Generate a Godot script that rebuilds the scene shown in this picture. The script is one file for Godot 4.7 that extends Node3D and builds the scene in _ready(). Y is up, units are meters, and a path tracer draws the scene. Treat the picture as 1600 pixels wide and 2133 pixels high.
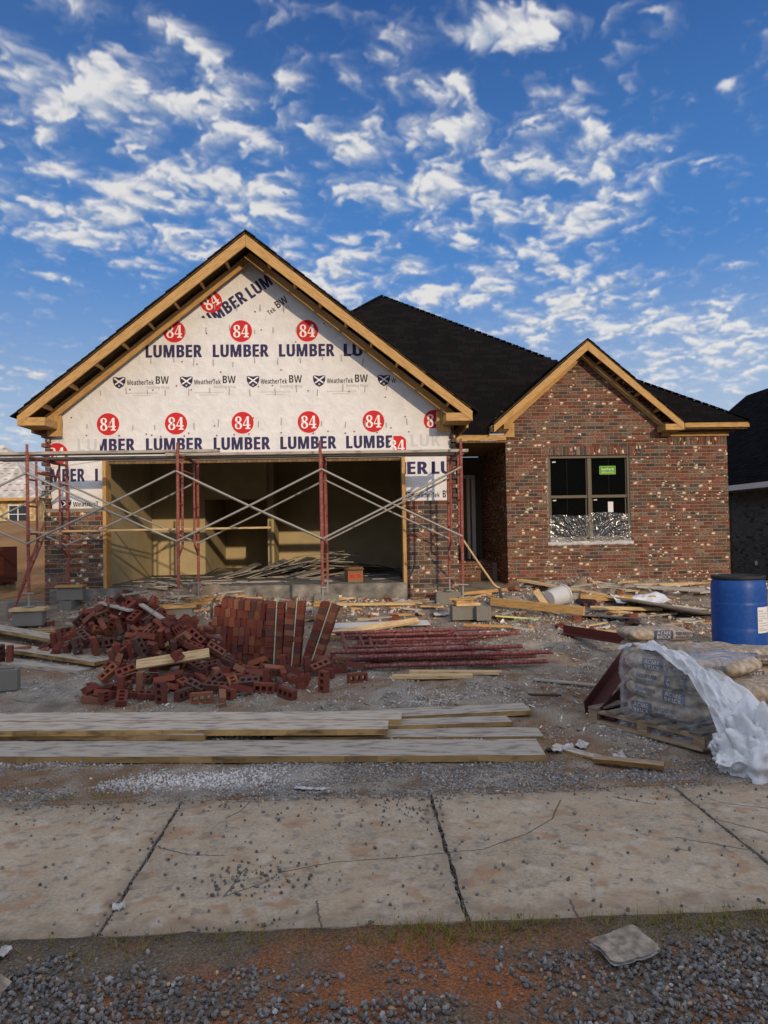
extends Node3D

# ------------------------------------------------------------------ mesh builder
class MB:
	var v := PackedVector3Array()
	var n := PackedVector3Array()
	var t := PackedVector2Array()
	var c := PackedColorArray()
	var ix := PackedInt32Array()

	func put(p: Vector3, nn: Vector3, uv: Vector2, col: Color) -> int:
		v.push_back(p); n.push_back(nn); t.push_back(uv); c.push_back(col)
		return v.size() - 1

	# corners in any order round the face; «mid» is a point inside the body
	func quad(a: Vector3, b: Vector3, d: Vector3, e: Vector3, mid: Vector3, col: Color, ua: Vector2, ub: Vector2, ud: Vector2, ue: Vector2) -> void:
		var nn := (b - a).cross(d - a)
		if nn.length_squared() < 1e-16:
			nn = (d - a).cross(e - a)
		nn = nn.normalized()
		var flip := nn.dot((a + b + d + e) * 0.25 - mid) < 0.0
		if flip: nn = -nn
		var k := put(a, nn, ua, col)
		put(b, nn, ub, col); put(d, nn, ud, col); put(e, nn, ue, col)
		if flip:
			for q in [0, 1, 2, 0, 2, 3]: ix.push_back(k + q)
		else:
			for q in [0, 2, 1, 0, 3, 2]: ix.push_back(k + q)

	func tri(a: Vector3, b: Vector3, d: Vector3, mid: Vector3, col: Color, ua := Vector2.ZERO, ub := Vector2.ZERO, ud := Vector2.ZERO) -> void:
		var nn := (b - a).cross(d - a).normalized()
		var flip := nn.dot((a + b + d) / 3.0 - mid) < 0.0
		if flip: nn = -nn
		var k := put(a, nn, ua, col)
		put(b, nn, ub, col); put(d, nn, ud, col)
		if flip:
			for q in [0, 1, 2]: ix.push_back(k + q)
		else:
			for q in [0, 2, 1]: ix.push_back(k + q)

	# box centred on xf; texture coordinates in metres with u along the longest side
	func box(xf: Transform3D, s: Vector3, col := Color.WHITE, uo := Vector2.ZERO, bev := 0.0) -> void:
		var h := s * 0.5
		var lo := 0 if s.x >= s.y and s.x >= s.z else (1 if s.y >= s.z else 2)
		var mid := xf.origin
		for a in 3:
			var b := (a + 1) % 3
			var d := (a + 2) % 3
			if d == lo or (a == lo and false):
				var q := b
				b = d
				d = q
			for sg in [-1.0, 1.0]:
				var p: Array[Vector3] = []
				var uv: Array[Vector2] = []
				for k in [[-1, -1], [1, -1], [1, 1], [-1, 1]]:
					var w := Vector3.ZERO
					w[a] = h[a] * sg
					w[b] = (h[b] - bev) * k[0]
					w[d] = (h[d] - bev) * k[1]
					p.append(xf * w)
					uv.append(Vector2(w[b], w[d] + sg * 0.37 + a * 0.21) + uo)
				quad(p[0], p[1], p[2], p[3], mid, col, uv[0], uv[1], uv[2], uv[3])
		if bev <= 0.0: return
		for a in 3:
			var b := (a + 1) % 3
			var d := (a + 2) % 3
			for sb in [-1.0, 1.0]:
				for sd in [-1.0, 1.0]:
					var p: Array[Vector3] = []
					for k in [[-1, 0], [1, 0], [1, 1], [-1, 1]]:
						var w := Vector3.ZERO
						w[a] = (h[a] - bev) * k[0]
						w[b] = (h[b] - (0.0 if k[1] == 0 else bev)) * sb
						w[d] = (h[d] - (bev if k[1] == 0 else 0.0)) * sd
						p.append(xf * w)
					quad(p[0], p[1], p[2], p[3], mid, col, uo, uo + Vector2(0.1, 0), uo + Vector2(0.1, 0.01), uo + Vector2(0, 0.01))
		for sx in [-1.0, 1.0]:
			for sy in [-1.0, 1.0]:
				for sz in [-1.0, 1.0]:
					var e := Vector3(sx, sy, sz)
					var q := h - Vector3.ONE * bev
					tri(xf * (Vector3(h.x, q.y, q.z) * e), xf * (Vector3(q.x, h.y, q.z) * e), xf * (Vector3(q.x, q.y, h.z) * e), mid, col, uo, uo, uo)

	# rows of points with smooth normals
	func grid(p: PackedVector3Array, nu: int, nv: int, cols, uv: PackedVector2Array, flip := false, wrap_u := false) -> void:
		var k0 := v.size()
		for j in nv:
			for i in nu:
				var i0 := i - 1 if i > 0 else (nu - 2 if wrap_u else 0)
				var i1 := i + 1 if i < nu - 1 else (1 if wrap_u else nu - 1)
				var du := p[j * nu + i1] - p[j * nu + i0]
				var dv := p[mini(j + 1, nv - 1) * nu + i] - p[maxi(j - 1, 0) * nu + i]
				var nn := du.cross(dv)
				nn = nn.normalized() if nn.length_squared() > 1e-18 else Vector3.UP
				if flip: nn = -nn
				put(p[j * nu + i], nn, uv[j * nu + i], cols[j * nu + i] if cols is PackedColorArray else cols)
		for j in nv - 1:
			for i in nu - 1:
				var a := k0 + j * nu + i
				var q := [a, a + nu, a + 1, a + 1, a + nu, a + nu + 1] if not flip else [a, a + 1, a + nu, a + 1, a + nu + 1, a + nu]
				for w in q: ix.push_back(w)

	func tube(pts: PackedVector3Array, r: float, sides := 8, col := Color.WHITE, caps := true) -> void:
		var m := pts.size()
		var p := PackedVector3Array()
		var uv := PackedVector2Array()
		var up := Vector3.UP
		var l := 0.0
		for j in m:
			var dir := (pts[mini(j + 1, m - 1)] - pts[maxi(j - 1, 0)]).normalized()
			if absf(dir.dot(up)) > 0.95: up = Vector3.RIGHT if absf(dir.x) < 0.9 else Vector3.BACK
			var s := dir.cross(up).normalized()
			up = s.cross(dir).normalized()
			if j > 0: l += pts[j].distance_to(pts[j - 1])
			for i in sides + 1:
				var a := TAU * i / sides
				p.push_back(pts[j] + (s * cos(a) + up * sin(a)) * r)
				uv.push_back(Vector2(l, float(i) / sides * r * 6.0))
		grid(p, sides + 1, m, col, uv, true, true)
		if caps:
			for e in [0, m - 1]:
				var dir := (pts[1] - pts[0] if e == 0 else pts[m - 1] - pts[m - 2]).normalized()
				var inside := pts[e] + dir * (r if e == 0 else -r)
				for i in sides:
					tri(pts[e], p[e * (sides + 1) + i], p[e * (sides + 1) + i + 1], inside, col)

	# profile of (radius, height) turned about y
	func lathe(prof: PackedVector2Array, sides: int, xf := Transform3D(), col := Color.WHITE) -> void:
		var p := PackedVector3Array()
		var uv := PackedVector2Array()
		for j in prof.size():
			for i in sides + 1:
				var a := TAU * i / sides
				p.push_back(xf * Vector3(cos(a) * prof[j].x, prof[j].y, sin(a) * prof[j].x))
				uv.push_back(Vector2(float(i) / sides, prof[j].y))
		grid(p, sides + 1, prof.size(), col, uv, false, true)

	# a flat polygon (x, y) with thickness, front towards +z
	func prism(poly: PackedVector2Array, depth: float, xf := Transform3D(), col := Color.WHITE) -> void:
		var tr := Geometry2D.triangulate_polygon(poly)
		var cen := Vector2.ZERO
		for q in poly: cen += q / poly.size()
		for z in [0.0, depth]:
			var inside := xf * Vector3(cen.x, cen.y, depth * 0.5)
			for k in range(0, tr.size(), 3):
				var a := poly[tr[k]]
				var b := poly[tr[k + 1]]
				var d := poly[tr[k + 2]]
				var m := (a + b + d) / 3.0
				tri(xf * Vector3(a.x, a.y, z), xf * Vector3(b.x, b.y, z), xf * Vector3(d.x, d.y, z), xf * Vector3(m.x, m.y, depth * 0.5), col, a, b, d)
		for k in poly.size():
			var a := poly[k]
			var b := poly[(k + 1) % poly.size()]
			# outward side of the edge by orientation
			var e := (b - a).normalized()
			var o := Vector2(e.y, -e.x)
			if Geometry2D.is_polygon_clockwise(poly): o = -o
			var mid := (a + b) * 0.5 - o * 0.01
			quad(xf * Vector3(a.x, a.y, 0), xf * Vector3(b.x, b.y, 0), xf * Vector3(b.x, b.y, depth), xf * Vector3(a.x, a.y, depth), xf * Vector3(mid.x, mid.y, depth * 0.5), col, a, b, b + Vector2(depth, depth), a + Vector2(depth, depth))

	func mesh() -> ArrayMesh:
		var arr := []
		arr.resize(Mesh.ARRAY_MAX)
		arr[Mesh.ARRAY_VERTEX] = v
		arr[Mesh.ARRAY_NORMAL] = n
		arr[Mesh.ARRAY_TEX_UV] = t
		arr[Mesh.ARRAY_COLOR] = c
		arr[Mesh.ARRAY_INDEX] = ix
		var m := ArrayMesh.new()
		m.add_surface_from_arrays(Mesh.PRIMITIVE_TRIANGLES, arr)
		return m

# ------------------------------------------------------------------ naming and nodes
var counts := {}
var M := {}
var rng := RandomNumberGenerator.new()
var nz := FastNoiseLite.new()

func nm(parent: Node, called: String) -> String:
	var k := str(parent.get_instance_id()) + called
	var i: int = counts.get(k, 0)
	counts[k] = i + 1
	return called if i == 0 else "%s_%03d" % [called, i]

func obj(called: String, mesh: Mesh, m: Material, parent: Node = self, xf := Transform3D()) -> MeshInstance3D:
	var o := MeshInstance3D.new()
	o.name = nm(parent, called)
	o.mesh = mesh
	o.material_override = m
	o.transform = xf
	parent.add_child(o, true)
	return o

func tag(o: Node, label: String, category: String, group := "") -> Node:
	o.set_meta("label", label)
	o.set_meta("category", category)
	if group: o.set_meta("group", group)
	return o

func thing(called: String, label: String, category: String, xf := Transform3D(), group := "") -> Node3D:
	var o := Node3D.new()
	o.name = nm(self, called)
	o.transform = xf
	add_child(o, true)
	tag(o, label, category, group)
	return o

func struct(o: Node) -> Node:
	o.set_meta("kind", "structure")
	return o

func stuff(o: Node) -> Node:
	o.set_meta("kind", "stuff")
	return o

func swarm(called: String, mesh: Mesh, m: Material, xs: Array, cols: PackedColorArray, parent: Node = self) -> MultiMeshInstance3D:
	var mm := MultiMesh.new()
	mm.transform_format = MultiMesh.TRANSFORM_3D
	mm.use_colors = true
	mm.mesh = mesh
	mm.instance_count = xs.size()
	for i in xs.size():
		mm.set_instance_transform(i, xs[i])
		mm.set_instance_color(i, cols[i])
	var o := MultiMeshInstance3D.new()
	o.name = nm(parent, called)
	o.multimesh = mm
	o.material_override = m
	parent.add_child(o, true)
	stuff(o)
	return o

func T(p: Vector3, rx := 0.0, ry := 0.0, rz := 0.0) -> Transform3D:
	return Transform3D(Basis.from_euler(Vector3(rx, ry, rz)), p)

# frame whose x axis runs from a to b and whose y axis is close to up
func along(a: Vector3, b: Vector3, roll := 0.0, up := Vector3.UP) -> Transform3D:
	var x := (b - a).normalized()
	var z := x.cross(up).normalized()
	var y := z.cross(x)
	var bs := Basis(x, y, z)
	return Transform3D(bs.rotated(x, roll), (a + b) * 0.5)

func L(r: float, g: float, b: float) -> Color:
	return Color(r, g, b).linear_to_srgb()

func noise_tex(size: int, freq: float, lo: Color, hi: Color, oct := 4, sd := 1, kind := FastNoiseLite.TYPE_SIMPLEX_SMOOTH, mid = null) -> NoiseTexture2D:
	var f := FastNoiseLite.new()
	f.seed = sd
	f.noise_type = kind
	f.frequency = freq
	f.fractal_octaves = oct
	var g := Gradient.new()
	g.set_color(0, lo)
	g.set_color(1, hi)
	if mid != null:
		g.add_point(mid[0], mid[1])
	var x := NoiseTexture2D.new()
	x.width = size
	x.height = size
	x.seamless = true
	x.noise = f
	x.color_ramp = g
	return x

func mat(called: String, col: Color, rough := 0.9, tex: Texture2D = null, scale := Vector3.ONE, tri := false, vc := false, height: Texture2D = null, hs := 0.0) -> StandardMaterial3D:
	var m := StandardMaterial3D.new()
	m.resource_name = called
	m.albedo_color = col
	m.roughness = rough
	m.metallic_specular = 0.35
	if tex:
		m.albedo_texture = tex
	m.uv1_scale = scale
	if tri:
		m.uv1_triplanar = true
	m.vertex_color_use_as_albedo = vc
	if height:
		m.heightmap_enabled = true
		m.heightmap_texture = height
		m.heightmap_scale = hs
	M[called] = m
	return m

func _ready() -> void:
	# ---- camera, sky, sun, exposure
	var cam := Camera3D.new()
	cam.name = "camera"
	cam.fov = 68.04
	cam.near = 0.05
	cam.far = 900.0
	var fw := Vector3(sin(deg_to_rad(2.46)) * cos(deg_to_rad(1.29)), sin(deg_to_rad(1.29)), -cos(deg_to_rad(2.46)) * cos(deg_to_rad(1.29)))
	var rt := Vector3(cos(deg_to_rad(2.46)), 0, sin(deg_to_rad(2.46)))
	var uq := rt.cross(fw)
	cam.transform = Transform3D(Basis(rt, uq, -fw).rotated(fw, deg_to_rad(1.0)), Vector3(0, 1.6, 0))
	add_child(cam)
	cam.current = true

	var env := Environment.new()
	env.background_mode = Environment.BG_SKY
	env.sky = Sky.new()
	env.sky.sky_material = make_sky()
	env.tonemap_mode = Environment.TONE_MAPPER_LINEAR
	env.tonemap_exposure = EXPOSURE
	env.sdfgi_enabled = true
	env.ssao_enabled = true
	env.ssil_enabled = true
	var we := WorldEnvironment.new()
	we.name = "world_environment"
	we.environment = env
	add_child(we)

	var sun := DirectionalLight3D.new()
	sun.name = "sun"
	sun.light_energy = SUN
	sun.light_color = Color(1.0, 0.89, 0.74)
	sun.light_angular_distance = 0.6
	sun.shadow_enabled = true
	var el := deg_to_rad(13.7)
	var az := deg_to_rad(18.0)
	var to_sun := Vector3(sin(az) * cos(el), sin(el), cos(az) * cos(el))
	sun.transform = Transform3D(Basis.looking_at(-to_sun), Vector3(6, 20, 20))
	add_child(sun)

	rng.seed = 4711
	nz.seed = 77
	nz.frequency = 1.0
	nz.fractal_octaves = 4
	materials()
	build_ground()
	build_walk()
	build_house()
	build_neighbours()
	build_across()
	build_scaffold()
	build_bricks()
	build_lumber()
	build_bags()
	build_debris()
	build_gravel()

const EXPOSURE := 1.0
const SUN := 0.80

# ------------------------------------------------------------------ sky
# cloud groups: [azimuth, elevation, half width, half height, how dense], degrees
const CLOUDS := [[-18.4,28.5,6.3,1.6,1.00],[-13.1,28.6,1.9,1.1,1.10],[-22.5,27.3,2.8,1.6,0.80],[-9.3,29.5,2.5,1.2,0.85],[-8.3,27.5,2.3,0.8,0.80],[-13.8,27.0,3.4,0.7,0.75],[-11.5,24.6,5.3,1.3,0.90],[-13.9,22.9,3.8,1.1,1.00],[-6.9,23.9,3.2,1.2,1.00],[-10.6,24.3,1.6,0.9,1.10],[-21.0,24.0,2.5,0.6,0.90],[-20.4,21.0,4.8,1.0,0.90],[-23.1,22.1,1.5,0.6,1.00],[-15.9,21.1,3.7,0.9,0.80],[-13.6,19.9,3.4,0.9,0.70],[-6.2,21.6,4.0,1.0,0.85],[-0.9,19.1,4.7,1.7,0.90],[-18.0,33.3,5.3,0.5,0.55],[-12.4,32.3,2.1,0.9,0.75],[-10.7,31.4,2.1,0.8,0.65],[-16.8,30.9,3.7,0.8,0.50],[-5.0,31.2,1.8,0.9,0.50],[-1.1,26.9,4.0,0.8,0.85],[-4.3,28.4,1.8,0.6,0.75],[4.8,27.1,4.7,1.2,0.80],[5.8,24.1,4.0,1.1,1.00],[9.7,26.9,1.4,1.2,0.75],[9.9,33.1,2.2,0.7,1.15],[13.3,33.2,2.8,0.9,0.70],[6.9,30.7,2.0,0.7,0.95],[5.6,32.4,3.3,1.6,0.50],[4.1,29.7,3.3,1.4,0.50],[15.6,28.6,2.2,1.1,0.70],[18.6,26.3,0.9,1.3,0.80],[16.9,24.9,3.7,1.1,0.95],[11.3,25.0,2.5,0.7,0.80],[17.2,21.6,2.9,1.3,1.05],[11.9,22.8,2.3,0.9,0.85],[8.7,21.4,2.0,0.9,0.85],[13.3,19.9,2.1,0.6,0.95],[16.6,18.6,2.2,0.8,1.00],[12.9,18.0,2.8,0.7,0.85],[5.2,19.2,1.8,0.7,0.90],[7.5,17.3,4.3,0.8,0.95],[19.4,16.9,2.1,0.5,0.90],[24.6,16.2,0.7,0.2,0.90],[17.0,15.7,3.7,1.0,0.90],[23.6,13.9,5.8,0.8,0.85],[27.6,12.8,3.5,1.1,0.90],[25.1,11.0,5.6,1.5,0.80],[13.5,14.6,3.5,0.9,0.85],[-20.4,17.2,0.7,0.2,0.90],[-22.6,10.6,1.7,0.4,0.95],[-23.2,7.7,2.4,1.9,0.60],[-2.7,16.8,2.2,0.9,0.80],[-0.2,17.8,2.9,0.8,0.80],[27.7,27.8,0.7,0.3,0.60],[-4.8,21.6,2.2,0.8,0.80],[-17.2,24.4,1.0,0.3,0.80]]

func sky_color(a: float, e: float, blobs: Array, f1: FastNoiseLite, f2: FastNoiseLite) -> Color:
	var t := clampf(e / 40.0, 0.0, 1.0)
	var c := Color(0.30, 0.50, 0.74).lerp(Color(0.085, 0.25, 0.60), smoothstep(0.0, 0.5, t))
	c = c.lerp(Color(0.026, 0.088, 0.285), smoothstep(0.35, 1.0, t))
	# paler towards the left, deeper to the right, as opposite a low sun
	var side := clampf(a / 30.0, -1.0, 1.0) * clampf(1.0 - absf(a) / 180.0, 0.0, 1.0)
	c = c.lerp(Color(0.036, 0.115, 0.31), 0.22 * side * clampf(1.0 - t * 0.5, 0.0, 1.0)) if side > 0 else c.lerp(Color(0.10, 0.22, 0.46), -0.25 * side)
	var w := pow(clampf(1.0 - e / 21.0, 0.0, 1.0), 1.7)
	c = c.lerp(Color(0.62, 0.66, 0.71), w * (0.75 + 0.2 * smoothstep(0.0, 25.0, a)))
	var ar := deg_to_rad(a)
	var er := deg_to_rad(e)
	var d := Vector3(sin(ar) * cos(er), sin(er), -cos(ar) * cos(er))
	var k := 1.0 / (d.y + 0.16)
	var p := Vector2(d.x, d.z) * k
	var bias := 0.0
	var jx := f1.get_noise_2d(p.x * 1.3 + 40.0, p.y * 1.3) * 1.3
	var jy := f1.get_noise_2d(p.x * 1.3, p.y * 1.3 + 70.0) * 0.6
	for b in blobs:
		var dx: float = (a + jx - b[0]) / (b[2] * 1.35)
		var dy: float = (e + jy - b[1]) / (b[3] * 1.5)
		var q := dx * dx + dy * dy
		if q < 5.0:
			bias = maxf(bias, b[4] * exp(-q * 0.8))
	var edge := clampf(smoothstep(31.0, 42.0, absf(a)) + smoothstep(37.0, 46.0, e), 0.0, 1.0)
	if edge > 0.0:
		bias = lerpf(bias, 0.80 + 0.45 * f1.get_noise_2d(p.x * 0.9 + 9.0, p.y * 0.9), edge)  # heavier cloud cover outside the view, added to fill the shade
	var q2 := p * 6.6
	var wx := f1.get_noise_2d(q2.x * 0.8 + 11.0, q2.y * 0.8) * 0.4
	var n := f1.get_noise_2d(q2.x + wx, q2.y - wx)
	var cell := clampf(-f2.get_noise_2d(p.x * 19.0 + wx * 2.2 + n * 1.4, p.y * 16.0 + wx * 2.6 - n * 1.4), -0.2, 1.0)
	var up := f1.get_noise_2d(q2.x + wx - d.x * 0.22, q2.y - wx - d.z * 0.22)
	var v := bias * 0.92 + n * 0.78 + (cell - 0.45) * 1.0 - 0.50 - 0.22 * (1.0 - smoothstep(5.0, 15.0, e)) * (1.0 - bias)
	var alpha := smoothstep(-0.34, 0.80, v)
	alpha *= 0.45 + 0.55 * smoothstep(0.0, 0.6, v)
	# upper sides catch the light, bases stay grey
	var lit := clampf(0.46 + (n - up) * 1.7 + (cell - 0.45) * 0.9 + (v - 0.3) * 0.35, 0.0, 1.0)
	var cc := Color(0.36, 0.43, 0.55).lerp(Color(0.78, 0.765, 0.75), lit)
	cc = cc.lerp(Color(0.68, 0.71, 0.75), w * 0.5)
	cc = cc.lerp(cc * Color(1.22, 1.14, 1.05), edge * smoothstep(20.0, 50.0, e))  # overhead clouds out of view brightened and warmed as fill light
	c = c.lerp(cc, clampf(alpha, 0.0, 0.93))
	# sun side made brighter and warmer, with a glow added to light the foreground
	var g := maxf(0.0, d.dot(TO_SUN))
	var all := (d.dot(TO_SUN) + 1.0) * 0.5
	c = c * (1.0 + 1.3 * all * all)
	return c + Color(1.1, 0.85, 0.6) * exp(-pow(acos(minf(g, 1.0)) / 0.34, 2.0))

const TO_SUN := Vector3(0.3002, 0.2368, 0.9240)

func make_sky() -> PanoramaSkyMaterial:
	var f1 := FastNoiseLite.new()
	f1.seed = 5
	f1.noise_type = FastNoiseLite.TYPE_SIMPLEX_SMOOTH
	f1.frequency = 1.0
	f1.fractal_octaves = 5
	f1.fractal_gain = 0.52
	var f2 := FastNoiseLite.new()
	f2.seed = 9
	f2.noise_type = FastNoiseLite.TYPE_CELLULAR
	f2.cellular_return_type = FastNoiseLite.RETURN_DISTANCE
	f2.frequency = 0.9
	f2.fractal_octaves = 2
	var W := 4096
	var H := 2048
	var low := Image.create_empty(512, 256, false, Image.FORMAT_RGBAF)
	for y in 256:
		var e := 90.0 - (y + 0.5) / 256.0 * 180.0
		for x in 512:
			var a := (x + 0.5) / 512.0 * 360.0 - 180.0
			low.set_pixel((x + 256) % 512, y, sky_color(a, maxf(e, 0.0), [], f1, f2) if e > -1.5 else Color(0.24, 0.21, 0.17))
	low.resize(W, H, Image.INTERPOLATE_BILINEAR)
	var x0 := int(W * (180.0 - 40.0) / 360.0)
	var x1 := int(W * (180.0 + 40.0) / 360.0)
	for y in range(int(H * (90.0 - 42.0) / 180.0), H / 2):
		var e := 90.0 - (y + 0.5) / H * 180.0
		var row := CLOUDS.filter(func(b): return absf(e - b[1]) < b[3] * 3.0 + 1.0)
		for x in range(x0, x1):
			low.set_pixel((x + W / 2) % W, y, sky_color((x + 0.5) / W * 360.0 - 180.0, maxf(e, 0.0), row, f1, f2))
	var m := PanoramaSkyMaterial.new()
	m.panorama = ImageTexture.create_from_image(low)
	return m

# ------------------------------------------------------------------ materials
func materials() -> void:
	var g := func(a: float, b: float, s: int, f: float, o := 4): return noise_tex(512, f, Color(a, a, a), Color(b, b, b), o, s)
	var fine: NoiseTexture2D = g.call(0.62, 1.0, 3, 0.06)
	var bump: NoiseTexture2D = g.call(0.0, 1.0, 4, 0.08, 5)
	var blot: NoiseTexture2D = g.call(0.55, 1.0, 5, 0.012, 5)
	var rid := FastNoiseLite.new()
	rid.seed = 42
	rid.frequency = 0.007
	rid.fractal_type = FastNoiseLite.FRACTAL_RIDGED
	rid.fractal_octaves = 3
	rid.domain_warp_enabled = true
	rid.domain_warp_amplitude = 25.0
	var crease := NoiseTexture2D.new()
	crease.width = 1024
	crease.height = 1024
	crease.seamless = true
	crease.noise = rid
	M["t_fine"] = fine
	M["t_bump"] = bump
	M["t_blot"] = blot
	# wood: streaks stretched along u by the scale
	var wood := noise_tex(512, 0.02, Color(0.66, 0.60, 0.52), Color(1.0, 1.0, 1.0), 4, 21, FastNoiseLite.TYPE_SIMPLEX_SMOOTH, [0.45, Color(0.93, 0.90, 0.86)])
	var worn := noise_tex(1024, 0.012, Color(0.55, 0.54, 0.53), Color(1.0, 0.98, 0.95), 5, 22, FastNoiseLite.TYPE_SIMPLEX_SMOOTH, [0.42, Color(0.90, 0.88, 0.85)])
	mat("lumber", L(0.52, 0.33, 0.135), 0.75, wood, Vector3(0.35, 5.0, 1), false, true, wood, 0.1)
	mat("lumber_pale", L(0.62, 0.47, 0.27), 0.8, wood, Vector3(0.35, 5.0, 1), false, true, wood, 0.1)
	mat("worn_board", L(0.44, 0.415, 0.375), 0.9, worn, Vector3(0.3, 1.15, 1), false, true, wood, 0.15)
	mat("osb", L(0.30, 0.19, 0.09), 0.9, blot, Vector3(3, 3, 3), true, true)
	mat("drywall", L(0.45, 0.37, 0.22), 0.95, g.call(0.92, 1.0, 71, 0.01), Vector3(0.4, 0.4, 0.4), true, true)
	mat("drywall_board", L(0.55, 0.50, 0.43), 0.95, fine, Vector3(2, 2, 2), true, true)
	mat("concrete", L(0.42, 0.39, 0.34), 0.92, blot, Vector3(0.6, 0.6, 0.6), true, true, bump, 0.4)
	mat("block", L(0.36, 0.34, 0.295), 0.95, fine, Vector3(5, 5, 5), true, true, bump, 0.6)
	mat("mortar", L(0.44, 0.365, 0.285), 0.95, fine, Vector3(4, 4, 4), true, true, bump, 0.5)
	mat("loose_brick", L(1, 1, 1), 0.9, fine, Vector3(6, 6, 6), true, true, bump, 0.35)
	mat("shingle", L(1, 1, 1), 1.0, fine, Vector3(5, 5, 5), true, true, bump, 0.5)
	mat("rust_paint", L(1, 1, 1), 0.7, noise_tex(512, 0.02, L(0.36, 0.30, 0.25), L(0.20, 0.055, 0.042), 5, 31, FastNoiseLite.TYPE_SIMPLEX_SMOOTH, [0.42, L(0.24, 0.065, 0.048)]), Vector3(2.2, 2.2, 2.2), true, true, bump, 0.15)
	mat("red_paint", L(1, 1, 1), 0.6, noise_tex(512, 0.02, L(0.42, 0.34, 0.30), L(0.13, 0.028, 0.026), 5, 32, FastNoiseLite.TYPE_SIMPLEX_SMOOTH, [0.52, L(0.145, 0.036, 0.034)]), Vector3(2.5, 2.5, 2.5), true, true, bump, 0.15)
	mat("worn_pale", L(0.54, 0.50, 0.435), 0.9, worn, Vector3(0.3, 1.15, 1), false, true, wood, 0.15)
	mat("ply_dark", L(0.20, 0.18, 0.16), 0.9, worn, Vector3(0.35, 1.6, 1), false, true)
	mat("pallet_wood", L(0.34, 0.27, 0.19), 0.9, wood, Vector3(0.35, 5.0, 1), false, true)
	mat("floor_darkened", L(0.30, 0.28, 0.245), 0.92, blot, Vector3(0.6, 0.6, 0.6), true, true, bump, 0.4)  # garage concrete in a darker colour, to deepen the interior shade
	mat("felt", L(0.035, 0.022, 0.024), 0.95)
	mat("lath", L(0.55, 0.60, 0.22), 0.8)
	mat("house_wall", L(0.24, 0.12, 0.08), 0.9, fine, Vector3(1, 1, 1), true, false)
	mat("kraft_print", L(0.45, 0.40, 0.33), 0.85)
	mat("card_grey", L(0.42, 0.355, 0.28), 0.92, blot, Vector3(3, 3, 3), true, true)
	mat("paper", L(0.70, 0.68, 0.65), 0.85, blot, Vector3(4, 4, 4), true, true)
	mat("galvanised", L(0.46, 0.44, 0.40), 0.55, fine, Vector3(3, 3, 3), true, true)
	M.galvanised.metallic = 0.35
	M.shingle.metallic_specular = 0.12
	mat("stone", L(1, 1, 1), 0.95, null, Vector3.ONE, false, true)
	mat("ground", L(1, 1, 1), 0.97, fine, Vector3(1.7, 1.7, 1.7), true, true, bump, 2.0)
	mat("wrap", L(0.71, 0.705, 0.70), 0.55, g.call(0.93, 1.0, 41, 0.015), Vector3(0.5, 0.5, 0.5), true, true, crease, 0.8)
	mat("ink_navy", L(0.030, 0.024, 0.085), 0.7)
	mat("ink_red", L(0.52, 0.018, 0.025), 0.7)
	mat("ink_white", L(0.78, 0.76, 0.73), 0.7)
	mat("ink_black", L(0.022, 0.022, 0.026), 0.7)
	mat("ink_grey", L(0.40, 0.39, 0.38), 0.7)
	mat("ink_faint", L(0.52, 0.52, 0.53), 0.7)
	mat("black_metal", L(0.02, 0.02, 0.022), 0.6)
	mat("frame_bronze", L(0.075, 0.060, 0.040), 0.45)
	mat("white_trim", L(0.62, 0.61, 0.60), 0.6)
	mat("white_plastic", L(0.72, 0.72, 0.72), 0.45, fine, Vector3(3, 3, 3), true, true)
	mat("blue_plastic", L(0.012, 0.075, 0.32), 0.42, g.call(0.8, 1.0, 51, 0.02), Vector3(2, 2, 2), true, true)
	mat("kraft", L(0.60, 0.49, 0.37), 0.85, blot, Vector3(2.5, 2.5, 2.5), true, true, blot, 1.2)
	mat("bag_ink", L(0.05, 0.075, 0.14), 0.8)
	mat("card", L(0.36, 0.21, 0.10), 0.9, fine, Vector3(2, 2, 2), true, true)
	mat("strap", L(0.42, 0.48, 0.34), 0.5)
	mat("dark_red_steel", L(0.085, 0.018, 0.016), 0.6, fine, Vector3(3, 3, 3), true, true)
	mat("leaf", L(0.05, 0.075, 0.022), 0.8, null, Vector3.ONE, false, true)
	mat("bark", L(0.12, 0.09, 0.065), 0.95, fine, Vector3(3, 3, 3), true)
	mat("grass", L(0.10, 0.12, 0.035), 0.9, null, Vector3.ONE, false, true)
	var glass := StandardMaterial3D.new()
	glass.resource_name = "glass"
	glass.albedo_color = Color(0.8, 0.85, 0.85, 0.10)
	glass.transparency = BaseMaterial3D.TRANSPARENCY_ALPHA
	glass.roughness = 0.02
	M["glass"] = glass
	var dark: StandardMaterial3D = glass.duplicate()
	dark.albedo_color = Color(0.05, 0.06, 0.06, 0.72)
	M["glass_dark"] = dark
	mat("sticker_green", L(0.16, 0.42, 0.03), 0.6)
	mat("sticker_dark", L(0.06, 0.20, 0.02), 0.6)
	mat("sticker_pale", L(0.55, 0.70, 0.35), 0.6)
	var film := StandardMaterial3D.new()
	film.resource_name = "film"
	film.albedo_color = Color(0.85, 0.87, 0.88, 0.09)
	film.transparency = BaseMaterial3D.TRANSPARENCY_ALPHA
	film.roughness = 0.22
	film.metallic_specular = 0.6
	M["film"] = film
	var wf: StandardMaterial3D = film.duplicate()
	wf.albedo_color = Color(0.7, 0.72, 0.74, 0.08)
	wf.roughness = 0.16
	wf.metallic_specular = 0.9
	M["window_film"] = wf
	var film2: StandardMaterial3D = film.duplicate()
	film2.albedo_color = Color(0.86, 0.87, 0.88, 0.86)
	film2.roughness = 0.45
	film2.uv1_triplanar = true
	film2.uv1_scale = Vector3(1.6, 1.6, 1.6)
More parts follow.
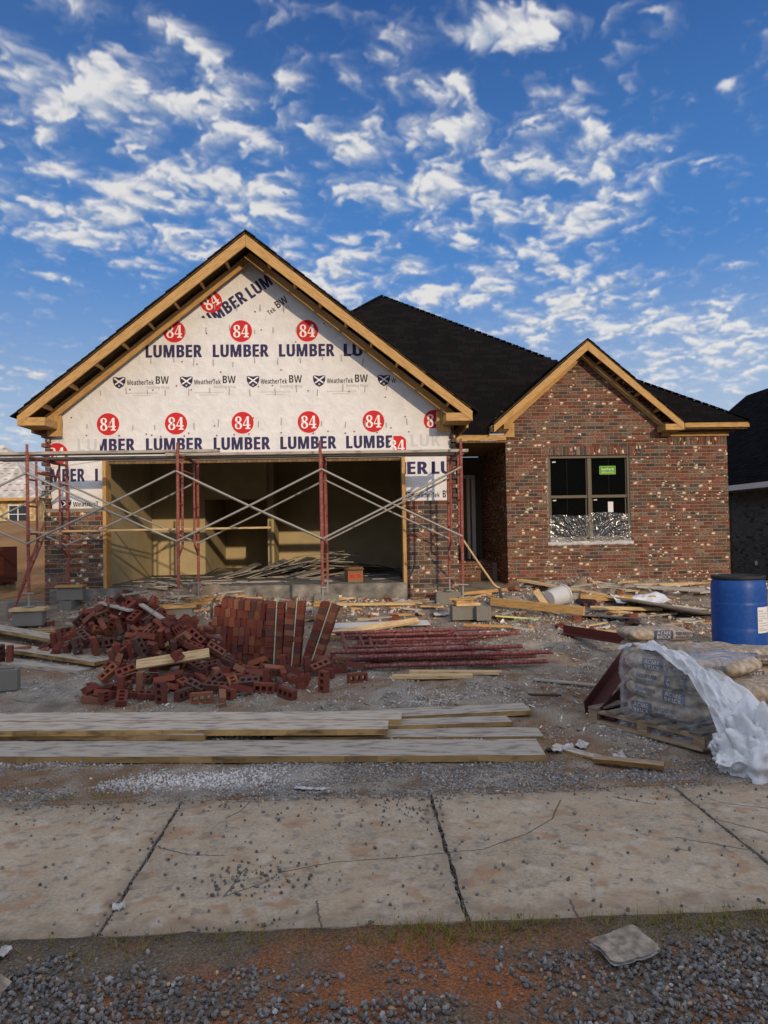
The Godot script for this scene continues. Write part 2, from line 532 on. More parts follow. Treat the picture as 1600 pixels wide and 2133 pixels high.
	film2.heightmap_enabled = true
	film2.heightmap_texture = crease
	film2.heightmap_scale = 0.5
	M["film_thick"] = film2
	var film3: StandardMaterial3D = film2.duplicate()
	film3.albedo_color = Color(0.86, 0.87, 0.88, 0.86)
	M["film_mid"] = film3
	var film4: StandardMaterial3D = film2.duplicate()
	film4.albedo_color = Color(0.75, 0.77, 0.80, 0.34)
	film4.roughness = 0.3
	M["film_clear"] = film4
	M["face_brick"] = face_brick_material()

# an atlas of 8 x 16 brick faces: red, brown and charcoal, some with cream chips or a mortar smear
func face_brick_material() -> StandardMaterial3D:
	var r := RandomNumberGenerator.new()
	r.seed = 99
	var f := FastNoiseLite.new()
	f.seed = 12
	f.frequency = 0.05
	f.fractal_octaves = 4
	var im := Image.create_empty(1024, 1024, false, Image.FORMAT_RGBA8)
	for cy in 16:
		for cx in 8:
			var base := Color(0.138, 0.050, 0.031)
			if cy >= 6: base = Color(0.104, 0.059, 0.041)
			if cy >= 11: base = Color(0.062, 0.050, 0.046)
			if cy < 2: base = Color(0.170, 0.060, 0.039)
			if cy == 10: base = Color(0.150, 0.105, 0.078)
			base = base * r.randf_range(0.75, 1.2)
			var chip := r.randf() < 0.25
			var px := r.randf_range(10, 118)
			var py := r.randf_range(6, 58)
			var pr := r.randf_range(16, 36)
			var chip2 := chip and r.randf() < 0.35
			var qx := r.randf_range(10, 118)
			var qr := r.randf_range(5, 12)
			var smear := r.randf() < 0.36
			for y in 64:
				for x in 128:
					var gx := float(cx * 128 + x)
					var gy := float(cy * 64 + y)
					var n := f.get_noise_2d(gx, gy)
					var c := base * (1.0 + n * 0.8)
					if smear:
						c = c.lerp(Color(0.33, 0.26, 0.19), clampf(f.get_noise_2d(gx * 0.4 + 900.0, gy * 1.2) * 2.0, 0.0, 0.7))
					if chip:
						var d := Vector2(x - px, (y - py) * 1.1).length() / pr + n * 1.1
						if d < 1.0: c = c.lerp(Color(0.70, 0.58, 0.41), smoothstep(1.0, 0.6, d) * 0.9)
					if chip2:
						var d := Vector2(x - qx, y - 64 + py).length() / qr + n * 1.1
						if d < 1.0: c = c.lerp(Color(0.74, 0.64, 0.50), smoothstep(1.0, 0.8, d))
					im.set_pixel(cx * 128 + x, cy * 64 + y, Color(clampf(c.r, 0, 1), clampf(c.g, 0, 1), clampf(c.b, 0, 1)).linear_to_srgb())
	var m := StandardMaterial3D.new()
	m.resource_name = "face_brick"
	m.albedo_texture = ImageTexture.create_from_image(im)
	m.roughness = 0.92
	m.metallic_specular = 0.3
	return m

# ------------------------------------------------------------------ the ground
func bump(x: float, z: float, cx: float, cz: float, rx: float, rz: float, h: float) -> float:
	var d := Vector2((x - cx) / rx, (z - cz) / rz).length()
	return h * (1.0 - smoothstep(0.0, 1.0, d)) if d < 1.0 else 0.0

func gy(x: float, z: float) -> float:
	var t := clampf((-z - 5.0) / 7.5, 0.0, 1.0)
	var y := (0.42 - 0.05 * clampf((x - 1.0) * 0.5, 0, 1) + 0.04 * clampf((-x - 1.0) * 0.5, 0, 1)) * t
	if z > -4.62 and z < -3.08: return -0.06
	var rough := nz.get_noise_2d(x * 0.9, z * 0.9) * 0.035 + nz.get_noise_2d(x * 5.0 + 30.0, z * 5.0) * 0.012
	if z >= -3.08: y = -0.010 + minf(rough, 0.0) * clampf((z + 3.08) * 3.0, 0.1, 0.8) + (0.020 + nz.get_noise_2d(x * 7.0, 3.0) * 0.016) * smoothstep(0.16, 0.0, z + 3.09)
	else:
		y += rough * clampf((-z - 4.6) * 0.8, 0.15, 1.0) - 0.006 + (0.016 + nz.get_noise_2d(x * 7.0, 9.0) * 0.016) * smoothstep(0.14, 0.0, -z - 4.61)
	if z < -5.0 and z > -16.0:
		y += bump(x, z, -2.6, -9.0, 1.2, 0.95, 0.27)
		y += bump(x, z, -2.9, -12.5, 2.3, 0.9, 0.31) * (0.9 + nz.get_noise_2d(x * 3.0, z * 3.0)) + bump(x, z, -0.6, -12.5, 1.2, 0.7, 0.12)
		y += bump(x, z, -1.9, -8.0, 1.0, 0.8, 0.20)
		y += bump(x, z, 3.7, -12.4, 1.9, 1.7, 0.24) * (0.8 + nz.get_noise_2d(x * 2.0, z * 2.0))
		y += bump(x, z, 5.2, -13.6, 3.4, 2.3, 0.20) * (0.8 + nz.get_noise_2d(x * 1.6, z * 1.6)) if z > -15.9 else 0.0
		y += bump(x, z, 2.6, -11.9, 0.8, 0.8, 0.16)
		y += bump(x, z, 2.5, -9.2, 1.0, 0.6, 0.11)
		y += bump(x, z, 0.2, -12.0, 1.6, 0.6, 0.06)
	if x < -6.0 and z < -15.0:
		y += 1.75 * smoothstep(-16.0, -34.0, z) * smoothstep(-6.0, -8.5, x) + nz.get_noise_2d(x * 0.3, z * 0.3) * 0.15
	if x > 8.8 and z < -12.0:
		y -= 0.35 * smoothstep(8.8, 10.5, x) * smoothstep(-12.0, -17.0, z)
	return y

func ground_color(x: float, z: float) -> Color:
	var n := nz.get_noise_2d(x * 0.8 + 50.0, z * 0.8)
	var n2 := nz.get_noise_2d(x * 3.0, z * 3.0 + 20.0)
	var n3 := nz.get_noise_2d(x * 11.0 + 7.0, z * 11.0)
	var dust := Color(0.62, 0.54, 0.43)
	var grit := Color(0.40, 0.365, 0.31)
	var clay := Color(0.47, 0.190, 0.080)
	var c := dust.lerp(grit, clampf(0.5 + n2 * 0.9 + n3 * 0.5, 0, 1))
	c = c.lerp(Color(0.40, 0.25, 0.14), clampf(n * 2.2 + n2 * 0.8, 0.0, 0.85))
	c = c.lerp(Color(0.17, 0.135, 0.10), clampf(-n * 1.6 + n2 * 1.2 - 0.25, 0.0, 0.7))
	c *= 1.0 + n3 * 0.35
	if z > -3.1:
		# red clay, dark topsoil by the slab's edge
		var k := clampf(1.02 + n2 * 1.3 - absf(x - 0.15) * 0.95, 0, 1)
		c = Color(0.27, 0.215, 0.155).lerp(clay, k)
		c = c.lerp(Color(0.17, 0.14, 0.10), smoothstep(-2.90, -3.08, z) * clampf(0.6 + n3 * 1.5 + n2, 0, 1))
		c *= 1.0 + n3 * 0.35
	elif z > -5.6:
		c = c.lerp(Color(0.34, 0.20, 0.10), clampf(n2 * 1.3 + bump(x, z, -1.7, -5.0, 1.2, 0.5, 1.0) * 0.8, 0, 0.8))
		c = c.lerp(Color(0.66, 0.64, 0.60), clampf(bump(x, z, -0.75, -5.0, 1.0, 0.3, 1.0) * (0.8 + n3 * 3.0), 0, 0.85))
	elif z > -9.0:
		c = c.lerp(Color(0.55, 0.53, 0.49), clampf(bump(x, z, 0.6, -6.9, 1.2, 0.6, 1.0) * (0.4 + n3 * 2.0) + bump(x, z, -2.9, -7.3, 1.2, 0.7, 0.5), 0, 0.6))
		c = c.lerp(Color(0.30, 0.175, 0.09), clampf(bump(x, z, 2.0, -6.8, 1.0, 1.0, 0.9) * (0.7 + n2), 0, 0.7))
	else:
		c = c.lerp(Color(0.40, 0.30, 0.20), 0.35)
		c = c.lerp(Color(0.44, 0.20, 0.085), clampf(bump(x, z, 0.5, -12.2, 1.6, 0.5, 1.0) * (0.6 + n2 * 1.2), 0, 0.8))
		c = c.lerp(Color(0.62, 0.58, 0.52), clampf(bump(x, z, 1.1, -11.0, 1.0, 0.8, 0.8) * (0.5 + n3 * 2.0), 0, 0.7))
	if x < -5.5 and z < -14.0:
		c = c.lerp(Color(0.50, 0.27, 0.10) * (1.0 + n3 * 0.6 + n2 * 0.7), 0.9)
	if z < -16.0 and x > 8.0:
		c = Color(0.06, 0.065, 0.03)
	return c

func build_ground() -> void:
	var xs: Array[float] = []
	var zs: Array[float] = []
	for q in [-260.0, -160.0, -100.0, -70.0, -50.0, -40.0, -32.0, -26.0, -22.0, -18.0, -15.0, -13.0, -11.5, -10.2, -9.2, -8.4, -7.8]: xs.append(q)
	var x := -7.3
	while x < 8.6:
		xs.append(x)
		x += 0.065
	for q in [8.8, 9.2, 9.8, 10.5, 11.4, 12.5, 14.0, 16.0, 19.0, 23.0, 28.0, 36.0, 50.0, 70.0, 100.0, 160.0, 260.0]: xs.append(q)
	for q in [-300.0, -200.0, -130.0, -90.0, -70.0, -55.0, -46.0, -40.0, -36.0, -33.0, -30.0, -27.0, -24.0, -21.5, -19.5, -18.0, -16.8, -15.8, -15.0, -14.4]: zs.append(q)
	var z := -14.0
	while z < -1.4:
		zs.append(z)
		z += 0.065
	for q in [-1.2, -0.8, -0.2, 0.6, 1.6, 3.0, 5.0, 8.0, 12.0, 18.0, 26.0, 36.0, 60.0, 100.0, 180.0, 300.0]: zs.append(q)
	# exact rows at both edges of the walk
	for q in [-4.62, -4.601, -3.099, -3.08]: zs.append(q)
	zs.sort()
	var p := PackedVector3Array()
	var uv := PackedVector2Array()
	var col := PackedColorArray()
	for zz in zs:
		for xx in xs:
			p.push_back(Vector3(xx, gy(xx, zz), zz))
			uv.push_back(Vector2(xx, zz))
			col.push_back(ground_color(xx, zz))
	var b := MB.new()
	b.grid(p, xs.size(), zs.size(), col, uv, true)
	struct(obj("ground", b.mesh(), M.ground))
	var rd := MB.new()
	rd.box(T(Vector3(0, -0.05, 6.0)), Vector3(300, 0.08, 7.0))
	mat("asphalt", L(0.055, 0.054, 0.052), 0.95, M.t_fine, Vector3(2, 2, 2), true, false, M.t_bump, 0.8)
	struct(obj("road", rd.mesh(), M.asphalt))

# the pavement: slabs with their own stains, smears and cracks
func crack(hm: PackedFloat32Array, S: int, pts: Array, w: float, depth: float) -> void:
	var r := RandomNumberGenerator.new()
	r.seed = 5 + pts.size()
	for k in pts.size() - 1:
		var a: Vector2 = pts[k] * S
		var b: Vector2 = pts[k + 1] * S
		var nn := int(a.distance_to(b)) + 1
		var off := 0.0
		for i in nn:
			off = off * 0.93 + r.randf_range(-1.0, 1.0) * 1.1
			var q := a.lerp(b, float(i) / nn) + Vector2(off, -off) * (0.9)
			var rr := w * r.randf_range(0.5, 1.4)
			for y in range(int(q.y - rr - 1), int(q.y + rr + 2)):
				for xx in range(int(q.x - rr - 1), int(q.x + rr + 2)):
					if xx < 0 or y < 0 or xx >= S or y >= S: continue
					var d := Vector2(xx, y).distance_to(q)
					hm[y * S + xx] = maxf(hm[y * S + xx], clampf(1.0 - (d - rr) , 0.0, 1.0) * depth)

func build_walk() -> void:
	var S := 768
	var root := Node3D.new()
	root.name = "pavement"
	add_child(root)
	struct(root)
	var f := FastNoiseLite.new()
	f.seed = 61
	f.frequency = 1.0
	f.fractal_octaves = 5
	var edges := [-12.8, -11.33, -9.86, -8.4, -6.92, -5.45, -3.97, -2.51, -1.035, 0.445, 1.93, 3.4, 4.88, 6.35, 7.82, 9.3, 10.8]
	var cracks := {7: [], 8: [[Vector2(0.45, 0.66), Vector2(0.62, 0.60), Vector2(0.85, 0.58), Vector2(1.0, 0.56)], [Vector2(0.0, 0.42), Vector2(0.12, 0.5), Vector2(0.25, 0.52)], [Vector2(0.28, 0.0), Vector2(0.25, 0.12), Vector2(0.2, 0.2)], [Vector2(0.6, 1.0), Vector2(0.58, 0.85)], [Vector2(0.34, 0.62), Vector2(0.3, 0.8), Vector2(0.42, 0.72)]],
		9: [[Vector2(0.0, 0.56), Vector2(0.12, 0.54), Vector2(0.3, 0.42), Vector2(0.42, 0.3), Vector2(0.5, 0.12)], [Vector2(0.3, 1.0), Vector2(0.31, 0.9)], [Vector2(0.8, 0.5), Vector2(1.0, 0.62)], [Vector2(0.72, 0.1), Vector2(0.85, 0.2)]], 10: [[Vector2(0.0, 0.35), Vector2(0.3, 0.7), Vector2(0.35, 1.0)], [Vector2(0.1, 0.2), Vector2(0.5, 0.4)]]}
	var off_mesh := {}
	for k in edges.size() - 1:
		var x0: float = edges[k] + 0.009
		var x1: float = edges[k + 1] - 0.009
		var m: StandardMaterial3D
		if k >= 7 and k <= 10:
			var hm := PackedFloat32Array()
			hm.resize(S * S)
			for q in cracks[k]: crack(hm, S, q, 1.25, 1.0)
			var data := PackedByteArray()
			data.resize(S * S * 3)
			var w0 := x1 - x0
			var hd := PackedByteArray()
			hd.resize(S * S)
			for y in S:
				for x in S:
					var wx := lerpf(x0, x1, float(x) / S)
					var wz := lerpf(-4.6, -3.1, float(y) / S)
					var n := f.get_noise_2d(wx * 1.1, wz * 1.1)
					var n2 := f.get_noise_2d(wx * 6.0, wz * 6.0)
					var n3 := f.get_noise_2d(wx * 40.0, wz * 40.0)
					var n4 := f.get_noise_2d(wx * 2.4 + 33.0, wz * 2.9)
					var c := Color(0.365, 0.303, 0.220) * (1.0 + n * 0.24 + n2 * 0.18 + n3 * 0.30 + f.get_noise_2d(wx * 8.0, wz * 160.0) * 0.16)
					c = c.lerp(Color(0.36, 0.262, 0.16), clampf(0.05 + n4 * 0.8 + n2 * 0.4, 0.0, 0.5))
					c = c.lerp(Color(0.30, 0.165, 0.085), clampf((f.get_noise_2d(wx * 3.2 + 90.0, wz * 4.0) - 0.26) * 2.6 + n2 * 0.6, 0.0, 0.62))
					c = c.lerp(Color(0.17, 0.15, 0.13), clampf((f.get_noise_2d(wx * 9.0, wz * 9.0 + 70.0) - 0.22) * 2.2 + n3 * 0.4, 0.0, 0.65))
					c = c.lerp(Color(0.50, 0.46, 0.40), clampf((f.get_noise_2d(wx * 4.0 + 10.0, wz * 4.0 + 5.0) - 0.30) * 1.5, 0.0, 0.4))
					var rim := minf(float(y), float(S - 1 - y)) / S * 1.5
					var jn := minf(float(x), float(S - 1 - x)) / S * w0
					c = c.lerp(Color(0.20, 0.155, 0.11), clampf((0.16 - rim) * 4.0 + n2 * 0.7 + n * 0.5, 0.0, 0.6))
					c = c.lerp(Color(0.19, 0.155, 0.12), clampf((0.07 - jn) * 6.0 + n2 * 0.5, 0.0, 0.5))
					var h: float = hm[y * S + x]
					c = c.lerp(Color(0.09, 0.08, 0.07), h * 0.9)
					c = c.linear_to_srgb()
					var i := (y * S + x) * 3
					data[i] = clampi(int(c.r * 255.0), 0, 255)
					data[i + 1] = clampi(int(c.g * 255.0), 0, 255)
					data[i + 2] = clampi(int(c.b * 255.0), 0, 255)
					hd[y * S + x] = clampi(int((0.62 + n2 * 0.12 + n3 * 0.16 - h * 0.5) * 255.0), 0, 255)
			m = StandardMaterial3D.new()
			m.albedo_texture = ImageTexture.create_from_image(Image.create_from_data(S, S, false, Image.FORMAT_RGB8, data))
			m.heightmap_enabled = true
			m.heightmap_texture = ImageTexture.create_from_image(Image.create_from_data(S, S, false, Image.FORMAT_L8, hd))
			m.heightmap_scale = 0.7
			m.roughness = 0.92
			m.metallic_specular = 0.3
			off_mesh[k] = m
		else:
			m = off_mesh[8] if k > 9 and off_mesh.has(8) else M.concrete
		var w := x1 - x0
		var r := RandomNumberGenerator.new()
		r.seed = 40 + k
		# an uneven top edge: a low grid with broken arrises
		var nu := 49
		var nv := 49
		var p := PackedVector3Array()
		var uv := PackedVector2Array()
		for j in nv:
			for i in nu:
				var u := float(i) / (nu - 1)
				var vv := float(j) / (nv - 1)
				var jx := 0.0
				var jz := 0.0
				if i == 0 or i == nu - 1: jx = f.get_noise_2d(k * 7.0 + i, vv * 9.0) * 0.012
				if j == 0 or j == nv - 1: jz = f.get_noise_2d(u * 9.0 + k * 5.0, j * 3.0) * 0.014
				p.push_back(Vector3((u - 0.5) * w + jx, f.get_noise_2d(u * 2.0 + k, vv * 2.0) * 0.004, (vv - 0.5) * 1.5 + jz))
				uv.push_back(Vector2(u, vv))
		var b := MB.new()
		b.grid(p, nu, nv, Color.WHITE, uv, true)
		# the sides
		for e in 4:
			for i in nu - 1:
				var a: Vector3
				var d: Vector3
				if e == 0: a = p[i]; d = p[i + 1]
				elif e == 1: a = p[(nv - 1) * nu + i]; d = p[(nv - 1) * nu + i + 1]
				elif e == 2: a = p[i * nu]; d = p[(i + 1) * nu]
				else: a = p[i * nu + nu - 1]; d = p[(i + 1) * nu + nu - 1]
				var dn := Vector3(0, -0.11, 0)
				b.quad(a, d, d + dn, a + dn, Vector3.ZERO, Color.WHITE, Vector2(0.1, 0.1), Vector2(0.12, 0.1), Vector2(0.12, 0.12), Vector2(0.1, 0.12))
		obj("concrete_slab", b.mesh(), m, root, T(Vector3((x0 + x1) * 0.5, 0, -3.85)))

# ------------------------------------------------------------------ the house
var house: Node3D
var brick_meshes: Array[ArrayMesh] = []
var far_bricks: MB
const COURSE := 0.0762

func hp(called: String, b: MB, m: Material, parent: Node = null) -> MeshInstance3D:
	if parent == null:
		return obj(called, b.mesh(), m, house, Transform3D(Basis(), -house.position))
	return obj(called, b.mesh(), m, parent)

func hbox(called: String, lo: Vector3, hi: Vector3, m: Material, parent: Node = null, bev := 0.0) -> MeshInstance3D:
	var b := MB.new()
	b.box(T((lo + hi) * 0.5), hi - lo, Color.WHITE, Vector2(lo.x * 0.7 + lo.y, lo.z), bev)
	return hp(called, b, m, parent)

func brick_into(b: MB, xf: Transform3D, s: Vector3, cell: int) -> void:
	var h := (s - Vector3(0.004, 0.004, 0)) * 0.5
	var o := Vector2((cell % 8) / 8.0, (cell / 8 % 16) / 16.0)
	var sz := Vector2(0.125, 0.0625)
	var f := func(x, y): return o + Vector2(0.03 + 0.94 * x, 0.05 + 0.9 * y) * sz
	var e := 0.0025
	var fr: Array[Vector3] = []
	for k in [[-1, -1], [1, -1], [1, 1], [-1, 1]]:
		fr.append(xf * Vector3((h.x - e) * k[0], (h.y - e) * k[1], h.z))
	var md: Array[Vector3] = []
	for k in [[-1, -1], [1, -1], [1, 1], [-1, 1]]:
		md.append(xf * Vector3(h.x * k[0], h.y * k[1], h.z - e * 1.5))
	var bk: Array[Vector3] = []
	for k in [[-1, -1], [1, -1], [1, 1], [-1, 1]]:
		bk.append(xf * Vector3(h.x * k[0], h.y * k[1], -h.z))
	var mid := xf.origin
	b.quad(fr[0], fr[1], fr[2], fr[3], mid, Color.WHITE, f.call(0, 1), f.call(1, 1), f.call(1, 0), f.call(0, 0))
	for k in 4:
		var q := (k + 1) % 4
		var u0: Vector2 = f.call([0, 1, 1, 0][k], [1, 1, 0, 0][k])
		var u1: Vector2 = f.call([0, 1, 1, 0][q], [1, 1, 0, 0][q])
		var c: Vector2 = (o + sz * 0.5 - (u0 + u1) * 0.5) * 0.4
		b.quad(fr[k], fr[q], md[q], md[k], mid, Color.WHITE, u0, u1, u1, u0)
		b.quad(md[k], md[q], bk[q], bk[k], mid, Color.WHITE, u0, u1, u1 + c, u0 + c)

# reds, browns and charcoals come in drifts across a wall, as the cubes were laid
func pick_cell(p: Vector3, r: RandomNumberGenerator) -> int:
	var n := nz.get_noise_3d(p.x * 0.55, p.y * 1.3, p.z * 0.55) + 0.35 * smoothstep(1.3, 0.5, p.y) + 0.3 * smoothstep(3.6, 4.2, p.y)
	var k := r.randf() + n * 0.9
	var row: int
	if k > 0.95: row = r.randi() % 2
	elif k > 0.45: row = 2 + r.randi() % 4
	elif k > 0.08: row = 6 + r.randi() % 5
	else: row = 11 + r.randi() % 5
	if r.randf() < 0.16: row = r.randi() % 16
	return row * 8 + r.randi() % 8

# one running-bond wall; «keep» gives the stretches of a course that hold brick
func brick_wall(org: Vector3, rt: Vector3, nrm: Vector3, w: float, y0: float, y1: float, keep: Callable, part: Node, near_max: int, sd: int) -> int:
	var r := RandomNumberGenerator.new()
	r.seed = sd
	var made := 0
	var bs := Basis(rt, Vector3.UP, nrm)
	var k := 0
	var y := y0
	while y + 0.066 < y1 + 0.02:
		var x := -0.1 if k % 2 else 0.0
		while x < w - 0.02:
			var a := maxf(x, 0.0)
			var d := minf(x + 0.19, w)
			for q in keep.call(a, d, y, y + 0.066):
				if q[1] - q[0] < 0.025: continue
				var sx: float = q[1] - q[0]
				var p: Vector3 = org + rt * ((q[0] + q[1]) * 0.5) + Vector3(0, y - org.y + 0.033, 0) - nrm * (0.045 + r.randf_range(-0.0025, 0.003))
				var xf := Transform3D(bs, p).rotated_local(Vector3.BACK, r.randf_range(-0.004, 0.004))
				if made < near_max:
					var o := obj("brick", brick_meshes[r.randi() % brick_meshes.size()], M.face_brick, part)
					o.transform = xf.scaled_local(Vector3(sx / 0.19, 1, 1))
					made += 1
				else:
					brick_into(far_bricks, xf, Vector3(sx, 0.066, 0.09), pick_cell(p, r))
			x += 0.2
		y += COURSE
		k += 1
	return made

func soldiers(x0: float, x1: float, y: float, z: float, sd: int) -> void:
	var r := RandomNumberGenerator.new()
	r.seed = sd
	var x := x0
	while x < x1 - 0.05:
		brick_into(far_bricks, T(Vector3(x + 0.033, y + 0.095, z - 0.042), 0, 0, PI / 2), Vector3(0.19, 0.064, 0.09), r.randi() % 128)
		x += 0.0755

var fonts := {}
var word_cache := {}

func text_mesh(txt: String, face: String) -> TextMesh:
	if not word_cache.has(txt + face):
		if not fonts.has(face):
			var sf := SystemFont.new()
			sf.font_names = PackedStringArray([face])
			sf.font_weight = 400 if face == "Droid Sans Mono" else 700
			fonts[face] = sf
		var t := TextMesh.new()
		t.text = txt
		t.font = fonts[face]
		t.font_size = 48
		t.pixel_size = 0.01
		t.depth = 0.002
		t.curve_step = 2.0
		word_cache[txt + face] = t
	return word_cache[txt + face]

# the same letters drawn heavier: three copies a few millimetres apart
func bold_mesh(txt: String) -> ArrayMesh:
	if not bold_cache.has(txt):
		var t := text_mesh(txt, "Droid Sans")
		var am := ArrayMesh.new()
		var src := t.get_mesh_arrays()
		var v0: PackedVector3Array = src[Mesh.ARRAY_VERTEX]
		var all := []
		all.resize(Mesh.ARRAY_MAX)
		var v := PackedVector3Array()
		var n := PackedVector3Array()
		var ix := PackedInt32Array()
		for k in 3:
			var o: Vector3 = [Vector3(0, 0, 0), Vector3(0.013, 0.004, 0.0012), Vector3(-0.013, -0.004, 0.0024)][k]
			for q in v0: v.push_back(q + o)
			n.append_array(src[Mesh.ARRAY_NORMAL])
			if src[Mesh.ARRAY_INDEX] != null:
				for i in src[Mesh.ARRAY_INDEX]: ix.push_back(i + k * v0.size())
			else:
				for i in v0.size(): ix.push_back(i + k * v0.size())
		all[Mesh.ARRAY_VERTEX] = v
		all[Mesh.ARRAY_NORMAL] = n
		all[Mesh.ARRAY_INDEX] = ix
		am.add_surface_from_arrays(Mesh.PRIMITIVE_TRIANGLES, all)
		bold_cache[txt] = am
	return bold_cache[txt]

var bold_cache := {}

# lettering fitted to a width and height, on the plane of «xf» (x along the line, z out of it)
func word(txt: String, xf: Transform3D, w: float, h: float, m: Material, parent: Node, called := "printed_word", face := "Droid Sans") -> MeshInstance3D:
	var t := text_mesh(txt, face)
	var a := t.get_aabb()
	var s := Vector3(w / maxf(a.size.x, 0.001), h / maxf(a.size.y, 0.001), 0.7)
	var inner := Transform3D(Basis.from_scale(s), Vector3(-a.position.x * s.x, -a.position.y * s.y, 0.0))
	return obj(called, bold_mesh(txt) if face == "Droid Sans" and h > 0.15 and m == M.ink_navy else t, m, parent, xf * inner)

func disc_poly(c: Vector2, r: float, n := 36) -> PackedVector2Array:
	var p := PackedVector2Array()
	for i in n: p.push_back(c + Vector2(cos(TAU * i / n), sin(TAU * i / n)) * r)
	return p

func plate(called: String, poly: PackedVector2Array, z: float, m: Material, parent: Node, d := 0.0015) -> MeshInstance3D:
	var b := MB.new()
	b.prism(poly, d, T(Vector3(0, 0, z)))
	return obj(called, b.mesh(), m, parent)

func rect_poly(x0: float, y0: float, x1: float, y1: float) -> PackedVector2Array:
	return PackedVector2Array([Vector2(x0, y0), Vector2(x1, y0), Vector2(x1, y1), Vector2(x0, y1)])

func roundel(c: Vector2, z: float, parent: Node, ang := 0.0, clip := PackedVector2Array()) -> void:
	var ring := disc_poly(c, 0.196)
	var face := disc_poly(c, 0.182)
	if clip.size():
		var q := Geometry2D.intersect_polygons(face, clip)
		if q.size(): plate("round_logo", q[0], z + 0.0012, M.ink_red, parent)
	else:
		var g := plate("round_logo", ring, z, M.ink_pale_ring, parent, 0.001)
		plate("round_logo", face, z + 0.0012, M.ink_red, parent)
	var bs := Basis(Vector3.BACK, ang)
	word("84", Transform3D(bs, Vector3(c.x, c.y, z + 0.0035) + bs * Vector3(-0.127, -0.105, 0)), 0.254, 0.21, M.ink_white, parent, "printed_number", "Droid Serif")

func shield(c: Vector2, z: float, s: float, parent: Node) -> void:
	var base := PackedVector2Array([Vector2(-1, 0.75), Vector2(-0.6, 0.85), Vector2(0, 0.72), Vector2(0.6, 0.85), Vector2(1, 0.75), Vector2(0.95, 0.0), Vector2(0.6, -0.65), Vector2(0, -1.0), Vector2(-0.6, -0.65), Vector2(-0.95, 0.0)])
	var out := PackedVector2Array()
	var inn := PackedVector2Array()
	for q in base:
		out.push_back(c + q * s)
		inn.push_back(c + q * s * 0.86)
	plate("shield_logo", out, z, M.ink_black, parent, 0.001)
	plate("shield_logo", inn, z + 0.0012, M.ink_navy, parent, 0.0006)
	for sg in [-1.0, 1.0]:
		var d := Vector2(sg, 0.72).normalized()
		var o := Vector2(-d.y, d.x) * s * 0.10
		var bar := PackedVector2Array([c - d * s * 1.1 - o + Vector2(0, s * 0.1), c + d * s * 1.1 - o + Vector2(0, s * 0.1), c + d * s * 1.1 + o + Vector2(0, s * 0.1), c - d * s * 1.1 + o + Vector2(0, s * 0.1)])
		plate("shield_logo", Geometry2D.intersect_polygons(bar, inn)[0], z + (0.0022 if sg > 0 else 0.0026), M.ink_white, parent, 0.0005)
	plate("shield_logo", rect_poly(c.x - s * 0.14, c.y - s * 0.72, c.x + s * 0.14, c.y - s * 0.42), z + 0.0022, M.ink_grey, parent, 0.0005)

func print_set(x: float, z: float, w: Node, only_shield := false) -> void:
	shield(Vector2(x + 0.095, 4.09), z, 0.105, w)
	if only_shield:
		word("W", T(Vector3(x + 0.22, 4.045, z)), 0.075, 0.075, M.ink_black, w)
		return
	word("WeatherTek", T(Vector3(x + 0.22, 4.045, z)), 0.44, 0.085, M.ink_black, w)
	word("BW", T(Vector3(x + 0.69, 4.06, z)), 0.215, 0.125, M.ink_black, w)
	word("Building Wrap", T(Vector3(x + 0.545, 3.965, z)), 0.365, 0.062, M.ink_grey, w)
	word("WeatherTek Building Products, LLC", T(Vector3(x + 0.22, 3.893, z)), 0.49, 0.028, M.ink_grey, w)
	word("www.weathertekbuildingwrap.com", T(Vector3(x + 0.31, 3.855, z)), 0.3, 0.022, M.ink_grey, w)

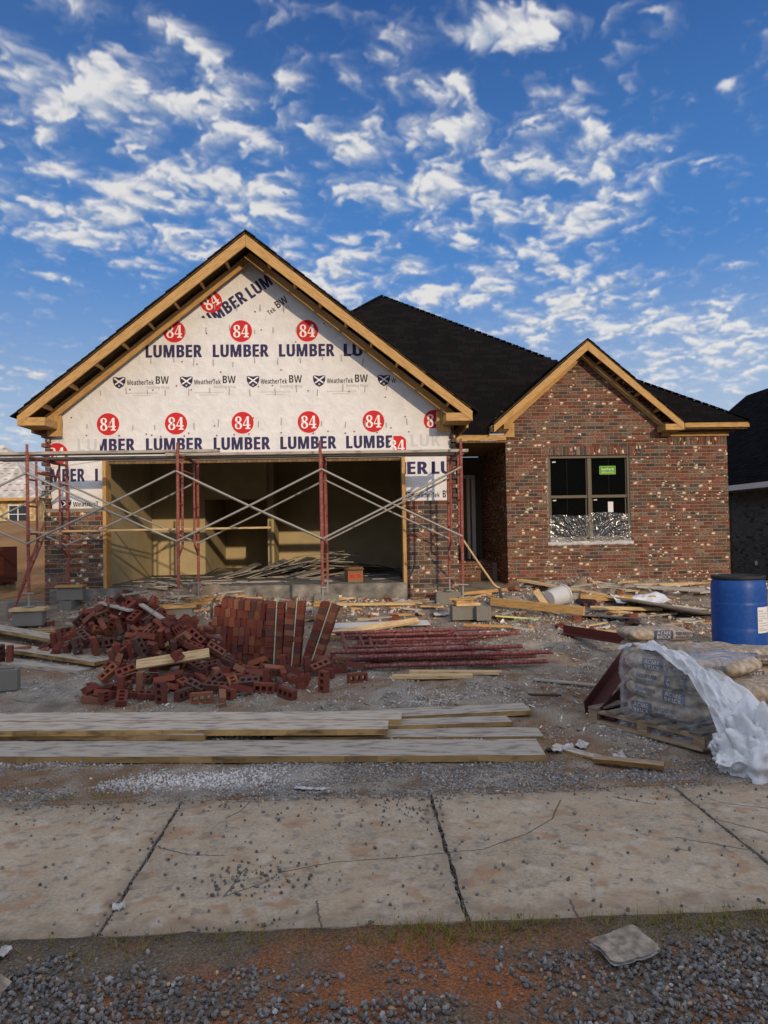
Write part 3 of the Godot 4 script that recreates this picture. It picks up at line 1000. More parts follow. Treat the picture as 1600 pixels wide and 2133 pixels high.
func build_house() -> void:
	mat("ink_pale_ring", L(0.70, 0.62, 0.60), 0.7)
	mat("deck_board", L(0.16, 0.10, 0.05), 0.9, M.t_blot, Vector3(2, 2, 2), true)
	mat("room_shade", L(0.16, 0.135, 0.10), 0.95)  # ceiling and room surfaces coloured dark, shade put into the base colour
	house = thing("brick_house", "half-built brick house with a white-wrapped garage gable, bare timber rakes and a dark hipped roof", "house", T(Vector3(0, 0.4, -14)))
	for k in 24:
		var b := MB.new()
		brick_into(b, Transform3D(), Vector3(0.19, 0.066, 0.09), (k * 37 + 5) % 128)
		brick_meshes.append(b.mesh())
	far_bricks = MB.new()
	var all := func(a, d, _y, _y2): return [[a, d]]
	# ---- garage front: sheathing behind the wrap
	hbox("sheathing", Vector3(-4.88, 0.3, -12.76), Vector3(-4.03, 2.80, -12.622), M.osb)
	hbox("sheathing", Vector3(0.9, 0.3, -12.76), Vector3(1.68, 2.80, -12.622), M.osb)
	var b := MB.new()
	b.prism(PackedVector2Array([Vector2(-4.88, 2.80), Vector2(1.68, 2.80), Vector2(1.68, 3.42), Vector2(-1.617, 6.2), Vector2(-4.88, 3.46)]), 0.138, T(Vector3(0, 0, -12.76)))
	hp("gable_sheathing", b, M.osb)
	# wrap: the pillar strips, the top triangle, then the wide band lapped over both
	var zl := -12.618
	var low_l := plate("house_wrap", rect_poly(-4.9, 2.0, -4.03, 2.9), zl, M.wrap, house, 0.002)
	var low_r := plate("house_wrap", rect_poly(0.9, 2.05, 1.70, 2.9), zl, M.wrap, house, 0.002)
	var top := plate("house_wrap", PackedVector2Array([Vector2(-3.1, 4.95), Vector2(-0.13, 4.95), Vector2(-1.617, 6.2)]), zl, M.wrap, house, 0.002)
	var zb := -12.610
	var band := plate("house_wrap", PackedVector2Array([Vector2(-4.9, 2.80), Vector2(1.68, 2.80), Vector2(1.68, 3.42), Vector2(-0.36, 5.145), Vector2(-2.87, 5.145), Vector2(-4.9, 3.44)]), zb, M.wrap, house, 0.002)
	for w in [low_l, low_r, top, band]: w.position -= house.position
	var z1 := zl + 0.003
	var z2 := zb + 0.003
	# print on the lower strips
	word("MBER", T(Vector3(-4.9, 2.47, z1)), 0.54, 0.205, M.ink_navy, low_l)
	plate("printed_word", rect_poly(-4.19, 2.47, -4.145, 2.675), z1, M.ink_navy, low_l)
	word("WeatherT", T(Vector3(-4.55, 2.055, z1)), 0.41, 0.085, M.ink_black, low_l)
	shield(Vector2(-4.66, 2.10), z1, 0.085, low_l)
	plate("printed_word", rect_poly(0.905, 2.51, 0.925, 2.715), z1, M.ink_navy, low_r)
	word("ER", T(Vector3(0.95, 2.51, z1)), 0.335, 0.205, M.ink_navy, low_r)
	word("LU", T(Vector3(1.36, 2.51, z1)), 0.31, 0.205, M.ink_navy, low_r)
	word("WeatherTek", T(Vector3(1.05, 2.115, z1)), 0.43, 0.085, M.ink_black, low_r)
	word("BW", T(Vector3(1.53, 2.11, z1)), 0.16, 0.12, M.ink_black, low_r)
	shield(Vector2(0.975, 2.155), z1, 0.075, low_r)
	# print on the wide band
	for x in [-3.97, -2.866, -1.775, -0.685, 0.392]: roundel(Vector2(x, 3.40), z2, band)
	roundel(Vector2(1.415, 3.40), z2, band)
	for x in [-4.462, -3.353, -2.248, -1.153, -0.063]:
		word("LUMBER", T(Vector3(x, 2.955, z2)), 0.918, 0.205, M.ink_navy, band)
	for x in [-2.877, -1.781, -0.686]: roundel(Vector2(x, 4.925), z2, band)
	for x in [-3.343, -2.245, -1.153]:
		word("LUMBER", T(Vector3(x, 4.497, z2)), 0.912, 0.205, M.ink_navy, band)
	word("LU", T(Vector3(-0.078, 4.497, z2)), 0.3, 0.205, M.ink_navy, band)
	for k in 4: print_set(-3.879 + 1.095 * k, z2, band)
	print_set(0.483, z2, band, true)
	# the top piece was hung askew
	var tilt := Basis(Vector3.BACK, deg_to_rad(34.0))
	roundel(Vector2(-2.27, 5.42), z1, top, deg_to_rad(34.0))
	word("LUMBER", Transform3D(tilt, Vector3(-2.42, 4.93, z1)), 0.915, 0.205, M.ink_navy, top)
	word("LUM", Transform3D(tilt, Vector3(-1.60, 5.47, z1)), 0.43, 0.205, M.ink_navy, top)
	word("Tek", Transform3D(tilt, Vector3(-1.31, 5.19, z1)), 0.14, 0.085, M.ink_black, top)
	word("BW", Transform3D(tilt, Vector3(-1.165, 5.30, z1)), 0.215, 0.125, M.ink_black, top)
	word("Wrap", Transform3D(tilt, Vector3(-1.08, 5.24, z1)), 0.14, 0.062, M.ink_grey, top)
	# patches over the ends of the band, their print showing faintly
	var zf := zb + 0.008
	var patch_l := plate("wrap_patch", PackedVector2Array([Vector2(-4.9, 2.70), Vector2(-4.12, 2.80), Vector2(-4.09, 3.23), Vector2(-4.9, 3.22)]), zf, M.wrap, house, 0.002)
	var patch_r := plate("wrap_patch", PackedVector2Array([Vector2(0.70, 2.81), Vector2(1.68, 2.82), Vector2(1.67, 3.27), Vector2(0.72, 3.28)]), zf, M.wrap, house, 0.002)
	for w in [patch_l, patch_r]: w.position -= house.position
	word("LU", T(Vector3(-4.462, 2.955, zf + 0.003)), 0.31, 0.205, M.ink_faint, patch_l)
	word("ER", T(Vector3(-4.88, 3.08, zf + 0.003)), 0.22, 0.11, M.ink_faint, patch_l)
	roundel(Vector2(-4.80, 2.92), zf + 0.003, patch_l, 0.0, rect_poly(-4.9, 2.72, -4.4, 3.3))
	word("LUK", T(Vector3(1.01, 2.97, zf + 0.003)), 0.5, 0.2, M.ink_faint, patch_r)
	roundel(Vector2(0.78, 2.98), zf + 0.003, patch_r, 0.0, rect_poly(0.72, 2.84, 0.93, 3.15))
	# staples' tape tabs, cap nails
	var r := RandomNumberGenerator.new()
	r.seed = 8
	var tabs := MB.new()
	var caps := MB.new()
	for row in [3.38, 3.93, 4.42, 4.93, 5.35]:
		var x := -4.7
		while x < 1.5:
			if row < 6.0 - 0.82 * absf(x + 1.617):
				tabs.box(T(Vector3(x + r.randf_range(-0.03, 0.03), row + r.randf_range(-0.05, 0.05), zf + 0.002), 0, 0, r.randf_range(-0.15, 0.1)), Vector3(0.016, r.randf_range(0.07, 0.13), 0.003))
				if r.randf() < 0.75: caps.box(T(Vector3(x + r.randf_range(-0.1, 0.2), row + r.randf_range(-0.2, 0.2), zb + 0.006), 0, 0, 0.6), Vector3(0.022, 0.022, 0.006), Color(0.25, 0.05, 0.04))
			x += r.randf_range(0.30, 0.40)
	for q in 26:
		var sx := -4.85 + (q % 13) * 0.53
		caps.box(T(Vector3(sx, 2.84 + (q % 2) * 0.37 + r.randf_range(-0.02, 0.02), zf + 0.006), 0, 0, 0.6), Vector3(0.022, 0.022, 0.006), Color(0.22, 0.045, 0.04))
	mat("tape_tab", L(0.34, 0.33, 0.32), 0.6)
	mat("cap_nail", L(1, 1, 1), 0.6, null, Vector3.ONE, false, true)
	stuff(hp("wrap_tab", tabs, M.tape_tab))
	stuff(hp("cap_nail", caps, M.cap_nail))
	# timber round the opening
	hbox("door_jamb", Vector3(-4.028, 0.5, -12.74), Vector3(-3.972, 2.79, -12.47), M.lumber)
	hbox("door_jamb", Vector3(0.842, 0.5, -12.74), Vector3(0.898, 2.79, -12.47), M.lumber)
	hbox("door_header", Vector3(-3.97, 2.745, -12.74), Vector3(0.84, 2.788, -12.63), M.osb)
	# ---- brick pillars either side of the opening
	var pl := hbox("brick_pillar", Vector3(-4.955, 0.28, -12.59), Vector3(-4.045, 2.02, -12.509), M.mortar)
	var made := brick_wall(Vector3(-4.97, 0.30, -12.5), Vector3.RIGHT, Vector3.BACK, 0.935, 0.30, 2.02, all, pl, 140, 1)
	var pr := hbox("brick_pillar", Vector3(0.912, 0.22, -12.59), Vector3(1.745, 2.06, -12.509), M.mortar)
	made += brick_wall(Vector3(0.90, 0.24, -12.5), Vector3.RIGHT, Vector3.BACK, 0.86, 0.24, 2.06, all, pr, 130, 2)
	# toothed ends of the side walls above them
	for sd in 2:
		var y := 2.03
		var k := 0
		while y < (3.2 if sd == 0 else 3.16):
			var out := 0.028 if k % 2 else 0.0
			var xx := (-4.925 - out) if sd == 0 else (1.705 + out * 0.5)
			var o := obj("brick", brick_meshes[r.randi() % 24], M.face_brick, pl if sd == 0 else pr)
			o.transform = T(Vector3(xx, y + 0.033, -12.60 + out * 1.8)).scaled_local(Vector3(0.44, 1, 2.0 if k % 2 else 1.4))
			y += COURSE
			k += 1
			made += 1
	# side walls, slab, rooms
	hbox("side_wall", Vector3(-4.95, 0.3, -22), Vector3(-4.86, 3.4, -12.70), M.mortar)
	hbox("side_wall", Vector3(1.66, 0.3, -19.4), Vector3(1.745, 3.4, -12.70), M.mortar)
	hbox("garage_slab", Vector3(-4.86, 0.2, -17.2), Vector3(0.84 + 0.05, 0.72, -12.40), M.floor_darkened, null, 0.012)
	hbox("floor", Vector3(-4.86, 0.2, -22), Vector3(1.66, 0.715, -17.2), M.concrete)
	hbox("garage_wall", Vector3(-4.85, 0.72, -16.0), Vector3(-4.15, 3.3, -12.77), M.drywall)
	hbox("garage_wall", Vector3(1.52, 0.72, -17.2), Vector3(1.655, 3.3, -12.77), M.drywall)
	hbox("garage_wall", Vector3(-4.85, 0.72, -16.14), Vector3(-3.06, 3.3, -16.003), M.drywall)
	hbox("garage_wall", Vector3(-3.20, 0.72, -18.603), Vector3(-3.063, 3.3, -16.1405), M.drywall)
	hbox("garage_wall", Vector3(-3.057, 2.28, -16.14), Vector3(-1.77, 3.3, -16.006), M.drywall)
	hbox("garage_wall", Vector3(-1.77, 0.72, -17.35), Vector3(1.52, 3.3, -17.2), M.drywall)
	hbox("garage_wall", Vector3(-1.77, 0.72, -17.197), Vector3(-1.64, 3.3, -16.10), M.drywall)
	hbox("garage_wall", Vector3(-3.25, 0.72, -18.75), Vector3(-1.4, 3.3, -18.604), M.drywall)
	hbox("garage_wall", Vector3(-1.64, 0.72, -18.603), Vector3(-1.5, 3.3, -17.352), M.drywall)
	hbox("ceiling", Vector3(-4.85, 3.3, -18.75), Vector3(1.655, 3.42, -12.765), M.room_shade)
	# ---- garage roof
	gable_roof(-1.602, 6.315, 0.80, 3.53, -11.93, -21.0)
	rakes(-1.602, 6.29, 6.19, 0.80, 0.80, 3.55, 3.20, -11.98, -12.50)
	for s in [-1.0, 1.0]:
		var xt: float = -1.602 + s * 3.55
		var lo := minf(xt, xt - s * 0.42)
		hbox("eave_return", Vector3(lo, 3.30, -12.50), Vector3(lo + 0.42, 3.43, -11.952), M.lumber, null, 0.004)
		var xi: float = -1.617 + s * 3.18
		hbox("corner_post", Vector3(minf(xi, xi - s * 0.03) - 0.1, 3.19, -12.5), Vector3(minf(xi, xi - s * 0.03) + 0.13, 3.53, -12.452), M.lumber, null, 0.004)
		hbox("eave_fascia", Vector3(xt - 0.02, 3.26, -21.0), Vector3(xt + 0.02, 3.40, -12.51), M.lumber)
	# ---- main roof
	var pk := Vector3(0.985, 8.40, -22.0)
	var c1 := Vector3(0.985 - 5.9, 3.6, -16.1)
	var c2 := Vector3(0.985 + 5.9 * 1.27, 3.6, -16.1)
	var mr := MB.new()
	var inside := Vector3(1, 4, -22)
	var bk := Vector3(0.985, 8.40, -25.0)
	var c4 := Vector3(c1.x, 3.6, -31)
	var o0 := Vector2.ZERO
	var hq := pk.lerp(c2, 3.48 / 5.9)
	var v1 := Vector3(3.34, 3.60, -16.1)
	var v2 := Vector3(5.105, 5.565, -18.51)
	mr.tri(c1, v1, pk, inside, Color.WHITE)
	mr.tri(v1, v2, pk, inside, Color.WHITE)
	mr.tri(v2, hq, pk, inside, Color.WHITE)
	mr.quad(hq, hq + Vector3(0, 0, -9), bk, pk, inside, Color.WHITE, o0, o0, o0, o0)
	mr.quad(c1, c4, bk, pk, inside, Color.WHITE, Vector2.ZERO, Vector2.ZERO, Vector2.ZERO, Vector2.ZERO)
	mr.tri(hq + Vector3(0, 0, -9), c4, bk, inside, Color.WHITE)
	var roof := hp("roof_deck", mr, M.deck_board)
	tiles.clear()
	shingle_face(c1, c2, pk, Vector2(-0.6, 6.9), null, 1)
	hip_caps(pk, pk.lerp(c2, 3.1 / 5.9))
	hip_caps(pk, c1)
	# ---- the wing on the right
	build_wing()
	lay_shingles(roof)
	# porch between garage and wing
	hbox("porch_beam", Vector3(1.75, 3.46, -16.14), Vector3(3.34, 3.585, -16.10), M.lumber)
	hbox("porch_ceiling", Vector3(1.75, 3.42, -19.4), Vector3(3.374, 3.455, -16.145), M.osb)
	hbox("porch_wall", Vector3(1.75, 0.3, -19.6), Vector3(3.46, 3.42, -19.503), M.room_shade)
	hbox("door_frame", Vector3(2.96, 0.8, -19.40), Vector3(3.03, 2.86, -19.26), M.white_trim)
	hbox("door_frame", Vector3(3.07, 0.8, -19.40), Vector3(3.16, 2.86, -19.22), M.white_trim)
	hbox("door_frame", Vector3(2.0, 2.865, -19.40), Vector3(3.16, 2.94, -19.23), M.white_trim)
	hbox("porch_slab", Vector3(1.75, 0.2, -19.5), Vector3(3.37, 0.78, -17.595), M.concrete)
	var ps := hbox("porch_skirt", Vector3(1.75, 0.2, -17.592), Vector3(3.36, 0.78, -17.511), M.mortar)
	brick_wall(Vector3(1.76, 0.22, -17.5), Vector3.RIGHT, Vector3.BACK, 1.5, 0.22, 0.80, all, ps, 0, 5)
	stuff(hp("brick_facing", far_bricks, M.face_brick))

# a roof slope either side of a ridge: deck, and shingle courses whose ends step
func gable_roof(xr: float, yr: float, slope: float, half: float, z0: float, z1: float) -> void:
	var r := RandomNumberGenerator.new()
	r.seed = 17
	for s in [-1.0, 1.0]:
		var a := Vector3(xr, yr, (z0 + z1) * 0.5)
		var d := Vector3(xr + s * half, yr - slope * half, (z0 + z1) * 0.5)
		var ln := a.distance_to(d)
		var xf := along(a, d)
		if xf.basis.y.y < 0: xf = along(a, d, PI)
		var k := MB.new()
		k.box(xf.translated_local(Vector3(0, 0.012, 0)), Vector3(ln, 0.02, absf(z1 - z0) - 0.06))
		hp("roof_deck", k, M.deck_board)
		var sh := MB.new()
		var q := 0.07
		while q < ln + 0.04:
			var p := a.lerp(d, q / ln)
			var e := r.randf_range(-0.012, 0.02)
			sh.box(Transform3D(xf.basis, Vector3(p.x, p.y, p.z + e)).translated_local(Vector3(0, 0.034, 0)).rotated_local(Vector3.BACK, 0.06 if xf.basis.x.y < 0 else -0.06), Vector3(0.20, 0.016, absf(z1 - z0)), Color(0.030, 0.029, 0.029) * r.randf_range(0.8, 1.3))
			q += 0.14
		hp("shingle_course", sh, M.shingle)

# the two timber rakes of a gable with lookouts between
func rakes(xr: float, yo: float, yi: float, so: float, si: float, half: float, y_low: float, zo: float, zi: float) -> void:
	for s in [-1.0, 1.0]:
		for k in 2:
			var y := yo if k == 0 else yi
			var sl := so if k == 0 else si
			var hf := half if k == 0 else (yi - y_low - 0.32) / si
			var vh := 0.19 if k == 0 else 0.165
			var b := MB.new()
			var zf := zo if k == 0 else zi
			var pol := PackedVector2Array([Vector2(xr + s * 0.002, y), Vector2(xr + s * hf, y - sl * hf), Vector2(xr + s * hf, y - sl * hf - vh * (0.8 if k == 0 else 1.0)), Vector2(xr + s * 0.002, y - vh)])
			b.prism(pol, 0.038, T(Vector3(0, 0, zf)))
			var u := MB.new()
			# grain along the board
			for i in b.t.size():
				var pt := b.v[i]
				b.t[i] = Vector2((pt.x - xr) * 1.3 + s * 3.0, pt.y + sl * absf(pt.x - xr) + pt.z)
			hp("rake_board" if k == 0 else "frieze_board", b, M.lumber)
		var q := 0.35
		while q < half - 0.3:
			var px: float = xr + s * q
			var py := yo - so * q - 0.075
			var b := MB.new()
			b.box(T(Vector3(px, py, (zo + zi) * 0.5 + 0.02), 0, 0, -s * atan(so)), Vector3(0.04, 0.085, absf(zo - zi) - 0.045))
			hp("lookout", b, M.lumber)
			q += 0.41

var tiles: Array = []

# rows of shingle tabs on the triangle a-b-peak, kept where x lies in «span»
func shingle_face(a: Vector3, b: Vector3, top: Vector3, span: Vector2, top2 = null, valley := 0) -> void:
	var r := RandomNumberGenerator.new()
	r.seed = 23 + int(absf(a.x) * 10)
	var u := (b - a).normalized()
	var foot := a + u * (top - a).dot(u)
	var up := (top - foot).normalized()
	var hgt := top.distance_to(foot)
	var wid := a.distance_to(b)
	var t0 := (top - a).dot(u)
	var t1: float = t0 if top2 == null else (top2 - a).dot(u)
	var nr := u.cross(up).normalized()
	if nr.y < 0: nr = -nr
	var v := -0.03
	var k := 0
	while v < hgt - 0.05:
		var f := clampf((v + 0.07) / hgt, 0, 1)
		var lo := lerpf(0.0, minf(t0, t1), f)
		var hi := lerpf(wid, maxf(t0, t1), f)
		var x := lo - fmod(k * 0.13, 0.31)
		while x < hi:
			var w := r.randf_range(0.26, 0.34)
			var x0 := maxf(x, lo)
			var x1 := minf(x + w - 0.006, hi)
			var cx := a + u * ((x0 + x1) * 0.5) + up * (v + 0.085)
			var ok := true
			if valley == 1 and cx.y < 5.565: ok = cx.x < 5.07 - (5.53 - cx.y) / 0.865
			if valley == 2 and cx.y < 5.565: ok = cx.x > 5.07 + (5.53 - cx.y) / 0.865
			if ok and x1 - x0 > 0.03 and cx.x > span.x and cx.x < span.y:
				var bs := Basis(u, nr, u.cross(nr)).rotated(u, 0.0)
				var sg := -1.0 if bs.z.dot(up) > 0 else 1.0
				tiles.append([Transform3D(bs.rotated(u, 0.085 * (1.0 if sg > 0 else -1.0)), cx + nr * 0.016), x1 - x0, r.randi() % 6])
			x += w
		v += 0.142
		k += 1

func hip_caps(top: Vector3, low: Vector3) -> void:
	var n := int(top.distance_to(low) / 0.16)
	for i in n:
		var p := low.lerp(top, float(i) / n) + Vector3(0, 0.035, 0)
		if p.x > -1.0:
			var xf := along(low, top)
			tiles.append([Transform3D(xf.basis.rotated(xf.basis.z, 0.07), p), 0.22, i % 6])

func lay_shingles(part: Node) -> void:
	var eye := Vector3(0, 1.6, 0)
	tiles.sort_custom(func(p, q): return p[0].origin.distance_squared_to(eye) < q[0].origin.distance_squared_to(eye))
	var mesh: Array[ArrayMesh] = []
	var cl: Array[Color] = []
	for k in 6:
		cl.append([Color(0.022, 0.021, 0.020), Color(0.030, 0.027, 0.025), Color(0.037, 0.031, 0.027), Color(0.026, 0.025, 0.026), Color(0.018, 0.018, 0.019), Color(0.044, 0.035, 0.028)][k].lerp(Color(0.024, 0.0245, 0.026), 0.35) * 0.6)
		var b := MB.new()
		b.box(Transform3D(), Vector3(0.3, 0.010, 0.175), cl[k])
		mesh.append(b.mesh())
	var rest := MB.new()
	for i in tiles.size():
		var q = tiles[i]
		if i < 290:
			var o := obj("shingle", mesh[q[2]], M.shingle, part)
			o.transform = q[0].scaled_local(Vector3(q[1] / 0.3, 1, 1))
		else:
			rest.box(q[0], Vector3(q[1], 0.010, 0.175), cl[q[2]])
	stuff(hp("shingle_cover", rest, M.shingle))

func build_wing() -> void:
	var wx := Vector4(4.28, 1.25, 6.09, 3.13)
	var keep := func(a, d, y, y2):
		# stretches of a course outside the window, its soldier course and the gable's rakes
		var gx := 5.15
		var lim := 99.0
		if y > 3.5: lim = (5.52 - y) / 0.9
		a += 3.36
		d += 3.36
		if y > 3.5:
			a = maxf(a, gx - lim)
			d = minf(d, gx + lim)
		var out := []
		var lo: float = wx.x
		var hi: float = wx.z
		if y2 > wx.y and y < 3.31:
			if y > 3.10:
				lo = 4.16
				hi = 6.42
			if a < lo: out.append([a - 3.36, minf(d, lo - 0.005) - 3.36])
			if d > hi: out.append([maxf(a, hi + 0.005) - 3.36, d - 3.36])
		elif d > a: out.append([a - 3.36, d - 3.36])
		return out
	# masonry core with the window left open
	var core := MB.new()
	for q in [[3.37, 0.15, 4.28, 3.6], [6.09, 0.15, 6.94, 3.6], [4.28, 0.15, 6.09, 1.245], [4.28, 3.135, 6.09, 3.6]]:
		core.box(T(Vector3((q[0] + q[2]) * 0.5, (q[1] + q[3]) * 0.5, -16.40)), Vector3(q[2] - q[0], q[3] - q[1], 0.18))
	core.prism(PackedVector2Array([Vector2(3.37, 3.6), Vector2(6.94, 3.6), Vector2(6.9, 3.72), Vector2(5.15, 5.36), Vector2(3.4, 3.72)]), 0.18, T(Vector3(0, 0, -16.49)))
	core.box(T(Vector3(7.63, 1.87, -16.48)), Vector3(1.36, 3.44, 0.18))
	core.box(T(Vector3(3.42, 1.87, -18.0)), Vector3(0.09, 3.44, 3.0))
	core.box(T(Vector3(8.26, 1.87, -19.5)), Vector3(0.09, 3.44, 5.8))
	var wall := hp("wing_wall", core, M.mortar)
	brick_wall(Vector3(3.36, 0.2, -16.3), Vector3.RIGHT, Vector3.BACK, 3.59, 0.2, 5.3, keep, wall, 30, 3)
	var all := func(a, d, _y, _y2): return [[a, d]]
	brick_wall(Vector3(6.95, 0.2, -16.38), Vector3.RIGHT, Vector3.BACK, 1.37, 0.2, 3.32, all, wall, 0, 4)
	brick_wall(Vector3(3.36, 0.2, -19.4), Vector3.BACK, Vector3.LEFT, 3.0, 0.2, 3.5, all, wall, 0, 6)
	soldiers(4.17, 6.41, 3.136, -16.3, 7)
	soldiers(6.955, 8.31, 3.335, -16.38, 8)
	# room behind the window
	hbox("room_wall", Vector3(3.5, 0.3, -20.6), Vector3(8.2, 3.6, -20.5), M.room_shade)
	hbox("room_wall", Vector3(3.47, 0.3, -20.5), Vector3(3.55, 3.6, -16.5), M.room_shade)
	hbox("room_wall", Vector3(8.1, 0.3, -20.5), Vector3(8.2, 3.6, -16.58), M.room_shade)
	hbox("room_floor", Vector3(3.5, 0.3, -20.5), Vector3(8.15, 0.4, -16.5), M.room_shade)
	hbox("room_ceiling", Vector3(3.5, 3.4, -20.5), Vector3(8.15, 3.5, -16.6), M.room_shade)
	# window
	var zf := -16.385
	var fr := MB.new()
	for q in [[wx.x, wx.y, wx.x + 0.055, wx.w], [wx.z - 0.055, wx.y, wx.z, wx.w], [wx.x + 0.055, wx.w - 0.06, wx.z - 0.055, wx.w - 0.004], [wx.x + 0.055, wx.y, wx.z - 0.055, wx.y + 0.06], [5.160, wx.y + 0.06, 5.240, wx.w - 0.06]]:
		fr.box(T(Vector3((q[0] + q[2]) * 0.5, (q[1] + q[3]) * 0.5, zf)), Vector3(q[2] - q[0], q[3] - q[1], 0.10), Color.WHITE, Vector2.ZERO, 0.006)
	var win := hp("window", fr, M.frame_bronze)
	for q in [[4.335, 5.160], [5.240, 6.035]]:
		var sash := MB.new()
		sash.box(T(Vector3((q[0] + q[1]) * 0.5, 2.235, zf - 0.01)), Vector3(q[1] - q[0], 0.06, 0.07))
		for s in [0.018, -0.018]:
			sash.box(T(Vector3((q[0] if s > 0 else q[1]) + s, 1.77, zf - 0.03)), Vector3(0.032, 0.87, 0.05))
			sash.box(T(Vector3((q[0] if s > 0 else q[1]) + s * 0.6, 2.66, zf - 0.012)), Vector3(0.02, 0.79, 0.05))
		sash.box(T(Vector3((q[0] + q[1]) * 0.5, 1.335, zf - 0.03)), Vector3(q[1] - q[0] - 0.08, 0.05, 0.05))
		obj("sash", sash.mesh(), M.frame_bronze, win)
		var cx: float = (q[0] + q[1]) * 0.5 - (0.02 if q[0] < 5 else -0.02)
		var mu := MB.new()
		mu.box(T(Vector3(cx, 2.66, zf - 0.024)), Vector3(0.016, 0.78, 0.006))
		mu.box(T(Vector3(cx, 1.79, zf - 0.044)), Vector3(0.016, 0.84, 0.006))
		obj("glazing_bar", mu.mesh(), M.frame_bronze, win)
		for h in [[2.265, 3.07, -0.02], [1.36, 2.205, -0.04]]:
			var g := MB.new()
			g.box(T(Vector3((q[0] + q[1]) * 0.5, (h[0] + h[1]) * 0.5, zf + h[2])), Vector3(q[1] - q[0] - 0.03, h[1] - h[0], 0.003))
			obj("pane", g.mesh(), M.glass_dark, win)
		for y in [2.19, 3.03]:
			if y > 3 and q[0] > 5: continue
			var st := MB.new()
			st.box(T(Vector3(q[0] + 0.11, y - 0.03, zf - 0.012 if y > 3 else zf - 0.034), 0, 0, 0.06), Vector3(0.075, 0.026, 0.002))
			obj("label", st.mesh(), M.white_trim, win)
	plate("label", rect_poly(5.63, 1.885, 5.745, 2.115), zf - 0.036, M.white_trim, win)
	var gs := plate("sticker", rect_poly(5.45, 2.715, 5.81, 2.90), zf - 0.016, M.sticker_green, win)
	plate("sticker", rect_poly(5.465, 2.735, 5.795, 2.885), zf - 0.0144, M.sticker_dark, win, 0.0004)
	word("SunTech", T(Vector3(5.49, 2.80, zf - 0.0138)), 0.28, 0.062, M.sticker_pale, win)
	word("Windows and Doors", T(Vector3(5.49, 2.750, zf - 0.0138)), 0.28, 0.032, M.sticker_pale, win)
	# protective film over the lower part, gathered and torn
	var f := FastNoiseLite.new()
	f.seed = 3
	f.frequency = 1.0
	for q in [[4.30, 5.16, 0], [5.17, 6.08, 1]]:
		var p := PackedVector3Array()
		var uv := PackedVector2Array()
		var nu := 70
		var nv := 50
		for j in nv:
			for i in nu:
				var u := float(i) / (nu - 1)
				var v := float(j) / (nv - 1)
				var top: float = 1.87 + 0.02 * sin(u * 5.0) if q[2] == 1 else 1.83 + 0.015 * sin(u * 7.0)
				var x := lerpf(q[0], q[1], u)
				var y := lerpf(1.20, top, v)
				# folds fan out of the lower corner
				var ang: float = atan2(v * 0.62 + 0.05, (1.0 - u if q[2] == 0 else u) * 0.9 + 0.05)
				var fold := sin(ang * 34.0 + f.get_noise_2d(u * 3.0, v * 3.0) * 4.0) * 0.016 * (0.6 + f.get_noise_2d(u * 4 + 9.0, v * 4.0)) + f.get_noise_2d(u * 3.0, v * 3.0 + q[2] * 30.0) * 0.02
				p.push_back(Vector3(x, y, zf + 0.075 + fold + 0.03 * (1.0 - v) * (1.0 - v)))
				uv.push_back(Vector2(u, v))
		var g := MB.new()
		g.grid(p, nu, nv, Color.WHITE, uv)
		obj("protective_film", g.mesh(), M.window_film, win)
		# the heavier gathered bottom
		var pts := PackedVector3Array()
		var uv2 := PackedVector2Array()
		for j in 20:
			for i in nu:
				var u := float(i) / (nu - 1)
				var v := float(j) / 19.0
				var top: float = 1.25 + 0.16 * pow(1.0 - u, 2.5) + f.get_noise_2d(u * 4.0, 8.0) * 0.05 if q[2] == 0 else 1.25 + 0.08 * pow(u, 4.0) + f.get_noise_2d(u * 5.0, 18.0) * 0.06
				pts.push_back(Vector3(lerpf(q[0], q[1], u), lerpf(1.22, top, v), zf + 0.11 + f.get_noise_2d(u * 12.0, v * 5.0 + q[2] * 9.0) * 0.02))
				uv2.push_back(Vector2(u, v))
		var g2 := MB.new()
		g2.grid(pts, nu, 20, Color.WHITE, uv2)
		obj("protective_film", g2.mesh(), M.film_clear, win)
	# flashing tape laid over the sill
	var sp := PackedVector3Array()
	var suv := PackedVector2Array()
	for j in 8:
		for i in 60:
			var u := i / 59.0
			var v := j / 7.0
			var th := 0.045 + f.get_noise_2d(u * 14.0, 3.0) * 0.018
			sp.push_back(Vector3(lerpf(4.25, 6.13, u), 1.215 + th * cos(v * PI) + f.get_noise_2d(u * 9.0, 44.0) * 0.014, -16.305 + sin(v * PI) * (0.03 + f.get_noise_2d(u * 20.0, v * 3.0) * 0.012)))
			suv.push_back(Vector2(u, v))
	var s2 := MB.new()
	s2.grid(sp, 60, 8, Color.WHITE, suv, true)
	obj("sill_tape", s2.mesh(), M.white_plastic, win)
	# gable roof over the wing, and the hip beside it
	gable_roof(5.07, 5.535, 0.865, 2.03, -15.80, -21.5)
	rakes(5.07, 5.515, 5.40, 0.865, 0.89, 2.04, 3.53, -15.85, -16.29)
	for s in [-1.0, 1.0]:
		var xt: float = 5.07 + s * 2.04
		if s > 0:
			hbox("eave_return", Vector3(xt - 0.40, 3.605, -16.29), Vector3(xt, 3.735, -15.822), M.lumber, null, 0.004)
			hbox("corner_post", Vector3(6.80, 3.52, -16.296), Vector3(6.98, 3.83, -16.255), M.lumber, null, 0.004)
		else:
			hbox("corner_post", Vector3(3.36, 3.54, -16.296), Vector3(3.56, 3.85, -16.255), M.lumber, null, 0.004)
			hbox("eave_fascia", Vector3(xt - 0.02, 3.64, -19.0), Vector3(xt + 0.02, 3.77, -16.04), M.lumber)
	hbox("eave_fascia", Vector3(7.20, 3.675, -16.02), Vector3(8.62, 3.785, -15.982), M.lumber)
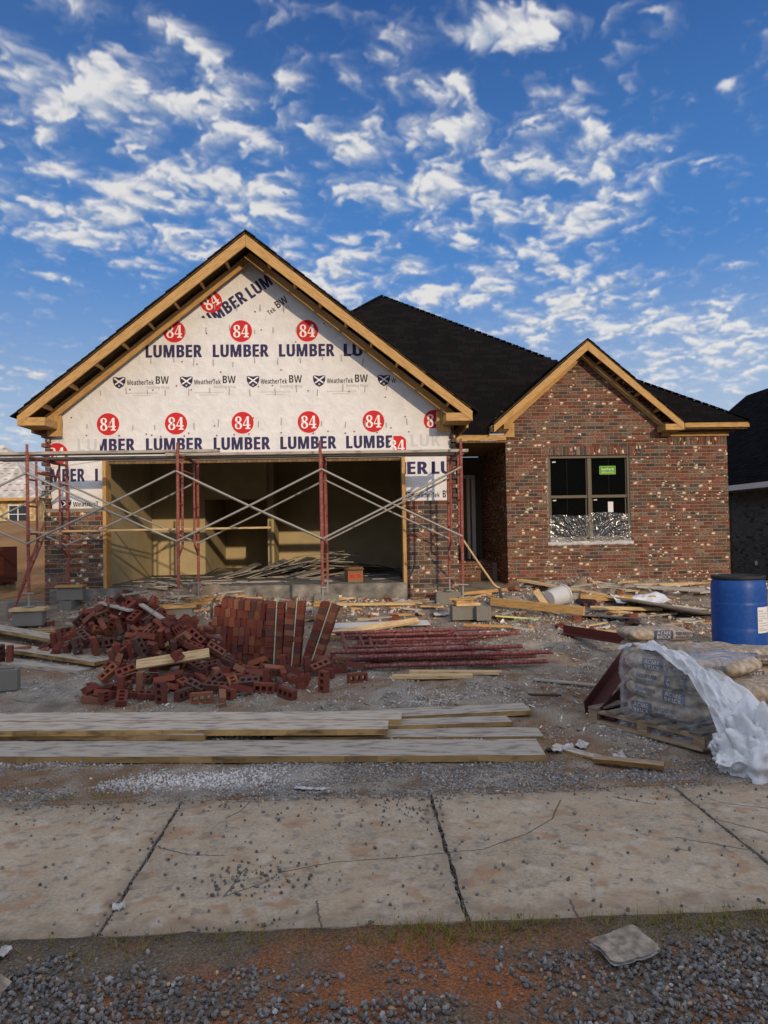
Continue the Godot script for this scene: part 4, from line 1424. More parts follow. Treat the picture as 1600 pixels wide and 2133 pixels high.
	hbox("frieze_board", Vector3(6.985, 3.53, -16.378), Vector3(8.34, 3.62, -16.34), M.lumber)
	hbox("soffit", Vector3(6.99, 3.64, -16.35), Vector3(8.6, 3.67, -16.03), M.deck_board)
	hbox("eave_fascia", Vector3(8.60, 3.675, -23.0), Vector3(8.64, 3.785, -16.03), M.lumber)
	var e1 := Vector3(5.2, 3.80, -15.97)
	var e2 := Vector3(8.64, 3.80, -15.97)
	var t2 := Vector3(6.16, 3.80 + 0.69 * 2.48, -18.45)
	var t1 := Vector3(5.2, 3.80 + 0.69 * 2.48, -18.45)
	var e3 := Vector3(8.64, 3.80, -24)
	var hr := MB.new()
	var inside := Vector3(6.5, 3.7, -20)
	var w1 := Vector3(7.12, 3.80, -15.97)
	var w2 := Vector3(5.07, 5.51, -18.45)
	hr.tri(w1, e2, t2, inside, Color.WHITE)
	hr.tri(w1, t2, w2, inside, Color.WHITE)
	hr.quad(e2, e3, Vector3(6.16, t2.y, -24), t2, inside, Color.WHITE, Vector2.ZERO, Vector2.ZERO, Vector2.ZERO, Vector2.ZERO)
	hr.quad(w1 + Vector3(-0.1, 0, -0.5), e2, e3, Vector3(7.0, 3.8, -24), Vector3(6.5, 5, -20), Color.WHITE, Vector2.ZERO, Vector2.ZERO, Vector2.ZERO, Vector2.ZERO)
	hp("roof_deck", hr, M.deck_board)
	shingle_face(e1, e2, t2, Vector2(5.1, 9.0), t1, 2)
	hip_caps(t2, e2)

# ------------------------------------------------------------------ scaffolding
func tube_part(called: String, pts: Array, r: float, m: Material, parent: Node, sides := 10) -> MeshInstance3D:
	var b := MB.new()
	b.tube(PackedVector3Array(pts), r, sides)
	return obj(called, b.mesh(), m, parent)

# a walk-through frame, upright: posts at z = +-0.725, feet at y = 0
func scaffold_frame(parent: Node, called: String, xf: Transform3D) -> Node3D:
	var f := Node3D.new()
	f.name = nm(parent, called)
	f.transform = xf
	parent.add_child(f, true)
	var m = M.rust_paint
	for s in [-1.0, 1.0]:
		var z: float = 0.725 * s
		tube_part("post", [Vector3(0, 0, z), Vector3(0, 1.93, z)], 0.0225, m, f)
		tube_part("coupling_pin", [Vector3(0, 1.93, z), Vector3(0, 2.03, z)], 0.018, m, f)
		for y in [0.80, 1.18, 1.55]:
			tube_part("rung", [Vector3(0, y, z - s * 0.02), Vector3(0, y, s * 0.43)], 0.014, m, f, 8)
	var arch := []
	for k in 9:
		var a := k / 8.0
		arch.append(Vector3(0, lerpf(0.40, 0.62, a), 0.725 - 0.30 * smoothstep(0.0, 1.0, a)))
	arch.append(Vector3(0, 1.84, 0.425))
	tube_part("inner_leg", arch, 0.017, m, f)
	var arch2 := []
	for q in arch: arch2.append(Vector3(q.x, q.y, -q.z))
	tube_part("inner_leg", arch2, 0.017, m, f)
	tube_part("crossbar", [Vector3(0, 1.86, -0.715), Vector3(0, 1.86, 0.715)], 0.0225, m, f)
	tube_part("crossbar", [Vector3(0, 1.66, -0.425), Vector3(0, 1.66, 0.425)], 0.017, m, f)
	return f

func block_mesh(hollow := true) -> ArrayMesh:
	var b := MB.new()
	for s in [-1.0, 1.0]:
		b.box(T(Vector3(0, 0.097, s * 0.081)), Vector3(0.394, 0.194, 0.034), Color.WHITE, Vector2.ZERO, 0.004)
		b.box(T(Vector3(s * 0.179, 0.097, 0)), Vector3(0.034, 0.192, 0.128), Color.WHITE, Vector2.ZERO, 0.003)
	b.box(T(Vector3(0, 0.097, 0)), Vector3(0.034, 0.192, 0.128))
	return b.mesh()

func slab_mesh(s: Vector3, bev := 0.003, uo := Vector2.ZERO) -> ArrayMesh:
	var b := MB.new()
	b.box(T(Vector3(0, s.y * 0.5, 0)), s, Color.WHITE, uo, bev)
	return b.mesh()

func build_scaffold() -> void:
	var root := thing("scaffolding", "dusty red walk-through scaffolding with silver cross braces standing before the garage opening", "scaffolding", T(Vector3(-1.43, 0.40, -11.33)))
	var base := 0.82
	var xs := [-6.45, -4.43, -2.41, -0.405, 1.545]
	var feet := []
	for k in xs.size():
		var f := scaffold_frame(root, "frame", T(Vector3(xs[k], base, -11.33) - root.position, 0, [0.02, 0.0, 0.01, -0.015, 0.0][k], [0, 0.006, -0.004, 0.004, -0.005][k]))
		# feet: pads on blocks on the ground
		var foot := [0.62, 0.62, 0.62, 0.62, 0.62]
		var back := [0.60, 0.82, 0.58, 0.60, 0.60]
		f.position.y = base - root.position.y
		for e in [[0.725, foot[k]], [-0.725, back[k]]]:
			if base - e[1] > 0.03:
				tube_part("screw_jack", [Vector3(0, e[1] - base + 0.008, e[0]), Vector3(0, 0.02, e[0])], 0.014, M.galvanised, f, 8)
				var b := MB.new()
				b.box(T(Vector3(0, e[1] - base + 0.006, e[0])), Vector3(0.13, 0.01, 0.13))
				obj("base_plate", b.mesh(), M.galvanised, f)
				tube_part("jack_handle", [Vector3(-0.075, -0.012, e[0] + 0.01), Vector3(0.075, -0.02, e[0] + 0.02)], 0.011, M.galvanised, f, 6)
	for k in xs.size() - 1:
		for z in [-10.605, -12.055]:
			var b := MB.new()
			var a := Vector3(xs[k], 0, z + 0.035) - root.position
			var d := Vector3(xs[k + 1], 0, z + 0.035) - root.position
			var hi := (2.45 if z > -11 else 2.39) - 0.0
			var lo := (1.48 if z > -11 else 1.43) - 0.0
			b.tube(PackedVector3Array([a + Vector3(0, hi, 0), (a + d) * 0.5 + Vector3(0, (hi + lo) * 0.5 - 0.012, 0.0), d + Vector3(0, lo, 0)]), 0.0155, 8)
			b.tube(PackedVector3Array([a + Vector3(0, lo, 0.036), (a + d) * 0.5 + Vector3(0, (hi + lo) * 0.5 - 0.01, 0.036), d + Vector3(0, hi, 0.036)]), 0.0155, 8)
			obj("cross_brace", b.mesh(), M.galvanised, root)
	# what the feet stand on
	var bm := block_mesh()
	var pad := slab_mesh(Vector3(0.36, 0.036, 0.24), 0.003, Vector2(2.3, 1.1))
	var put_block := func(p: Vector3, ry: float, label: String):
		tag(obj("concrete_block", bm, M.block, self, T(p, 0, ry)), label, "concrete block", "concrete blocks under the scaffold feet")
	var put_pad := func(p: Vector3, ry: float, s: Vector3, label: String):
		tag(obj("timber_pad", slab_mesh(s, 0.003, Vector2(p.x, p.z)), M.lumber if fmod(absf(p.x * 7.0), 1.0) > 0.4 else M.lumber_pale, self, T(p, 0, ry)), label, "timber offcut", "timber pads under the scaffold feet")
	put_block.call(Vector3(-4.43, 0.37, -10.62), 0.05, "grey concrete block under the front foot of the leftmost scaffold frame")
	put_pad.call(Vector3(-4.43, 0.566, -10.62), 0.1, Vector3(0.46, 0.045, 0.26), "pale board on the block under the front foot of the leftmost scaffold frame")
	put_block.call(Vector3(-4.42, 0.385, -12.10), 1.52, "lower grey block of the pair before the left brick pillar")
	put_block.call(Vector3(-4.40, 0.581, -12.10), 0.04, "upper grey block of the pair before the left brick pillar")
	put_pad.call(Vector3(-4.40, 0.777, -12.08), 0.0, Vector3(0.42, 0.036, 0.24), "yellow pad board on the two stacked blocks before the left brick pillar")
	put_block.call(Vector3(-2.42, 0.37, -10.62), 0.2, "grey block behind the fallen brick heap, under the second scaffold frame's front foot")
	put_pad.call(Vector3(-2.42, 0.566, -10.60), 0.35, Vector3(0.48, 0.045, 0.25), "pale pad board behind the fallen brick heap, under the second scaffold frame")
	for k in 3: put_pad.call(Vector3(-2.40 + 0.02 * k, 0.435 + 0.045 * k, -12.06), 0.4 * k, Vector3(0.34 - 0.04 * k, 0.045, 0.22), ["bottom board of the little timber stack by the garage slab", "middle board of the little timber stack by the garage slab", "top board of the little timber stack by the garage slab"][k])
	put_block.call(Vector3(-0.42, 0.345, -10.64), 1.5, "grey block behind the strapped bricks under the third scaffold frame")
	put_pad.call(Vector3(-0.40, 0.541, -10.62), 0.15, Vector3(0.32, 0.04, 0.22), "lower pad board behind the strapped bricks under the third scaffold frame")
	put_pad.call(Vector3(-0.40, 0.581, -10.62), -0.2, Vector3(0.24, 0.036, 0.18), "upper pad board behind the strapped bricks under the third scaffold frame")
	put_block.call(Vector3(-0.42, 0.395, -12.06), 0.1, "grey block against the garage slab under the third scaffold frame's rear foot")
	put_block.call(Vector3(1.57, 0.315, -10.62), 0.06, "sunlit grey block under the rightmost scaffold frame's front foot")
	put_block.call(Vector3(1.80, 0.315, -10.60), 1.56, "sunlit grey block set on edge beside the rightmost front scaffold foot")
	put_pad.call(Vector3(1.60, 0.511, -10.60), 0.05, Vector3(0.34, 0.04, 0.2), "bottom orange board of the stack under the rightmost front scaffold foot")
	put_pad.call(Vector3(1.54, 0.551, -10.62), 0.3, Vector3(0.26, 0.036, 0.16), "middle board of the stack under the rightmost front scaffold foot")
	put_pad.call(Vector3(1.53, 0.587, -10.61), -0.35, Vector3(0.34, 0.03, 0.14), "top dark board of the stack under the rightmost front scaffold foot")
	put_block.call(Vector3(1.52, 0.385, -12.10), 0.0, "tan sunlit block against the right brick pillar under the rear scaffold foot")
	# walk boards and odd planks on the frames
	plank("scaffold_plank", "left weathered plank laid along the top of the scaffolding, lapping over the right one", "plank", "planks along the top of the scaffolding", Vector3(-6.6, 2.746, -11.12), Vector3(-1.92, 2.756, -11.14), 0.25, 0.042, M.worn_board)
	plank("scaffold_plank", "long right-hand plank along the scaffold top, ending past the right brick pillar", "plank", "planks along the top of the scaffolding", Vector3(-2.66, 2.704, -11.12), Vector3(1.72, 2.706, -11.10), 0.25, 0.042, M.worn_board)
	plank("scaffold_plank", "rear plank along the scaffold top close to the white wrap", "plank", "planks along the top of the scaffolding", Vector3(-5.2, 2.704, -11.46), Vector3(1.70, 2.704, -11.44), 0.25, 0.042, M.worn_board)
	plank("batten", "thin pale batten lying on the scaffold rungs across the garage opening", "batten", "", Vector3(-4.55, 1.637, -11.88), Vector3(-1.25, 1.640, -11.82), 0.07, 0.03, M.lumber_pale)
	plank("board_offcut", "short pale offcut on the scaffold rungs before the left pillar", "batten", "", Vector3(-4.52, 1.635, -10.78), Vector3(-4.05, 1.600, -10.80), 0.09, 0.025, M.lumber_pale)
	# a shovel leaning by the right-hand frame
	var sv := thing("shovel", "long-handled grey shovel leaning on the rightmost scaffold frame by the dark porch", "shovel", T(Vector3(2.23, 0.45, -11.55)))
	var hd := [Vector3(-0.62, 1.05, 0.25), Vector3(-0.35, 0.66, 0.12), Vector3(-0.08, 0.28, 0.02), Vector3(-0.03, 0.24, 0.0), Vector3(0.02, 0.215, 0.0)]
	tube_part("handle", hd, 0.016, M.lumber_pale, sv, 8)
	var bl := MB.new()
	var p := PackedVector3Array()
	var uv := PackedVector2Array()
	for j in 8:
		for i in 7:
			var u := i / 6.0 - 0.5
			var v := j / 7.0
			var wd := 0.21 * (1.0 if v < 0.6 else 1.0 - pow((v - 0.6) / 0.4, 2.0) * 0.85)
			p.push_back(Vector3(0.02 + 0.05 * v - 0.03 * cos(u * PI), 0.22 - 0.27 * v, u * wd))
			uv.push_back(Vector2(u, v))
	bl.grid(p, 7, 8, Color.WHITE, uv)
	obj("blade", bl.mesh(), M.galvanised, sv)

const EDGE := Color(0.95, 0.68, 0.33)

# a plank whose underside's centre line runs from a to b
func plank(called: String, label: String, cat: String, group: String, a: Vector3, b: Vector3, w: float, t: float, m: Material, roll := 0.0, warp := 0.0) -> MeshInstance3D:
	var xf := along(a, b, roll)
	var mb := MB.new()
	var ln := a.distance_to(b)
	var uo := Vector2(fmod(absf(a.x * 3.1 + a.z * 7.7), 11.0), fmod(absf(b.z * 5.3), 7.0))
	if warp == 0.0:
		mb.box(T(Vector3(0, t * 0.5, 0)), Vector3(ln, t, w), Color.WHITE, uo, minf(0.004, t * 0.2))
	else:
		# sawn edges wander a little
		var n := 26
		for k in n:
			var x0 := lerpf(-0.5, 0.5, float(k) / n) * ln
			var x1 := lerpf(-0.5, 0.5, float(k + 1) / n) * ln
			var c := func(x, sy, sz):
				var q := float(x)
				return Vector3(q, t * 0.5 + sy * (t * 0.5 - absf(nz.get_noise_2d(q * 9.0 + uo.x, sz * 3.0 + sy)) * 0.004) + warp * sin(q / ln * 3.0 + uo.x) , sz * (w * 0.5 - absf(nz.get_noise_2d(q * 6.0 + uo.y, sz + 8.0)) * 0.006))
			var mid := Vector3((x0 + x1) * 0.5, t * 0.5, 0)
			for f in [[1, -1, 1, 1], [-1, 1, -1, -1], [-1, -1, 1, -1], [1, 1, -1, 1]]:
				var qa: Vector3 = c.call(x0, f[0], f[1])
				var qb: Vector3 = c.call(x1, f[0], f[1])
				var qc: Vector3 = c.call(x1, f[2], f[3])
				var qd: Vector3 = c.call(x0, f[2], f[3])
				var va: float = f[1] * w * 0.5 if f[0] == f[2] else f[0] * t * 0.5 + 0.3
				var vb: float = f[3] * w * 0.5 if f[0] == f[2] else f[2] * t * 0.5 + 0.3
				mb.quad(qa, qb, qc, qd, mid, Color.WHITE if f[0] == f[2] else EDGE * (0.8 + 0.5 * nz.get_noise_2d(x0 * 1.3 + uo.x, f[1] * 5.0)), uo + Vector2(x0, va), uo + Vector2(x1, va), uo + Vector2(x1, vb), uo + Vector2(x0, vb))
			if k == 0 or k == n - 1:
				var x := x0 if k == 0 else x1
				mb.quad(c.call(x, -1, -1), c.call(x, -1, 1), c.call(x, 1, 1), c.call(x, 1, -1), mid, EDGE, uo, uo + Vector2(0, w), uo + Vector2(t, w), uo + Vector2(t, 0))
	var o := obj(called, mb.mesh(), m, self, xf)
	tag(o, label, cat, group)
	return o

# ------------------------------------------------------------------ loose and strapped bricks
const BL := Vector3(0.194, 0.057, 0.092)

# a brick lying on its bed, with three core holes through it
func cored_brick(r: RandomNumberGenerator, col: Color) -> ArrayMesh:
	var b := MB.new()
	var h := BL * 0.5
	var hx := 0.0185
	var hz := 0.021
	var cx := [-0.060, 0.0, 0.060]
	var jit: Array[Vector3] = []
	for k in 8: jit.append(Vector3(r.randf_range(-1, 1), r.randf_range(-1, 1), r.randf_range(-1, 1)) * 0.0022)
	var w := func(x: float, y: float, z: float):
		# corners chip and sag a little
		var q := Vector3(x, y, z)
		var k := (1 if x > 0 else 0) + (2 if y > 0 else 0) + (4 if z > 0 else 0)
		return q + jit[k] * (absf(x) / h.x) * (absf(z) / h.z)
	for sy in [-1.0, 1.0]:
		var y: float = h.y * sy
		var strips := [[-h.x, h.x, -h.z, -hz], [-h.x, h.x, hz, h.z]]
		var last := -h.x
		for c in cx:
			strips.append([last, c - hx, -hz, hz])
			last = c + hx
		strips.append([last, h.x, -hz, hz])
		for s in strips:
			b.quad(w.call(s[0], y, s[2]), w.call(s[1], y, s[2]), w.call(s[1], y, s[3]), w.call(s[0], y, s[3]), Vector3((s[0] + s[1]) * 0.5, 0, (s[2] + s[3]) * 0.5), col, Vector2(s[0], s[2]), Vector2(s[1], s[2]), Vector2(s[1], s[3]), Vector2(s[0], s[3]))
	for c in cx:
		for e in [[-hx, -hz, hx, -hz], [hx, -hz, hx, hz], [hx, hz, -hx, hz], [-hx, hz, -hx, -hz]]:
			var p0 := Vector3(c + e[0], -h.y, e[1])
			var p1 := Vector3(c + e[2], -h.y, e[3])
			var up := Vector3(0, BL.y, 0)
			var away := Vector3((e[0] + e[2]) * 1.0 + c, 0, e[1] + e[3]) * 1.0
			away = Vector3(c + (e[0] + e[2]) * 0.5 * 2.0, 0, (e[1] + e[3]) * 0.5 * 2.0)
			b.quad(p0, p1, p1 + up, p0 + up, away, col * 0.9, Vector2.ZERO, Vector2(0.04, 0), Vector2(0.04, 0.06), Vector2(0, 0.06))
	for e in [[-1, -1, 1, -1], [1, -1, 1, 1], [1, 1, -1, 1], [-1, 1, -1, -1]]:
		var q0: Vector3 = w.call(h.x * e[0], -h.y, h.z * e[1])
		var q1: Vector3 = w.call(h.x * e[2], -h.y, h.z * e[3])
		var q2: Vector3 = w.call(h.x * e[2], h.y, h.z * e[3])
		var q3: Vector3 = w.call(h.x * e[0], h.y, h.z * e[1])
		b.quad(q0, q1, q2, q3, Vector3.ZERO, col, Vector2.ZERO, Vector2(0.2, 0), Vector2(0.2, 0.06), Vector2(0, 0.06))
	return b.mesh()

var loose: Array[ArrayMesh] = []

func pile_target(x: float, z: float) -> float:
	return gy(x, z) + bump(x, z, -2.75, -9.15, 1.05, 0.85, 0.24) + bump(x, z, -1.9, -8.1, 0.95, 0.8, 0.24) + bump(x, z, -2.1, -8.9, 1.3, 0.8, 0.12) + 0.10

func build_bricks() -> void:
	var r := RandomNumberGenerator.new()
	r.seed = 2024
	for k in 14:
		var c := [Color(0.135, 0.044, 0.034), Color(0.118, 0.040, 0.033), Color(0.155, 0.052, 0.038), Color(0.108, 0.042, 0.036), Color(0.15, 0.048, 0.036), Color(0.085, 0.052, 0.048), Color(0.19, 0.080, 0.045), Color(0.127, 0.038, 0.030), Color(0.10, 0.036, 0.033), Color(0.17, 0.058, 0.040), Color(0.085, 0.040, 0.036), Color(0.15, 0.066, 0.050), Color(0.12, 0.036, 0.030), Color(0.20, 0.10, 0.065)][k] as Color
		loose.append(cored_brick(r, c * Color(2.15, 1.9, 1.65)))
	# a height field lets each brick come to rest on those below it
	var x0 := -4.2
	var z0 := -10.6
	var cs := 0.02
	var nx := 240
	var nzz := 230
	var hm := PackedFloat32Array()
	hm.resize(nx * nzz)
	for j in nzz:
		for i in nx:
			hm[j * nx + i] = gy(x0 + i * cs, z0 + j * cs)
	# ground taken up by the strapped bundle and the long plank
	var groups := [[-2.75, -9.1, 0.50, 0.38, 108], [-1.95, -8.1, 0.46, 0.38, 92], [-1.75, -7.15, 0.54, 0.22, 44], [-2.5, -8.4, 0.55, 0.35, 28], [-1.25, -7.6, 0.28, 0.22, 22], [-0.38, -7.75, 0.20, 0.18, 11]]
	var made := 0
	for g in groups:
		var n := 0
		var tries := 0
		while n < g[4] and tries < 900:
			tries += 1
			var x: float = g[0] + r.randfn(0.0, 1.0) * g[2]
			var z: float = g[1] + r.randfn(0.0, 1.0) * g[3]
			if x < -3.95 or x > 0.1 or z > -6.62 or z < -10.2: continue
			if x > -1.55 and x < -0.25 and z < -7.95 and z > -8.7: continue
			if x < -2.45 and z > -8.35: continue
			var yaw := r.randf() * TAU
			if r.randf() < 0.45: yaw = r.randf_range(-0.5, 0.5)
			var kind := r.randf()
			var d := BL
			var turn := Basis()
			if kind > 0.42 and kind < 0.80:
				turn = Basis(Vector3.RIGHT, PI / 2)
				d = Vector3(BL.x, BL.z, BL.y)
			elif kind >= 0.80:
				turn = Basis(Vector3.BACK, PI / 2)
				d = Vector3(BL.y, BL.x, BL.z)
			var ax := Vector3(cos(yaw), 0, -sin(yaw))
			var az := Vector3(sin(yaw), 0, cos(yaw))
			# heights under the footprint, and a plane through them
			var hs := PackedFloat32Array()
			var us := PackedVector2Array()
			var sum := 0.0
			var su := 0.0
			var sv := 0.0
			var suu := 0.0
			var svv := 0.0
			for a in 7:
				for bb in 5:
					var u := (a / 6.0 - 0.5) * d.x
					var v := (bb / 4.0 - 0.5) * d.z
					var q := Vector3(x, 0, z) + ax * u + az * v
					var i := clampi(int((q.x - x0) / cs), 0, nx - 1)
					var j := clampi(int((q.z - z0) / cs), 0, nzz - 1)
					var h := hm[j * nx + i]
					hs.push_back(h)
					us.push_back(Vector2(u, v))
					sum += h; su += h * u; sv += h * v; suu += u * u; svv += v * v
			var mean := sum / 35.0
			var gu := clampf(su / suu, -0.75, 0.75) + r.randf_range(-0.06, 0.06)
			var gv := clampf(sv / svv, -0.75, 0.75) + r.randf_range(-0.06, 0.06)
			if kind >= 0.80:
				gu *= 0.5
				gv *= 0.5
			var rest := PackedFloat32Array()
			for a in 35: rest.push_back(hs[a] - gu * us[a].x - gv * us[a].y)
			rest.sort()
			var lift := rest[29]
			if lift + d.y > pile_target(x, z) + (0.10 if kind >= 0.8 else 0.03): continue
			var bx := (ax + Vector3(0, gu, 0)).normalized()
			var bz := (az + Vector3(0, gv, 0))
			bz = (bz - bx * bz.dot(bx)).normalized()
			var by := bz.cross(bx)
			var bs := Basis(bx, by, bz)
			var pos := Vector3(x, lift, z) + by * d.y * 0.5
			for a in 13:
				for bb in 9:
					var u := (a / 12.0 - 0.5) * d.x
					var v := (bb / 8.0 - 0.5) * d.z
					var q := pos + bx * u + bz * v + by * d.y * 0.5
					var i := int((q.x - x0) / cs)
					var j := int((q.z - z0) / cs)
					if i >= 0 and j >= 0 and i < nx and j < nzz: hm[j * nx + i] = maxf(hm[j * nx + i], q.y)
			var ci := r.randi() % 14
			var o := obj("loose_brick", loose[ci], M.loose_brick, self, Transform3D(bs * turn, pos))
			var tone: String = ["dark red", "deep red", "red", "maroon", "red", "grey-brown", "orange-red", "dark red", "maroon", "bright red", "maroon", "brownish red", "deep red", "pale orange"][ci]
			var pose := "upright" if kind >= 0.80 else ("on edge" if kind > 0.42 else "flat")
			var where := "at the front foot of the fallen brick heap"
			if g[0] > -0.5: where = "in the little scatter right of the strapped bricks"
			elif z > -7.5: where = "at the front left foot of the brick heap" if x < -1.9 else ("at the heap's foot below the pale board" if x < -1.4 else "at the front foot of the strapped brick stacks")
			elif z < -8.75 and x < -2.9: where = "on the left shoulder of the brick heap"
			elif z < -8.75 and x < -2.3: where = "on the crown of the brick heap"
			elif z < -8.75: where = "on the back right slope of the brick heap"
			elif x < -2.2: where = "on the heap's front left slope by the grey planks"
			elif x < -1.75: where = "in the middle of the brick heap's front slope"
			else: where = "between the brick heap and the square brick stack"
			tag(o, "%s brick %s %s" % [tone, pose, where], "brick", "loose bricks of the fallen heap")
			if r.randf() < 0.12: o.transform = o.transform.scaled_local(Vector3(0.5, 1, 1))
			n += 1
			made += 1
	var one := obj("loose_brick", loose[2], M.loose_brick, self, T(Vector3(0.03, gy(0.03, -7.36) + 0.045, -7.36), PI / 2, 0.35))
	tag(one, "single red cored brick lying alone on the gravel right of the heap", "brick")
	# boards thrown on the heap
	plank("heap_board", "pale split board lying across the front of the brick heap", "board", "", Vector3(-2.06, 0.345, -7.33), Vector3(-1.38, 0.435, -7.36), 0.10, 0.03, M.lumber_pale, 0.9)
	one = obj("loose_brick", loose[0], M.loose_brick, self, T(Vector3(-1.66, 0.44, -7.285), 0.95, PI / 2 - 0.1, 0.0))
	tag(one, "red brick lying across the pale board at the front of the heap", "brick")
	plank("heap_board", "grey weathered offcut sloping on top of the brick heap", "board", "", Vector3(-2.92, pile_target(-2.92, -8.95) + 0.03, -8.95), Vector3(-2.50, pile_target(-2.5, -8.7) + 0.02, -8.70), 0.09, 0.025, M.worn_board)
	plank("heap_board", "short grey offcut beside the sloping one on the brick heap", "board", "", Vector3(-2.42, pile_target(-2.42, -8.78) + 0.03, -8.78), Vector3(-2.14, pile_target(-2.14, -8.66) + 0.02, -8.66), 0.08, 0.025, M.worn_board)
	plank("heap_board", "pale offcut half buried at the left of the upright bricks", "board", "", Vector3(-2.25, 0.42, -8.0), Vector3(-1.88, 0.44, -7.95), 0.09, 0.03, M.lumber_pale, 0.4)
	# the square stack whose brick ends face the street
	var st := thing("brick_stack", "square stack of dark red bricks with their ends showing, left of the strapped bricks", "brick stack", T(Vector3(-1.24, 0.13, -8.30), 0, 0.05, -0.04))
	for row in 8:
		for col in 10:
			if row < 4 and col < 5 - row: continue
			if row > 6 and col == 0: continue
			for dep in 2:
				var o := obj("brick", loose[r.randi() % 14], M.loose_brick, st)
				o.transform = T(Vector3(-0.29 + col * 0.0605 + r.randf_range(-0.003, 0.003) + 0.010 * row * (row / 7.0), 0.05 + row * 0.0945 - 0.006 * col * (row / 7.0) - (0.03 if col == 0 and row == 7 else 0.0), 0.10 - dep * 0.2 + r.randf_range(-0.022, 0.02) - (0.03 if row > 5 else 0.0)), r.randf_range(-0.02, 0.02), PI / 2 + r.randf_range(-0.025, 0.025), 0).rotated_local(Vector3.RIGHT, PI / 2)
	# three strapped columns leaning to the right
	for k in 3:
		var px: float = [-0.862, -0.668, -0.465][k]
		var lean: float = [-0.065, -0.10, -0.34][k]
		var c := thing("strapped_brick_column", ["leftmost strapped column of red bricks, nearly upright, pale strap down its face", "middle strapped column of red bricks, leaning slightly right", "rightmost strapped column of red bricks, tipped furthest over"][k], "strapped bricks", T(Vector3(px, [0.13, 0.135, 0.15][k], [-8.18, -8.15, -8.08][k]), 0, [0.0, -0.05, -0.16][k], lean), "strapped columns of bricks")
		for row in 12:
			for col in 2:
				var o := obj("brick", loose[r.randi() % 14], M.loose_brick, c)
				o.transform = T(Vector3(-0.047 + col * 0.094, 0.03 + row * 0.0592, r.randf_range(-0.008, 0.008)), 0, PI / 2 + r.randf_range(-0.02, 0.02), 0)
		var s := MB.new()
		for sz in [0.1035, -0.1035]:
			s.box(T(Vector3(0.012, 0.375, sz)), Vector3(0.010, 0.765, 0.0018))
		s.box(T(Vector3(0.012, 0.7575, 0)), Vector3(0.010, 0.0018, 0.206))
		obj("strap", s.mesh(), M.strap, c)
	# edge protector sheet hooked over the stack's corner
	var p := PackedVector3Array()
	var uv := PackedVector2Array()
	for j in 6:
		for i in 16:
			var u := i / 15.0
			var v := j / 5.0
			var a := u * 1.9
			p.push_back(Vector3(-1.36 - sin(a) * 0.16 + 0.004 * sin(u * 17.0 + v * 3.0), 0.93 - (1.0 - cos(a)) * 0.13 - maxf(0.0, u - 0.6) * 0.22, -8.24 + (v - 0.5) * 0.17 + 0.01 * sin(u * 9.0)))
			uv.push_back(Vector2(u, v))
	var w := MB.new()
	w.grid(p, 16, 6, Color.WHITE, uv, true)
	tag(obj("edge_protector", w.mesh(), M.white_plastic), "white curled edge protector over the top left corner of the brick stack", "packing strip")
	# cut straps curling out of the heap
	var straps := [[Vector3(-2.35, 0.62, -8.6), Vector3(-2.1, 0.80, -8.55), Vector3(-1.95, 0.93, -8.6), "pale green strap sticking up out of the brick heap"],
		[Vector3(-1.75, 0.50, -8.0), Vector3(-1.55, 0.53, -7.9), Vector3(-1.35, 0.50, -7.9), "pale green strap lying between the heap and the brick stack"],
		[Vector3(-2.2, 0.22, -7.1), Vector3(-2.05, 0.30, -7.15), Vector3(-1.85, 0.27, -7.3), "thin green strap looping from the heap's front left"],
		[Vector3(-1.5, 0.12, -6.62), Vector3(-1.25, 0.11, -6.58), Vector3(-1.05, 0.12, -6.66), "green strap on the gravel just before the brick heap"],
		[Vector3(-0.92, 0.12, -6.72), Vector3(-0.82, 0.115, -6.62), Vector3(-0.74, 0.11, -6.60), "short mint strap on the gravel right of the heap's front"],
		[Vector3(-0.95, 0.14, -8.0), Vector3(-0.75, 0.15, -7.9), Vector3(-0.42, 0.20, -7.86), "white strap end trailing from under the strapped columns"],
		[Vector3(-4.1, 0.40, -9.9), Vector3(-3.6, 0.43, -9.8), Vector3(-3.2, 0.46, -9.7), "green strap behind the brick heap by the left scaffold foot"],
		[Vector3(-3.1, 0.12, -7.0), Vector3(-2.8, 0.10, -6.9), Vector3(-2.5, 0.10, -7.0), "green strap on the ground left of the heap's front"],
		[Vector3(2.1, 0.30, -10.2), Vector3(2.4, 0.34, -10.25), Vector3(2.75, 0.31, -10.1), "yellow-green strap on the rubble before the yellow beam"]]
	for q in straps:
		var cv := Curve3D.new()
		cv.add_point(q[0], Vector3.ZERO, (q[1] - q[0]) * 0.5)
		cv.add_point(q[1], (q[0] - q[2]) * 0.22, (q[2] - q[0]) * 0.22)
		cv.add_point(q[2], (q[1] - q[2]) * 0.5)
		var b := MB.new()
		var pts := cv.tessellate_even_length(4, 0.05)
		var sp := PackedVector3Array()
		var su := PackedVector2Array()
		for j in pts.size():
			for i in 2:
				sp.push_back(pts[j] + Vector3(0, 0.004 + i * 0.010, (i - 0.5) * 0.010))
				su.push_back(Vector2(i, j))
		b.grid(sp, 2, pts.size(), Color.WHITE, su)
		tag(obj("strap", b.mesh(), M.strap), q[3], "strap", "cut packing straps")

